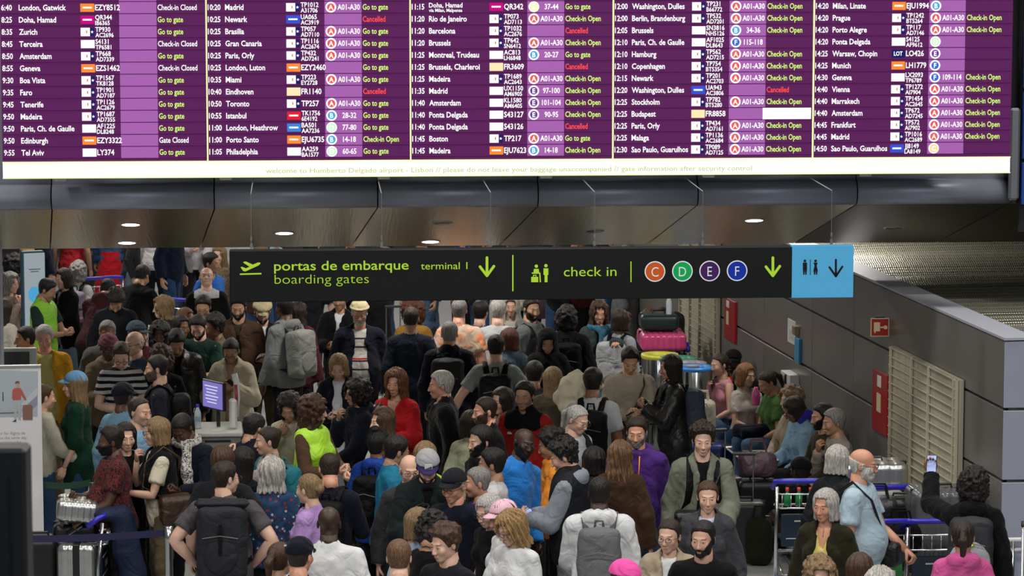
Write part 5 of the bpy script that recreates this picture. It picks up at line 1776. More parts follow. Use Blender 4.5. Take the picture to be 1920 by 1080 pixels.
P(272, 500, 'man in black tracksuit top stooping beside the red skirt', 155, hp=30, lean=24, hair=('short', 'black'), top=('jacket', 'black'), arms='reach', skin='tan', w=1.15, h=1.82)
P(387, 501, 'bald man with glasses and white collar in black sweater looking up', 5, hp=-22, hair=('ring', 'white'), top=('sweater', 'black'), inner=None, extra=('shirt', (.6, .6, .62), None, {'hem': 1.40, 'sleeve': None, 'infl': .02, 'name': 'white_collar'}), skin='pale', glasses=1, w=1.08, h=1.80)
P(397, 474, 'man with dark hair in bright blue t-shirt behind the bald man', 60, hy=10, hair=('short', 'black'), top=('tee', (.03, .15, .55)), skin='tan', w=1.2, h=1.84)
P(410, 461, 'woman with long blond hair in spotted blouse at the left end of the sign', -20, g='f', hair=('long', 'dblond'), top=('long', (.20, .16, .11), LEOP), skin='pale', h=1.70)
P(116, 504, 'woman with dark hair in black jacket and pale jeans reading a phone', -50, hp=12, g='f', hair=('bob', 'dark'), top=('jacket', 'black'), inner=('tee', 'grey'), open_=.04, arms='phone', skin='pale', legs=('ljeans', DENIM), h=1.76)
P(147, 492, 'person with bushy grey hair and lavender backpack', 170, g='f', hair=('curly', 'grey'), top=('long', 'lgrey'), h=1.62)
backpack(PEOPLE[-1], (.22, .19, .25), 'lavender backpack on the person with bushy grey hair')
hv = P(96, 525, 'man in lime safety vest with dark hair looking at his hands', 65, hy=15, hp=25, hair=('short', 'black'), top=('tee', (.02, .04, .035)), extra=('vest', (.26, .62, .03), HIV, {'neck': 'crew', 'infl': .028, 'name': 'safety_vest'}), arms='phone', skin='olive', h=1.78)
P(8, 560, 'woman with long brown hair in cream top at the left edge', 150, g='f', hair=('straight', 'dark'), top=('long', (.42, .39, .34)), h=1.68)
P(20, 512, 'older woman with grey hair resting her cheek on her hand', 60, g='f', hair=('shag', 'grey'), top=('long', (.35, .27, .22)), arms='chin', skin='pale', h=1.66)
P(28, 478, 'person with dark hair behind the light banner', 120, hair=('curly', 'black'), top=('coat', 'ink'), h=1.74)
P(48, 462, 'person with fair hair half hidden by the light banner', -60, g='f', hair=('bob', 'blond'), top=('long', 'navy'), h=1.66)

# --- far rows whose heads are hidden by the bulkhead
P(82, 392, 'person in navy coat and blue trousers behind the light banner', 120, top=('coat', 'navy'), legs=('dblue', DENIM), h=1.78)
P(135, 384, 'person in red t-shirt standing in the far crowd', 170, top=('tee', (.42, .02, .03)), legs='ink', skin='tan', h=1.80, w=1.15)
P(209, 381, 'woman in long pleated red skirt with denim jacket round her waist', 175, g='f', hair=('long', 'dark'), top=('long', 'dblue', DENIM), skirt=(.42, .010, .018), skin='tan', h=1.72)
P(291, 384, 'woman in white blouse and black trousers in the far crowd', 175, g='f', hair=('bun', 'dark'), top=('shirt', (.60, .58, .60)), skin='white', h=1.76, w=1.1)
P(365, 388, 'person in pale grey jacket with a walking pole', 10, g='f', hair=('bob', 'grey'), top=('jacket', (.42, .40, .42)), inner=('tee', 'white'), open_=.04, arms=('phone', 'front'), skin='pale', h=1.72)
P(325, 398, 'person in dark jeans and navy jacket walking in the far crowd', 60, top=('jacket', 'navy'), legs=('dblue', DENIM), h=1.78, pose='walk')
P(250, 402, 'person in grey jeans standing behind the red skirt', 100, top=('long', 'charcoal'), legs=('ljeans', DENIM), h=1.72)
far = [(452, 420, 'white', 'm', 'beside the left end of the sign'), (520, 428, 'sky', 'f', 'above the word portas'), (585, 440, 'ink', 'm', 'behind the grey hoodie man'), (655, 432, 'navy', 'm', 'behind the straw hat man'),
       (722, 424, 'lgrey', 'f', 'above the word embarque'), (790, 436, 'jeans', 'm', 'behind the red-haired afro'), (868, 428, 'royal', 'f', 'behind the tie-dye shirt'), (905, 442, 'ink', 'm', 'behind the white t-shirt man'),
       (1020, 430, 'mauve', 'f', 'behind the grey hoodie man with beard'), (1085, 438, 'maroon', 'm', 'left of the blue scarf woman'), (1150, 428, 'beige', 'f', 'right of the blue scarf woman'), (1205, 440, 'dblue', 'm', 'behind the suitcases'),
       (1242, 436, 'grey', 'm', 'near the cream grille'), (490, 455, 'brown', 'm', 'behind the flat cap man'), (700, 452, 'black', 'm', 'right of the straw hat man'), (960, 452, 'cream', 'f', 'in a long pale robe'),
       (1048, 456, 'ink', 'f', 'behind the black coat'), (1180, 458, 'grey', 'f', 'behind the silver backpack')]
for i, (x, y, c_, g_, wh) in enumerate(far):
    P(x, y, 'far passenger in %s clothes %s' % ({'white': 'white', 'sky': 'pale blue', 'ink': 'black', 'navy': 'navy', 'lgrey': 'light grey', 'jeans': 'denim blue', 'royal': 'royal blue', 'mauve': 'mauve', 'maroon': 'maroon', 'beige': 'beige',
      'dblue': 'dark blue', 'grey': 'grey', 'brown': 'brown', 'black': 'black', 'cream': 'cream', 'lilac': 'lilac'}[c_], wh), (i * 67) % 360, g=g_, hair=(('long', 'short', 'bob', 'crop')[i % 4], ('dark', 'brown', 'black', 'dblond')[(i * 3) % 4]),
      top=(('jacket', 'long', 'coat')[i % 3], c_), legs=('ink', 'dblue', 'charcoal')[i % 3], skin=('white', 'tan', 'pale', 'brown')[i % 4], arms=('down', 'phone', 'relax')[i % 3])

# --- rows under the sign
gh = P(532, 556, 'man in light grey hoodie with grey rucksack, turned away', -128, hy=-10, hair=('crop', 'black'), top=('hoodie', (.20, .21, .215)), skin='dark', arms='relax', h=1.86, w=1.12, legs='ink')
backpack(gh, (.25, .26, .24), 'pale grey rucksack on the man in light grey hoodie', size=1.12, strap='charcoal')
fc = P(492, 566, 'man in cream flat cap and dark jacket looking at his phone', 5, hp=24, hair=('crop', 'black'), beard=('beard', 'black'), hat=('newsboy', (.46, .40, .24)), top=('jacket', (.016, .020, .016)), inner=('tee', 'white'), open_=.05, skin='white', arms='phone', h=1.80, legs='khaki')
phone(fc, 1, 'phone held by the man in the cream flat cap')
P(446, 556, 'bearded man in brown suede jacket behind the flat cap man', 0, hp=12, hair=('short', 'black'), beard=('beard', 'black'), top=('jacket', (.09, .05, .03)), inner=('long', 'olive'), open_=.04, skin='tan', h=1.84, w=1.1)
P(560, 566, 'woman with long dark braids behind the grey hoodie man', 160, g='f', hair=('longwavy', 'dark'), top=('jacket', (.10, .02, .03)), h=1.70)
bw = P(637, 540, 'man in black jacket and white shirt holding a phone under the sign', -10, hair=('short', 'black'), top=('jacket', 'black'), inner=('shirt', 'white'), open_=.04, arms=('phone', 'phone'), skin='tan', h=1.80)
hatm = P(674, 566, 'man with straw hat and grey beard in navy jacket over striped sweater', 5, hp=10, hair=('crop', 'lgrey'), beard=('beard', 'lgrey'), hat=('strawhat', (.55, .47, .30)), top=('jacket', 'dnavy'), inner=('sweater', (.46, .44, .40), BANDK), open_=.085, skin='ruddy', glasses=1, arms='down', w=1.18, belly=.8, h=1.86)
P(633, 668, 'woman with blond bob in navy cardigan and white blouse using her phone', -5, hp=28, g='f', hair=('bob', 'blond'), top=('jacket', 'dnavy', None, {'neck': 'v'}), inner=('tee', 'white', None, {'hem': .70}), open_=.07, skin='pale', arms='phone', h=1.70)
phone(PEOPLE[-1], -1, 'phone held by the blond woman in navy cardigan')
P(668, 712, 'woman with short black curls and glasses, hand at her chin, in navy hoodie', -70, g='f', hair=('curly', 'black'), top=('hoodie', 'dnavy'), skin='tan', glasses=1, arms=('chin', 'front'), h=1.72, w=1.05)
P(741, 694, 'woman with auburn layered hair in bright red cardigan', -22, hy=5, g='f', hair=('shag', (.16, .065, .03)), top=('jacket', (.46, .012, .018), None, {'neck': 'v', 'name': 'cardigan'}), inner=('tee', (.45, .27, .2)), open_=.03, skin='ruddy', arms=('phone', 'phone'), h=1.76, w=1.08)
crossbody(PEOPLE[-1], 'black', 'black shoulder bag on the woman in the red cardigan', side=-1, pos=(-.2, -.1, .95))
P(825, 696, 'man with wavy grey hair in black jacket and pale shirt looking left', -82, hair=('side', 'lgrey'), top=('jacket', 'black', FUZZ), inner=('shirt', (.45, .48, .48)), open_=.05, skin='ruddy', h=1.84, w=1.15, arms='down')
P(716, 764, 'woman with long brown hair and sunglasses on her head in white top', -65, hp=4, g='f', hair=('long', 'brown'), top=('long', (.5, .52, .52)), skin='pale', glasses='onhead', arms='phone', h=1.72)
P(590, 744, 'woman with long curly brown hair in lime safety vest', 55, hy=30, g='f', hair=('curlylong', (.07, .032, .016)), top=('long', (.09, .05, .03)), extra=('vest', (.40, .75, .03), HIV, {'neck': 'crew', 'infl': .030, 'name': 'safety_vest'}), skin='white', arms='phone', h=1.80)
P(540, 743, 'woman with curly black hair in cream cardigan, hand over her face', -10, hp=25, g='f', hair=('curly', 'black'), top=('sweater', (.42, .39, .30)), skin='tan', arms=('chin', 'relax'), h=1.68)
P(482, 776, 'person with smooth black hair in navy coat seen from behind', 140, hp=20, hair=('short', 'black'), top=('coat', 'dnavy'), skin='tan', h=1.70)
jer = P(771, 575, 'man with shaved head in navy jersey with yellow stripes, back turned', 178, hair=('buzz', 'dark'), top=('long', (.012, .018, .035)), skin='tan', arms='down', h=1.86, w=1.18)
P(776, 566, 'woman with big curly auburn hair behind the navy jersey man', 170, g='f', hair=('afro', 'auburn'), top=('jacket', (.30, .16, .03)), h=1.70)
nb = P(843, 603, 'man with cropped grey hair and black backpack, back turned', 176, hair=('crop', 'grey'), top=('jacket', 'dnavy'), skin='tan', arms='relax', h=1.84, w=1.1)
backpack(nb, (.028, .030, .032), 'charcoal backpack on the man with cropped grey hair', size=1.12)
P(861, 560, 'man in peach tie-dye shirt seen from behind', 178, hair=('crop', 'grey'), top=('polo', (.66, .50, .38), TIED, {'loose': .02}), skin='ruddy', arms='down', h=1.86, w=1.2)
P(934, 562, 'man with white hair in white t-shirt, back turned', 175, hair=('short', 'lgrey'), top=('tee', (.55, .57, .60)), skin='pale', arms='relax', h=1.80, w=1.15)
P(901, 564, 'person with dark hair in denim shirt beside the white t-shirt', 165, hair=('short', 'black'), top=('long', 'dblue'), h=1.76)
P(998, 558, 'bearded man in grey hoodie with black backpack looking sideways', 60, hy=-35, hair=('crop', 'black'), beard=('beard', 'black'), top=('hoodie', (.13, .135, .14)), skin='tan', h=1.86, w=1.1)
backpack(PEOPLE[-1], 'black', 'black backpack on the bearded man in grey hoodie', size=1.1)
P(958, 553, 'person in cream robe and striped scarf behind the grey hoodie', 0, g='f', hair=None, hat=('hoodup', (.42, .40, .34)), top=('dress', (.42, .40, .34), None, {'sleeve': 'long'}), h=1.76)
P(1062, 576, 'person with bushy black hair in black coat and backpack, back turned', 178, hair=('curly', 'black'), top=('coat', 'black'), h=1.84, w=1.05)
backpack(PEOPLE[-1], 'black', 'black backpack on the person with bushy black hair', size=1.1)
bs = P(1124, 566, 'woman with brown hair and blue patterned scarf pointing forward', 5, hp=8, g='f', hair=('shag', 'brown'), top=('jacket', (.05, .07, .075)), inner=('long', 'ink'), open_=.05, skin='ruddy', arms=('phone', 'point'), h=1.80)
V_, Q_ = nets(lambda Q0: smin(torus(Q0, (0, .01, 1.47), .090, .036, 1.05), cone(Q0, (.04, -.12, 1.44), (.06, -.17, .72), .055, .095), .03) + .006 * nz3(Q0, 50), (-.2, -.32, .6), (.22, .2, 1.6), .02)
link('scarf', np_mesh('scarf', V_, Q_), BLUESC, bs.root, color=(.06, .18, .27), matrix=bs.T)
P(1163, 580, 'woman with short dark hair carrying a silver backpack', 150, hy=30, g='f', hair=('bob', 'dark'), top=('long', (.30, .32, .35)), skin='tan', h=1.70)
backpack(PEOPLE[-1], (.42, .44, .46), 'silver grey backpack on the woman with short dark hair', size=1.1)
P(956, 615, 'woman with auburn hair in faded denim jacket, back turned', 175, g='f', hair=('bob', 'auburn'), top=('jacket', (.09, .14, .18), DENIM), h=1.66)
fl = P(930, 627, 'man in grey-green t-shirt with black backpack bearing a flag patch', 178, hair=('crop', 'black'), top=('tee', (.27, .31, .28)), skin='white', arms=('side', 'side'), h=1.84, w=1.12)
bpk = backpack(fl, 'black', 'black backpack with green and red flag patch on the t-shirt man', size=1.05)
FM = {'g': plain('flag_green', (.01, .25, .05)), 'r': plain('flag_red', (.65, .02, .02)), 'y': plain('flag_yellow', (.8, .55, .03)), 'w': plain('patch_grey', (.45, .47, .47))}
for c_, x0_, x1_ in (('g', .0, .025), ('r', .028, .075), ('w', -.085, -.015)):
    MB().box(((x0_ + x1_) / 2, .308, 1.12), (x1_ - x0_, .006, .05)).build('patch', FM[c_], bpk)
MB().lathe([(0, 0), (.011, 0), (.011, .004), (0, .004)], 12).build('patch_emblem', FM['y'], bpk, matrix=Matrix.Translation((.026, .312, 1.12)) @ Matrix.Rotation(-PI / 2, 4, 'X'))
P(1003, 676, 'man with short dark hair in black shirt between the backpacks', 165, hair=('crop', 'black'), top=('tee', 'charcoal'), skin='tan', h=1.72)
P(1027, 621, 'woman with black hood looking down in the dark clothes', 0, hp=25, g='f', hair=None, hat=('hoodup', 'black'), top=('coat', 'black'), skin='tan', h=1.70)
P(1037, 688, 'woman with long straight blond hair in olive jacket', 172, g='f', hair=('straight', 'dblond'), top=('jacket', (.085, .078, .050)), h=1.72)
P(983, 716, 'man with black hair in black and red jacket', -20, hp=5, hair=('short', 'black'), top=('jacket', (.36, .015, .012), PUFF), extra=('jacket', 'black', None, {'hem': 1.36, 'sleeve': None, 'infl': .035, 'name': 'black_yoke'}), skin='tan', h=1.80, w=1.05)
P(940, 727, 'woman with glasses and very long straight brown hair', -50, g='f', hair=('straight', 'dark'), top=('long', (.35, .24, .19)), skin='white', glasses=1, h=1.74)
P(908, 744, 'bearded balding man in black suit jacket looking left', -70, hair=('buzz', 'dark'), beard=('beard', 'brown'), top=('jacket', 'black'), inner=('shirt', 'charcoal'), open_=.04, skin='ruddy', h=1.80, w=1.1)
P(884, 770, 'person in cream shirt behind the balding bearded man', 160, g='f', hair=('bob', 'dark'), top=('long', (.40, .42, .28)), h=1.60)
gt = P(1112, 690, 'man with black hair in grey t-shirt with cream blanket over his shoulder', 172, hair=('short', 'black'), top=('tee', (.36, .37, .39)), skin='brown', arms='relax', h=1.84, w=1.12)
backpack(gt, 'black', 'black backpack on the man in grey t-shirt with the blanket', size=1.05)
V_, Q_ = nets(lambda Q0: smin(ell(Q0, (.0, .0, .0), (.16, .13, .10)), ell(Q0, (.08, .02, -.12), (.14, .11, .14)), .05) + .028 * nz3(Q0, 40), (-.25, -.2, -.3), (.3, .2, .16), .017)
o = thing_at('blanket', gt.M @ gt.T @ Matrix.Translation((.10, -.08, 1.60)), 'cream fleece blanket slung over the shoulder of the man in grey t-shirt', 'blanket')
link('folds', np_mesh('folds', V_, Q_), FUZZ, o, color=(.62, .57, .42))
P(1090, 763, 'older woman with grey ponytail and glasses in grey t-shirt', 40, hy=10, hp=22, g='f', hair=('pony', 'lgrey'), top=('tee', (.36, .38, .42)), skin='pale', glasses=1, h=1.72, arms='relax')
backpack(PEOPLE[-1], 'black', 'black backpack on the older woman with grey ponytail', size=.9)
asn = P(1183, 655, 'man with black hair in beige sweater checking his phone', 5, hp=28, hair=('short', 'black'), top=('sweater', (.36, .31, .24)), skin=(.56, .33, .20), arms='phone', h=1.82, w=1.12, legs='khaki')
phone(asn, 1, 'black phone held by the man in the beige sweater')
crossbody(asn, 'brown', 'brown bag strap across the beige sweater', side=1, pos=(-.14, -.18, .98), size=(.22, .1, .2))
lj = P(1256, 665, 'woman with long black hair in black leather jacket facing left', -80, g='f', hair=('straight', 'black'), top=('jacket', 'black', LEATHER), skin='tan', arms='phonehi', h=1.76)
backpack(lj, (.045, .06, .08), 'slate backpack on the woman in black leather jacket', size=1.1)
P(1194, 783, 'man with short greying hair in purple hoodie with orange cords', -8, hp=8, hair=('crop', 'dark'), beard=('beard', 'grey'), top=('hoodie', (.085, .030, .22)), skin='ruddy', arms='down', legs=('jeans', DENIM), h=1.84, w=1.12)
r_ = PEOPLE[-1]
cd_ = MB()
for s in (-1, 1): cd_.tube([(s * .03, -.10, 1.46), (s * .032, -.155, 1.38), (s * .022, -.165, 1.26)], .005, 6)
cd_.build('hood_cords', CLOTH, r_.root, True, color=COL['orange'], matrix=r_.T)
P(1214, 580, 'person with reddish hair in black top behind the green suitcase', -60, hair=('short', 'red'), top=('jacket', 'black'), skin='ruddy', pose='sit', h=1.80)
P(1241, 578, 'person with brown hair behind the green suitcase', -40, hair=('side', 'brown'), top=('long', 'black'), skin='tan', pose='sit', h=1.80)
P(1264, 586, 'woman with long black hair beside the green suitcase looking left', -80, g='f', hair=('long', 'black'), top=('long', 'ink'), skin='pale', pose='sit', h=1.80)

# --- people sitting along the grey wall
SY = -70
P(1348, 663, 'seated woman with dark tied hair in pink vest top, hand at her ear', SY + 10, hy=0, g='f', hair=('bun', 'dark'), top=('tank', (.62, .28, .36)), skin='white', pose='sit', arms=('chin', 'lap'), lean=12, legs=('jeans', DENIM), lod=1)
P(1374, 657, 'seated man in black cap with red collar', SY + 50, hair=('crop', 'black'), hat=('cap', 'black'), top=('jacket', 'black'), inner=('tee', 'red'), open_=.03, skin='black', pose='sit', lean=0, arms='lap', h=1.62)
P(1379, 696, 'seated woman with long black hair in white t-shirt bent over her phone', SY, hp=42, g='f', hair=('straight', 'black'), top=('tee', (.50, .51, .53)), skin='tan', pose='sit', arms='lap', lean=20, legs=('dblue', DENIM))
phone(PEOPLE[-1], -1, 'phone on the lap of the seated woman in white t-shirt')
P(1400, 682, 'seated person with strawberry blond hair behind the black-haired woman', SY + 110, g='f', hair=('bob', (.26, .12, .05)), top=('tee', (.42, .38, .34)), skin='white', pose='sit', arms='lap')
P(1430, 698, 'seated woman with dark ponytail and flower clip in green t-shirt', SY, hp=28, g='f', hair=('pony', 'dark'), top=('tee', (.060, .14, .035)), skin='tan', pose='sit', arms='lap', lean=12, w=1.15, legs=('jeans', DENIM), h=1.70)
phone(PEOPLE[-1], -1, 'phone held by the seated woman in green t-shirt')
P(1482, 726, 'seated person with curly blond hair behind the pale blue jacket', SY, g='f', hair=('curly', 'dblond'), top=('long', 'beige'), skin='pale', pose='sit', arms='lap', h=1.72)
P(1478, 748, 'seated woman with dark hair and grey headband in pale blue jacket', SY, hy=-5, hp=30, g='f', hair=('bob', 'dark'), top=('jacket', (.26, .42, .56)), skin='brown', pose='sit', arms=('phone', 'lap'), lean=14, w=1.1, h=1.72, glasses=1)
phone(PEOPLE[-1], -1, 'pink phone held by the seated woman in pale blue jacket')
P(1540, 757, 'seated man with black hair and beard beside the blue neck pillow', SY, hair=('short', 'black'), beard=('beard', 'black'), top=('long', 'olive'), skin='tan', pose='sit', arms='lap', lean=8)
P(1561, 767, 'seated man with grey hair in beige shirt resting his chin on his hand', SY, hair=('side', 'grey'), top=('shirt', (.30, .26, .24)), skin='tan', pose='sit', arms=('chin', 'lap'), lean=14, w=1.1, legs='beige')
P(1500, 858, 'person in black cap sitting low beside the luggage cart', -150, hair=('crop', 'black'), hat=('cap', 'black'), top=('tee', 'black'), skin='black', pose='floor', arms='lap', lean=12, legs=('ljeans', DENIM))


# print and badges on clothes
def who(s): return [r for r in PEOPLE if s in r.label][0]


for s_, txt, y_, z_, sz, back, c_ in (('police officer in navy cap', 'POLÍCIA', .137, 1.31, .075, True, (.02, .03, .06)),):
    r_ = who(s_)
    LT.put(('t', ''), txt, 0, 0, sz, 1.0, 'C', bold=.01)
    for k_, mbx in LT.flush().items():
        mbx.build('back_print', plain('print_dark', c_, .7), r_.root, matrix=r_.T @ Matrix.Translation((0, y_ + .016, z_)) @ Matrix.Rotation(PI, 4, 'Z'))
r_ = who('grey cap with purple brim')
Hc = r_.H @ Matrix.Translation((0, -.108, .088)) @ Matrix.Rotation(R(-32), 4, 'X')
MB().box((.0, 0, 0), (.056, .006, .036), bev=.002).build('cap_patch', plain('patch_white', (.5, .52, .55), .7), r_.root, matrix=Hc)
MB().prism([(-.024, -.014), (.024, -.014), (.024, .002)], -.0052, -.0032).build('patch_mark', plain('patch_navy', (.02, .03, .06), .7), r_.root, matrix=Hc)
r_ = who('navy baseball cap with white logo')
MB().box((.055, .095, .072), (.030, .012, .010)).build('cap_mark', plain('patch_white', (.5, .52, .55), .7), r_.root, matrix=r_.H)
r_ = who('black and red jacket')
MB().prism([(-.02, 0), (.02, 0), (.02, .01), (.0, .022), (-.02, .016)], -.004, .0).build('chest_mark', plain('patch_white', (.5, .52, .55), .7), r_.root, matrix=r_.T @ Matrix.Translation((-.08, -.152, 1.33)))
#PROPS#

# ------------------------------------------------------------------ luggage, carts, furniture and signs on the floor
BLUEH = plain('handle_blue', (.025, .02, .42), .35, noise=.03)
CHROME = plain('chrome_tube', (.55, .56, .58), .25, 1.0, .04)
RUB = plain('rubber', (.02, .02, .02), .7)
NAVYP = plain('ad_panel_navy', (.010, .020, .040), .4)
WHITEP = plain('white_plastic', (.62, .63, .63), .4, noise=.02)
ALU = plain('case_aluminium', (.48, .49, .48), .33, .9, .05, 20)
BAGM = {}


def bagmat(c, rough=.45):
    k = (str(c), rough)
    if k not in BAGM: BAGM[k] = plain('luggage_%d' % len(BAGM), col(c), rough, noise=.08, scale=12, bumpd=.003)
    return BAGM[k]


def rbox(c, size, r, cell=.016, fn=None):
    c = np.array(c, np.float32); hf = np.array(size, np.float32) / 2

    def f(P):
        q = np.abs(P - c) - (hf - r)
        d = np.linalg.norm(np.maximum(q, 0), axis=-1) + np.minimum(q.max(-1), 0) - r
        return d if fn is None else fn(P, d)
    return nets(f, c - hf - .04, c + hf + .04, cell)


def suitcase(name_label, loc, yaw, size, c, group='suitcases', ribs=6, lying=False, mat=None, pull=True, strap=None, rough=.4):
    w, d, h = size
    o = empty('suitcase', loc, R(yaw), name_label, 'suitcase', group)
    body = empty('x') if False else o
    mt = mat or bagmat(c, rough)
    rot = Matrix.Rotation(-PI / 2, 4, 'X') @ Matrix.Translation((0, -d / 2 if False else 0, 0)) if lying else Matrix.Identity(4)
    if lying: rot = Matrix.Translation((0, 0, d / 2)) @ Matrix.Rotation(PI / 2, 4, 'X') @ Matrix.Translation((0, 0, -h / 2))

    def g(P, q):
        return q + (.0022 * np.clip(3 * np.sin(P[..., 0] * PI * ribs * 2 / w), -1, 1) if ribs else 0)
    V, Q = rbox((0, 0, .05 + h / 2), (w, d, h), min(.05, d * .3), .0105 if ribs else .016, g)
    k = dict(matrix=rot)
    link('shell', np_mesh('shell', V, Q), mt, o, matrix=rot)
    mb = MB().box((0, 0, .05 + h / 2), (w + .003, .012, h + .003), bev=.005)
    link('zip_seam', mb.mesh('zip_seam'), BLACKP, o, matrix=rot)
    link('top_handle', MB().tube([(-.07, 0, h + .04), (-.06, 0, h + .08), (.06, 0, h + .08), (.07, 0, h + .04)], .011, 7).mesh('top_handle'), BLACKP, o, matrix=rot)
    if pull:
        for s in (-1, 1): link('pull_rod', MB().cyl((s * .085, d * .36, h), (s * .085, d * .36, h + .46), .008).mesh('rod'), CHROME, o, matrix=rot)
        link('pull_grip', MB().tube([(-.10, d * .36, h + .46), (.10, d * .36, h + .46)], .016, 8).mesh('grip'), BLACKP, o, matrix=rot)
    wm = MB().tube([(-.014, 0, 0), (.014, 0, 0)], .027, 12).mesh('wheel')
    for sx in (-1, 1):
        for sy in (-1, 1):
            link('wheel', wm, RUB, o, matrix=rot @ Matrix.Translation((sx * (w / 2 - .05), sy * (d / 2 - .045), .027)))
    if strap:
        for zz in ((0,),):
            link('luggage_strap', MB().box((0, 0, .05 + h / 2), (.055, d + .012, h + .012), bev=.004).mesh('strap'), bagmat(strap), o, matrix=rot)
    return o


def trolley(label, loc, yaw, ad=NAVYP, bottles=False, basket=True, lw=.60):
    """airport luggage cart; local -Y is the pushing side with the blue handle"""
    o = empty('luggage_cart', loc, R(yaw), label, 'luggage cart', 'airport luggage carts')
    W = lw / 2
    for s in (-1, 1):
        MB().tube([(s * W, .0, .12), (s * W, -.02, .60), (s * W, -.06, .98)], .016, 8).build('side_post', CHROME, o, True)
        MB().tube([(s * W * .95, .0, .14), (s * W * .75, .45, .16), (s * W * .45, .92, .20)], .014, 8).build('base_rail', CHROME, o, True)
        wm = MB().tube([(-.018, 0, 0), (.018, 0, 0)], .07, 18)
        link('wheel', wm.mesh('wheel'), RUB, o, loc=(s * W, .0, .075))
        MB().box((s * W, 0, .135), (.05, .09, .05), bev=.015).build('fork', BLUEH, o)
    link('front_wheel', MB().tube([(-.018, 0, 0), (.018, 0, 0)], .06, 18).mesh('wheel'), RUB, o, loc=(0, .88, .065))
    h = MB().tube([(-W - .02, .06, .95), (-W - .01, -.03, 1.02), (-W + .05, -.075, 1.03), (W - .05, -.075, 1.03), (W + .01, -.03, 1.02), (W + .02, .06, .95)], .022, 10)
    h.build('push_handle', BLUEH, o, True)
    bs = MB()
    for z in (.80, .92): bs.tube([(-W, -.03, z), (-W + .03, -.09, z), (W - .03, -.09, z), (W, -.03, z)], .008, 6)
    for i in range(8): bs.tube([(-W + .04 + i * (lw - .08) / 7, -.09, .92), (-W + .04 + i * (lw - .08) / 7, -.09, .80), (-W + .04 + i * (lw - .08) / 7, .14, .78)], .005, 5)
    bs.tube([(-W, .14, .79), (W, .14, .79)], .009, 6)
    tag(bs.build('wire_basket', CHROME, o, True), kind=None)
    pn = MB().box((0, -.035, .60), (lw - .08, .02, .28), bev=.006).build('advert_panel', ad, o)
    mk = MB()
    for i, ww in enumerate((.05, .06, .03)): mk.box((.02 + i * .085, -.0465, .60), (ww, .002, .055), bev=.0009)
    mk.box((-.02, -.0465, .68), (.26, .002, .012)); mk.box((-.05, -.0465, .53), (.34, .002, .008))
    mk.build('panel_print', plain('panel_print', (.45, .5, .5), .5), pn)
    for z in (.42, .20): MB().tube([(-W, .0, z), (W, .0, z)], .012, 7).build('cross_bar', CHROME, o, True)
    for i in range(5): MB().tube([(-.22 + i * .11, .02, .16), (-.16 + i * .08, .9, .18)], .006, 5).build('deck_bar', CHROME, o, True)
    return o


def ground(px, py, z=0.0):
    p = at_z(px, py, z); return p


def soft_bag(name, label, cat, loc, yaw, size, c, group=None, handles=True, strap_=None, mat=None, soft=.02, flop=0):
    o = empty(name, loc, R(yaw), label, cat, group)
    w, d, h = size
    V, Q = rbox((0, 0, h / 2), size, min(size) * .35, .016, lambda P, q: q + soft * .5 * nz3(P, 22) + .012 * np.abs(P[..., 2] / h - .5) * (1 if flop == 0 else flop))
    V[:, 2] = np.maximum(V[:, 2], 0)
    link('bag_body', np_mesh('bag_body', V, Q), mat or CLOTH, o, color=col(c))
    if handles:
        for s in (-1, 1):
            link('handle', MB().tube([(-w * .22, s * d * .25, h * .93), (-w * .16, s * d * .22, h + .09), (w * .16, s * d * .22, h + .09), (w * .22, s * d * .25, h * .93)], .010, 7, flat=.5).mesh('handle'), CLOTH, o, color=col(strap_ or c))
    MB().box((0, 0, h * .985), (w * .8, .012, .006)).build('zip', STEEL, o)
    return o


# carts on the right
c1 = at_z(1514, 902, 1.03)
t1 = trolley('luggage cart with navy advert panel and red-capped bottles in its basket', (c1.x + .04, c1.y + .08, 0), 4)
for i in range(4):
    b_ = empty('bottle', t1.matrix_basis @ Vector((-.20 + i * .10, .03, .80)), 0, ('first', 'second', 'third', 'last')[i] + ' red-capped green bottle from the left in the cart basket', 'bottle', 'bottles in the cart basket')
    MB().lathe([(0, 0), (.028, 0), (.030, .01), (.030, .09), (.012, .12), (.012, .13)], 14).build('bottle_body', plain('bottle_green', (.02, .22, .07), .15), b_, True)
    MB().lathe([(.015, .128), (.015, .155), (0, .155)], 12).build('cap', plain('cap_red', (.6, .03, .02), .4), b_, True)
c2 = at_z(1640, 914, 1.03)
t2 = trolley('luggage cart behind the man in the pale blue polo', (c2.x, c2.y + .08, 0), 4)
c3 = at_z(1633, 978, 1.03)
t3 = trolley('luggage cart with green advert panel beside the pale blue polo', (c3.x, c3.y + .08, 0), 4, plain('ad_panel_green', (.03, .20, .05), .4))
c4 = at_z(1772, 977, 1.03)
t4 = trolley('luggage cart loaded with the ribbed dark suitcase', (c4.x, c4.y + .08, 0), 4)
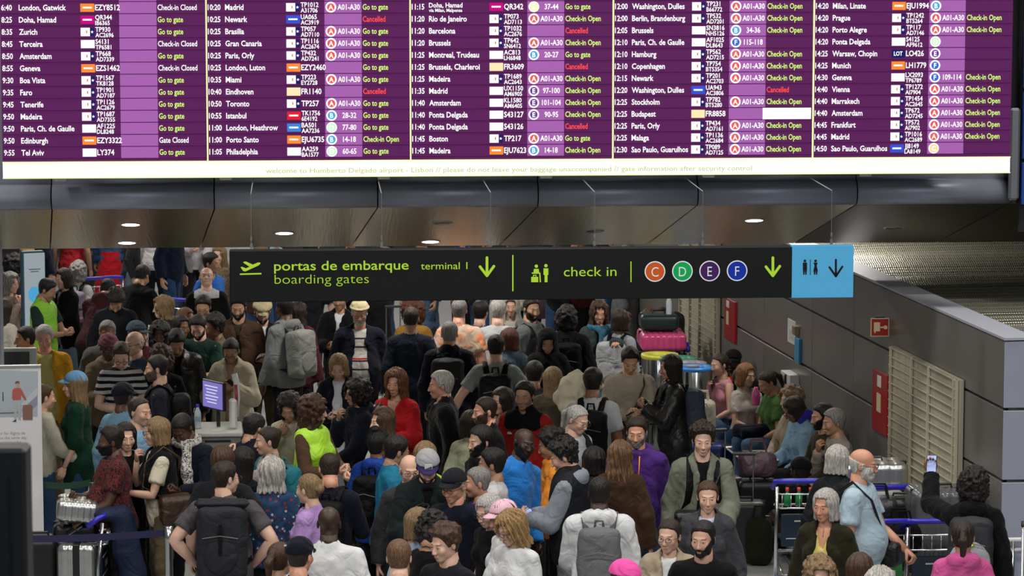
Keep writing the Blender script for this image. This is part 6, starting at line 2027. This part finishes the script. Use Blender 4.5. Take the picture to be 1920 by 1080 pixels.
# luggage on them
suitcase('big glossy ribbed dark grey suitcase lying on the right-hand cart', (c4.x + .04, c4.y + .42, .55), 8, (.54, .42, .62), (.10, .105, .115), ribs=7, rough=.2, pull=False)
suitcase('upright black suitcase at the left of the ribbed suitcase', (c4.x - .27, c4.y + .66, .45), 2, (.30, .24, .60), 'black', ribs=0, pull=False)
soft_bag('duffel_bag', 'black soft bag between the two right-hand carts', 'bag', (c4.x - .32, c4.y + .25, .72), 10, (.34, .26, .26), 'black')
soft_bag('backpack', 'black quilted backpack on the cart behind the polo man', 'backpack', (c3.x + .12, c3.y + .45, .75), 0, (.30, .22, .40), 'ink', mat=LEATHER)
soft_bag('carrier_bag', 'white plastic carrier bag with the letter A on the cart', 'bag', (c2.x + .12, c2.y + .25, .80), 0, (.30, .10, .16), 'lgrey', handles=False)
LT.put(('A', ''), 'A', c2.x + .14, .86, .09, 1.0)
for (k_, _), mbx in LT.flush().items():
    bpy.data.objects['carrier_bag'].rotation_euler = (0, 0, 0)
    mbx.build('printed_letter', BLACKP, bpy.data.objects['carrier_bag'], loc=(-(c2.x + .12), -.057, -.80))
suitcase('steel-coloured suitcase lying on the cart behind the polo man', (c2.x + .05, c2.y + .50, .92), 0, (.55, .40, .20), (.3, .3, .3), ribs=5, pull=False, mat=ALU)
# olive backpack and suitcases beside the first cart
p = at_z(1420, 1056, 0)
soft_bag('backpack', 'olive green travel backpack standing on the floor by the cart', 'backpack', (p.x, p.y - .1, 0.01), 0, (.24, .22, .45), (.022, .024, .014), mat=CLOTH)
p = at_z(1352, 1040, 0)
suitcase('tall black suitcase behind the woman in the charcoal cardigan', (p.x, p.y + .3, 0), 15, (.42, .28, .62), 'black', ribs=0)
p = at_depth(1420, 897, 28.35)
cs = suitcase('black suitcase under the mauve holdall', (p.x, p.y, 0), 5, (.38, .28, p.z - .06), 'black', ribs=0, pull=False)
soft_bag('holdall', 'mauve leather holdall resting on top of a black suitcase', 'bag', (p.x, p.y, p.z + .01), 4, (.34, .24, .25), (.115, .065, .085), mat=LEATHER)
p = at_z(1256, 1010, 0)
suitcase('large black suitcase between the purple hoodie and the sage jacket', (p.x, p.y + .5, 0), 0, (.46, .30, .72), 'black', ribs=0, pull=False)
p = at_z(1392, 1060, 0)
suitcase('suitcase with chrome pull rods gripped by the man in the sage jacket', (p.x + .02, p.y + .1, 0), 0, (.38, .25, .52), 'ink', ribs=0)
p = at_z(1640, 1110, 0)
suitcase('suitcase with silver pull rods under the hand of the polo man', (at_z(1665, 1060, .9).x - .02, at_z(1665, 1060, .9).y + .3, 0), 0, (.40, .26, .58), 'charcoal', ribs=0)
# seating against the wall with bags
BST = plain('bench_steel', (.25, .25, .26), .35, .9)
ta, tb = wall_t(1640, 1030)[0], wall_t(1405, 880)[0]
bn = wall_root('bench', 'steel bench along the grey wall under the seated people', 'bench')
n_ = 6
for i in range(n_):
    a_ = ta + (tb - ta) * i / n_; b_ = ta + (tb - ta) * (i + 1) / n_
    MB().box(((a_ + b_) / 2, .42, .43), (b_ - a_ - .04, .44, .03), bev=.01).build('seat', BST, bn)
    MB().box(((a_ + b_) / 2, .17, .66), (b_ - a_ - .04, .03, .36), bev=.01).build('backrest', BST, bn)
MB().box(((ta + tb) / 2, .42, .38), (tb - ta, .07, .07)).build('beam', BST, bn)
for f_ in (.05, .5, .95): MB().box((ta + (tb - ta) * f_, .42, .19), (.06, .40, .36)).build('leg', BST, bn)
p = at_z(1318, 800, .55)
soft_bag('tote_bag', 'cream canvas tote bag standing beside the seated pink vest woman', 'bag', (p.x, p.y, .47), -10, (.26, .18, .36), (.46, .44, .34), strap_='cream')
p = at_z(1323, 860, .3)
suitcase('royal blue suitcase with red strap under the cream tote bag', (p.x, p.y + .1, 0), -5, (.40, .26, .40), (.02, .03, .20), ribs=0, strap='red', pull=False)
p = at_z(1416, 738, 1.05)
o = empty('travel_cup', (p.x, p.y - .1, .95), 0, 'pink bottle beside the seated woman in green', 'bottle')
MB().lathe([(0, 0), (.035, 0), (.042, .05), (.040, .13), (.02, .16), (.02, .18), (0, .18)], 16).build('cup_body', plain('cup_pink', (.5, .06, .2), .3), o, True)
p = at_depth(1514, 790, 29.35)
V, Q = nets(lambda P_: torus(P_[..., [0, 2, 1]], (0, 0, 0), .060, .040, 1.2), (-.2, -.1, -.2), (.2, .1, .2), .014)
o = empty('neck_pillow', p, R(20), 'royal blue neck pillow between the seated people', 'pillow')
link('cushion', np_mesh('cushion', V, Q), FUZZ, o, color=(.03, .03, .28))
p = at_z(1408, 818, .6)
soft_bag('folded_coat', 'dark folded coat on the lap beside the mauve holdall', 'coat', (p.x + .05, p.y + .1, .56), 20, (.42, .26, .14), 'dnavy', handles=False, soft=.05)
# recycling bins
for (px, py, hw_, ring, nm) in ((1237, 664, 36, (.62, .62, .06), 'yellow'), (1272, 671, 36, (.03, .24, .15), 'green'), (1290, 680, 36, (.25, .24, .27), 'grey'), (1303, 687, 34, (.04, .22, .62), 'blue')):
    p = at_z(px, py, 1.10)
    o = empty('recycling_bin', (p.x, p.y, 0), 0, 'steel recycling bin with a %s rim' % nm, 'bin', 'round steel recycling bins')
    r__ = hw_ / (5900 / p.y) * 1.0
    MB().lathe([(0, .01), (r__ * .93, .01), (r__ * .95, .06), (r__ * .95, 1.06), (r__ * .9, 1.08)], 36).build('barrel', plain('bin_steel', (.62, .63, .62), .16, 1.0, .05, 8, stretch=(8, 8, .3)), o, True)
    MB().lathe([(r__ * .60, 1.065), (r__ * .62, 1.10), (r__ * .98, 1.105), (r__ * 1.0, 1.08), (r__ * .95, 1.06)], 36).build('rim', plain('rim_' + nm, ring, .4), o, True)
    MB().lathe([(0, .98), (r__ * .62, .98), (r__ * .62, 1.07)], 30).build('opening', BLACKP, o, True)
# pink and green suitcases stacked on a cart behind the bins
p = at_depth(1240, 640, 34.2)
tq = trolley('luggage cart carrying the pink and dark green suitcases', (p.x, p.y + .45, 0), 178, basket=False)
suitcase('bright pink suitcase lying on the cart behind the bins', (p.x, p.y, p.z - .12), 3, (.50, .60, .19), (.62, .07, .22), ribs=8, pull=False, rough=.25)
suitcase('dark green suitcase on top of the pink one', (p.x - .03, p.y + .02, p.z + .09), 2, (.42, .40, .17), (.012, .035, .035), ribs=0, pull=False)
p2 = at_depth(1254, 597, 34.1)
o = empty('water_bottle', (p2.x, p2.y, p.z + .31), 0, 'clear water bottle with blue cap standing on the green suitcase', 'bottle')
CLEAR = plain('clear_plastic', (.55, .62, .68), .1, noise=.02)
BOT = [(0, 0), (.030, 0), (.033, .01), (.031, .06), (.033, .12), (.030, .15), (.014, .19), (.013, .205)]
MB().lathe(BOT, 16).build('bottle_body', CLEAR, o, True)
MB().lathe([(.016, .20), (.016, .225), (0, .225)], 12).build('cap', BLUEH, o, True)

# check-in counter with screen and bottle, left of centre
p = at_z(408, 806, 1.05)
kz = empty('check_in_desk', (p.x, p.y, 0), R(6), 'grey check-in counter with a white top', 'counter')
GREYP = plain('desk_grey', (.20, .21, .20), .5)
MB().box((0, .15, 1.03), (.46, .62, .045), bev=.012).build('counter_top', plain('desk_top', (.50, .52, .50), .4), kz)
MB().box((0, .0, .93), (.42, .25, .15), bev=.01).build('drawer_unit', GREYP, kz)
MB().box((0, -.127, .965), (.24, .006, .02)).build('slot', BLACKP, kz)
MB().box((.0, .15, .45), (.34, .42, .86), bev=.01).build('pedestal', plain('desk_dark', (.03, .035, .03), .6), kz)
PURS = emi('screen_violet', (.22, .18, .55), .9)
m_ = empty('monitor', (p.x - .02, p.y + .12, 1.06), R(-52), 'monitor with violet screen turned sideways on the counter', 'monitor')
MB().box((0, -.02, .30), (.36, .035, .27), bev=.006).build('bezel', BLACKP, m_)
scr = MB().box((0, -.040, .30), (.33, .004, .24)).build('screen', PURS, m_)
tx = MB()
for i in range(6): tx.box((-.02 + .01 * (i % 2), -.0430, .38 - i * .03), (.22 - .03 * (i % 3), .001, .010))
tx.build('screen_text', emi('screen_text', (.8, .8, 1), .8), scr)
MB().tube([(0, .02, .0), (0, .02, .24)], .018, 8).build('stand', BLACKP, m_)
rd = empty('boarding_pass_reader', (p.x + .14, p.y + .05, 1.055), R(10), 'white upright boarding pass reader with a red edge on the counter', 'scanner')
MB().box((0, 0, .14), (.07, .10, .28), bev=.02).build('body', WHITEP, rd)
MB().tube([(.03, .06, .10), (.045, .07, .26), (.04, .07, .42), (.02, .07, .50)], .028, 8, flat=.4).build('curved_fin', WHITEP, rd, True)
MB().tube([(.025, .055, .14), (.038, .06, .27), (.032, .06, .40)], .016, 8, flat=.4).build('red_edge', plain('fin_red', (.25, .02, .02), .4), rd, True)
p3 = at_z(371, 803, 1.055)
o = empty('water_bottle', (p3.x, p3.y, 1.055), 0, 'clear water bottle with blue cap standing on the check-in counter', 'bottle')
MB().lathe(BOT, 16).build('bottle_body', CLEAR, o, True)
MB().lathe([(.016, .20), (.016, .225), (0, .225)], 12).build('cap', BLUEH, o, True)
MB().lathe([(.0335, .07), (.0335, .115)], 16).build('paper_label', plain('bottle_label', (.3, .45, .6), .5), o, True)

# roll-up banner with the traveller drawing
pb = at_depth(81, 985, 26.6); pt = at_depth(76, 688, pb.y)
bw_ = 1.0; bh = pt.z
bn_ = empty('roll_up_banner', (pb.x - .42, pb.y, 0), R(6), 'white roll-up banner showing a traveller in a red sweater with a suitcase', 'banner')
WB = plain('banner_white', (.72, .72, .74), .55, noise=.01)
sheet = MB().box((0, 0, bh / 2 + .03), (.84, .012, bh - .06)).build('sheet', WB, bn_)
MB().box((0, 0, .05), (.88, .14, .10), bev=.03).build('cassette', ALU, bn_)
MB().box((0, 0, bh), (.85, .03, .03), bev=.005).build('top_rail', ALU, bn_)
bnM = bn_.matrix_basis.copy()
RB = math.cos(R(6))


def bq(px, py):
    P0 = at_depth(px, py, pb.y)
    return (P0.x - bn_.location.x) / RB, P0.z


def bpoly(pts, y): 
    from mathutils.geometry import tessellate_polygon
    Pq = [bq(*a) for a in pts]
    tr = tessellate_polygon([[Vector((x, z, 0)) for x, z in Pq]])
    return MB().add([(x, y, z) for x, z in Pq], [], [list(t) for t in tr])


def pic(name, pts, c, y): bpoly(pts, y).build(name, plain('print_%s' % name, c, .6, noise=.01), sheet)


pic('picture_background', [(-30, 694), (70, 697), (69, 782), (-30, 782)], (.40, .45, .50), -.008)
pic('escalator', [(40, 768), (69, 727), (69, 760), (46, 782)], (.26, .28, .34), -.009)
pic('escalator_rail', [(38, 758), (69, 727), (69, 742), (44, 765)], (.50, .52, .55), -.010)
pic('sweater', [(23, 731), (27, 728), (37, 728), (41, 733), (49, 750), (46, 752), (39, 741), (38, 750), (25, 751), (22, 747)], (.42, .10, .075), -.011)
pic('face', [(29, 719), (35, 719), (35, 726), (33, 729), (30, 728)], (.50, .30, .22), -.011)
pic('hair_print', [(27.5, 720), (29, 715), (35, 715), (36, 720), (33, 718)], (.12, .09, .06), -.012)
pic('trousers_print', [(26, 751), (38, 751), (38, 787), (34, 787), (32, 760), (30, 787), (26, 787)], (.42, .44, .46), -.011)
pic('shoes_print', [(22, 791), (29, 787), (30, 791)], (.01, .012, .04), -.012)
pic('suitcase_print', [(42, 762), (43, 760), (58, 760), (60, 763), (60, 788), (42, 788)], (.24, .12, .09), -.011)
pic('lamp_print', [(4.5, 735), (6, 735), (6.5, 752), (4.5, 752)], (.05, .05, .05), -.011)
pic('ground_line', [(-30, 774), (38, 773), (38, 775), (-30, 776)], (.14, .14, .15), -.0105)
for i, tt in enumerate(('or for flights de', 'on the same day', 'remaining for', 'between. Your')):
    xx, zz = bq(-2 + (0 if i < 3 else 2), 815 + i * 8.5)
    LT.put(('b', ''), tt, xx, zz, .034, 1.05)
for (k_, _), mbx in LT.flush().items(): mbx.build('small_print', plain('small_print_grey', (.30, .30, .31), .6), sheet, loc=(0, -.009, 0))

# tall light banner with the blue disc
p = at_z(60, 472, 2.05)
lb = empty('lightbox_totem', (p.x, p.y, 0), R(24), 'tall pale lightbox totem with a blue disc behind the safety vest man', 'sign')
LBX = emi('lightbox_face', (.50, .58, .62), .55)
MB().box((0, .0, 1.03), (.25, .10, 2.06), bev=.01).build('casing', plain('totem_side', (.04, .12, .17), .4), lb)
fc_ = MB().box((0.01, -.054, 1.05), (.235, .004, 1.98)).build('lit_face', LBX, lb)
dm = MB(); dm.add([(0, -.058, 1.58)] + [(.07 * math.cos(t), -.058, 1.58 + .075 * 1.15 * math.sin(t)) for t in np.linspace(0, 2 * PI, 33)[:-1]], [], [[0, i + 1, (i + 1) % 32 + 1] for i in range(32)])
dm.build('blue_disc', emi('disc_blue', (.09, .42, .72), .8), fc_)
tx = MB()
for z_, w_ in ((1.86, .13), (1.835, .09), (1.33, .08), (1.30, .13), (1.28, .11)): tx.box((.01, -.058, z_), (w_, .002, .010))
tx.build('caption_lines', plain('caption_grey', (.12, .14, .16), .6), fc_)

# self-service kiosk top behind the roll-up banner
p = at_z(34, 654, 1.62)
kk = empty('check_in_kiosk', (p.x, p.y, 0), R(4), 'self-service kiosk with dark screen and pale frame behind the roll-up banner', 'kiosk')
MB().box((0, 0, 1.50), (.36, .06, .26), bev=.008).build('screen_frame', plain('kiosk_frame', (.42, .45, .42), .4), kk)
MB().box((-.03, -.033, 1.49), (.28, .006, .21)).build('screen', plain('kiosk_screen', (.03, .03, .032), .15), kk)
MB().box((0, .05, .70), (.30, .22, 1.38), bev=.02).build('pedestal', WHITEP, kk)
# slim metal column at the left edge
p = at_z(3, 700, 1.6)
cl = empty('metal_column', (p.x - .06, p.y, 0), 0, 'slim grey metal column at the left edge under the bulkhead', 'column')
MB().lathe([(.10, 0), (.10, .02), (.085, .03), (.085, 2.95)], 24).build('shaft', FASC, cl, True)
MB().lathe([(0, 0), (.14, 0), (.14, .02), (.0, .02)], 24).build('base_plate', STEEL, cl, True)

# dark totem close to the camera, out of focus
o = empty('display_totem', (at_depth(48, 900, 8.6).x - .36, 8.6, 0), 0, 'out-of-focus black display totem standing at the lower left', 'display')
ztt = at_depth(40, 842, 8.6).z
MB().box((0, .06, ztt / 2), (.72, .12, ztt), bev=.01).build('casing', BLACKP, o)
MB().box((0, -.003, ztt - .55), (.62, .01, .95)).build('screen', plain('totem_screen', (.014, .018, .018), .3), o)
MB().box((0, .06, .02), (.9, .5, .04), bev=.01).build('foot', BLACKP, o)


# queue barriers
def post(px, py, label, h=.98, c=CHROME):
    p = at_z(px, py, h)
    o = empty('barrier_post', (p.x, p.y, 0), 0, label, 'barrier post', 'queue barrier posts')
    MB().lathe([(0, 0), (.16, 0), (.16, .02), (.03, .035), (.032, .05), (.032, h - .06)], 24).build('pole', c, o, True)
    MB().lathe([(.038, h - .10), (.038, h), (0, h)], 20).build('belt_head', c, o, True)
    MB().box((0, 0, h - .05), (.08, .03, .05), bev=.005).build('belt_slot', BLACKP, o)
    return o


def belt(a, b, label, c, h=.93, hb=.055):
    o = empty('barrier_belt', ((a.x + b.x) / 2, (a.y + b.y) / 2, 0), 0, label, 'barrier belt', 'queue barrier belts')
    m = (a + b) / 2; n = 9; V = []
    for i in range(n):
        t = i / (n - 1); q_ = a + (b - a) * t - m
        s = -.03 * (1 - (2 * t - 1) ** 2)
        for dy in (-.002, .002):
            V += [(q_.x, q_.y + dy, h - hb / 2 + s), (q_.x, q_.y + dy, h + hb / 2 + s)]
    Q = []
    for i in range(n - 1):
        k = i * 4
        Q += [[k, k + 4, k + 5, k + 1], [k + 2, k + 3, k + 7, k + 6], [k + 1, k + 5, k + 7, k + 3], [k, k + 2, k + 6, k + 4]]
    MB().add(V, Q).build('webbing', plain('belt_%s' % label.split()[0], c, .6, noise=.03), o)
    return o


pa = post(316, 987, 'steel barrier post beside the grey t-shirt man', 1.02)
pz_ = post(-60, 1003, 'steel barrier post beyond the left edge') if False else None
A_ = Vector((pa.location.x, pa.location.y, 0)); B_ = at_z(-120, 1008, .97)
bl = belt(Vector((B_.x, B_.y, 0)), Vector((A_.x, A_.y, 0)), 'navy queue belt across the luggage at the lower left', (.012, .012, .06), .97)
A2 = at_z(206, 780, .93); B2 = at_z(85, 776, .93)
p_a = post(208, 772, 'grey barrier post left of the police officers', c=ALU)
belt(Vector((B2.x, B2.y, 0)), Vector((A2.x, A2.y, 0)), 'orange queue belt behind the green sweater woman', (.75, .10, .02))
A3 = at_z(-60, 690, .93)
A4 = at_z(170, 905, .93); B4 = at_z(60, 905, .93)
belt(Vector((B4.x, B4.y, 0)), Vector((A4.x, A4.y, 0)), 'green queue belt with white print beside the roll-up banner', (.01, .05, .03))
A5 = at_z(190, 806, .93)
belt(Vector((at_z(196, 800, .93).x, at_z(196, 800, .93).y + .5, 0)), Vector((at_z(180, 775, .93).x, at_z(180, 775, .93).y + .8, 0)), 'orange short queue belt joining the grey post', (.75, .10, .02))
post(176, 905, 'dark barrier post behind the leafy shirt man', c=plain('post_green', (.01, .04, .025), .5))

# cart with aluminium cases at the left
YL = 24.95
pc = at_depth(200, 982, YL)
t5 = trolley('luggage cart loaded with aluminium suitcases at the lower left', (pc.x - .06, YL, 0), 90, lw=.50)
pq = at_depth(138, 968, YL - .12)
s_ = suitcase('aluminium suitcase lying flat on top of the loaded cart', (pq.x, pq.y + .15, pq.z - .10), 12, (.34, .40, .17), 'grey', ribs=7, pull=False, mat=ALU)
s_.rotation_euler = (0, R(6), R(8))
pq = at_depth(146, 1015, YL - .15)
suitcase('upright aluminium suitcase with a black strap on the loaded cart', (pq.x, pq.y, pq.z - .64), 0, (.31, .24, .58), 'grey', ribs=7, pull=False, mat=ALU, strap='black')
pq = at_depth(82, 1005, YL)
suitcase('large black suitcase at the left end of the loaded cart', (pq.x - .03, pq.y, .10), 4, (.28, .30, pq.z - .15), 'black', ribs=0, pull=False)
pq = at_depth(138, 992, YL)
suitcase('flat black suitcase under the lying aluminium one', (pq.x, pq.y + .15, pq.z - .13), 5, (.36, .40, .12), 'black', ribs=0, pull=False)
pq = at_depth(215, 950, YL - .1)
V, Q = nets(lambda P_: smin(ell(P_, (-.05, 0, -.06), (.15, .13, .07)), smin(ell(P_, (.07, .0, -.25), (.10, .11, .24)), ell(P_, (.13, .0, -.55), (.11, .10, .30)), .06), .06) + .02 * nz3(P_, 16), (-.3, -.25, -.95), (.34, .25, .12), .02)
o = empty('draped_coat', pq, 0, 'navy padded coat draped over the loaded cart in front of the leafy shirt man', 'coat')
link('coat_folds', np_mesh('coat_folds', V, Q), PUFF, o, color=(.018, .026, .060))
pq = at_z(262, 1060, .5)
suitcase('black suitcase standing behind the barrier post', (pq.x + .0, pq.y + .6, 0), 0, (.40, .26, .62), 'black', ribs=0, pull=True)
# suitcases and bags in the far left crowd
for px, py, c_, sz, lb_ in ((172, 470, 'black', (.42, .28, .70), 'black suitcase between the red t-shirt and the red skirt'), (345, 500, 'navy', (.42, .28, .66), 'navy suitcase beside the pale grey jacket'),
                            (740, 640, 'charcoal', (.4, .26, .6), 'grey suitcase on the pale floor right of the straw hat man')):
    p = at_z(px, py, sz[2] + .05)
    suitcase(lb_, (p.x, p.y, 0), 12, sz, c_, ribs=0)
for px, py, yw, lb_ in ((186, 520, 30, 'luggage cart with blue handle beside the red skirt'), (335, 560, -20, 'luggage cart near the bright blue t-shirt man')):
    p = at_z(px, py, 1.03)
    trolley(lb_, (p.x, p.y, 0), yw)
p = at_z(155, 628, .9)
soft_bag('backpack', 'dark backpack with pink flower print near the grey coat man', 'backpack', (p.x, p.y, .75), 0, (.30, .22, .36), 'mauve', mat=fabric('pink_flower_print', 'dots', c2=(.3, .06, .15), c3=(.02, .02, .02)))
suitcase('black suitcase under the pink flower backpack', (p.x, p.y, 0), 0, (.36, .26, .69), 'black', ribs=0, pull=False)
p = at_z(616, 790, .9)
suitcase('suitcase with long chrome rods beside the woman with the navy hoodie', (p.x, p.y, 0), 0, (.36, .24, .45), 'lgrey', ribs=6)
p = at_z(1240, 800, .98)
suitcase('black suitcase with double rods behind the purple hoodie man', (p.x, p.y + .2, 0), 0, (.38, .26, .50), 'black', ribs=0)

# things on the right-hand wall
REDM = plain('sign_red', (.30, .012, .012), .35, noise=.04)
CRM = plain('sign_cream', (.60, .50, .30), .5)
WPM = plain('sign_white_print', (.62, .62, .60), .5)
o = wall_root('emergency_door_sign', 'red evacuation notice panel on the wall, nearer one left of the large grille', 'sign', group='red wall notices')
wall_box(o, 1641, 690, 1667, 820, .025, REDM, 'panel')
wall_box(o, 1650, 702, 1657, 728, .028, WPM, 'printed_text'); wall_box(o, 1649, 735, 1656, 775, .028, CRM, 'cream_symbol')
o = wall_root('emergency_door_sign', 'red evacuation notice panel on the wall just under the sign', 'sign', group='red wall notices')
wall_box(o, 1363, 556, 1382, 645, .03, REDM, 'panel')
wall_box(o, 1367, 562, 1372, 578, .033, WPM, 'printed_text'); wall_box(o, 1367, 582, 1371, 610, .033, CRM, 'cream_symbol')
o = wall_root('notice_sheet', 'white notice sheet with green heading on the wall', 'notice')
wall_box(o, 1478, 596, 1492, 648, .006, WPM, 'sheet'); wall_box(o, 1479, 599, 1491, 606, .008, plain('print_green', (.1, .4, .1), .5), 'heading'); wall_box(o, 1481, 615, 1489, 640, .008, plain('print_pale', (.42, .5, .42), .5), 'table')
o = wall_root('blue_flag_sign', 'narrow blue vertical sign with brass holder on the wall', 'sign')
wall_box(o, 1495, 631, 1503, 682, .03, plain('flag_blue', (.03, .24, .42), .4), 'blue_strip'); wall_box(o, 1494, 609, 1499, 629, .05, plain('holder_brass', (.45, .4, .25), .3, .8), 'holder')
o = wall_root('gel_dispenser', 'white wall-mounted hand gel dispenser above the seated people', 'dispenser')
wall_box(o, 1482, 693, 1499, 728, .10, WHITEP, 'housing'); wall_box(o, 1490, 700, 1493, 720, .104, BLACKP, 'window')
p = wall_hit(1667, 613)
sc_ = p.y / 5900
o = empty('fire_hose_sign', (p.x - .085, p.y - .02, p.z), R(3.8), 'square red fire hose flag sign projecting from the grey wall', 'sign')
MB().box((0, 0, 0), (.165, .012, .165)).build('cream_border', CRM, o)
MB().box((0, 0, 0), (.150, .016, .150)).build('red_plate', REDM, o)
MB().prism([(-.055, .045), (.0, .045), (.0, -.035), (-.035, -.035), (-.045, -.055), (-.055, -.035)], -.010, -.007).build('hose_symbol', CRM, o)
MB().box((.03, -.0085, .0), (.05, .003, .012)).build('arm_symbol', CRM, o)
MB().lathe([(0, 0), (.018, 0), (.018, .004), (0, .004)], 16).build('knob_symbol', CRM, o, matrix=Matrix.Translation((.05, -.007, 0)) @ Matrix.Rotation(PI / 2, 4, 'X'))
MB().box((0, .02, .088), (.09, .05, .012)).build('bracket', BLACKP, o)
# white rail and post at the bottom right corner
p = at_z(1895, 1012, .9)
o = empty('hand_rail', (p.x, p.y, 0), R(3.8), 'white tubular hand rail at the lower right corner', 'rail')
MB().tube([(-.10, 0, .90), (.9, 0, .90)], .018, 10).build('top_rail', WHITEP, o, True)
MB().tube([(-.10, 0, .82), (.9, 0, .82)], .014, 10).build('lower_rail', WHITEP, o, True)
MB().tube([(.02, 0, .90), (.02, 0, .01)], .016, 10).build('post', CHROME, o, True)
p = at_z(1919, 980, 1.15)
o = empty('slim_post', (p.x, p.y, 0), 0, 'slim dark metal post at the right edge beside the hand rail', 'post')
MB().lathe([(0, 0), (.10, 0), (.10, .015), (.014, .02), (.014, 1.15), (0, 1.15)], 14).build('rod', STEEL, o, True)
MB().lathe([(.018, 1.12), (.018, 1.16), (0, 1.16)], 12).build('tip', BLACKP, o, True)

# print and other marks too small to pick apart singly
for o in bpy.data.objects:
    n = o.name.split('.')[0]
    if n in ('white_lettering', 'green_lettering', 'red_lettering', 'airline_mark', 'gate_ring', 'gate_disc', 'row_lines', 'strip_edge', 'message_text', 'lime_lettering', 'white_letters', 'symbols', 'black_symbols', 'letter_ring',
             'small_print', 'panel_print', 'screen_text', 'caption_lines'):
        o['kind'] = 'stuff'
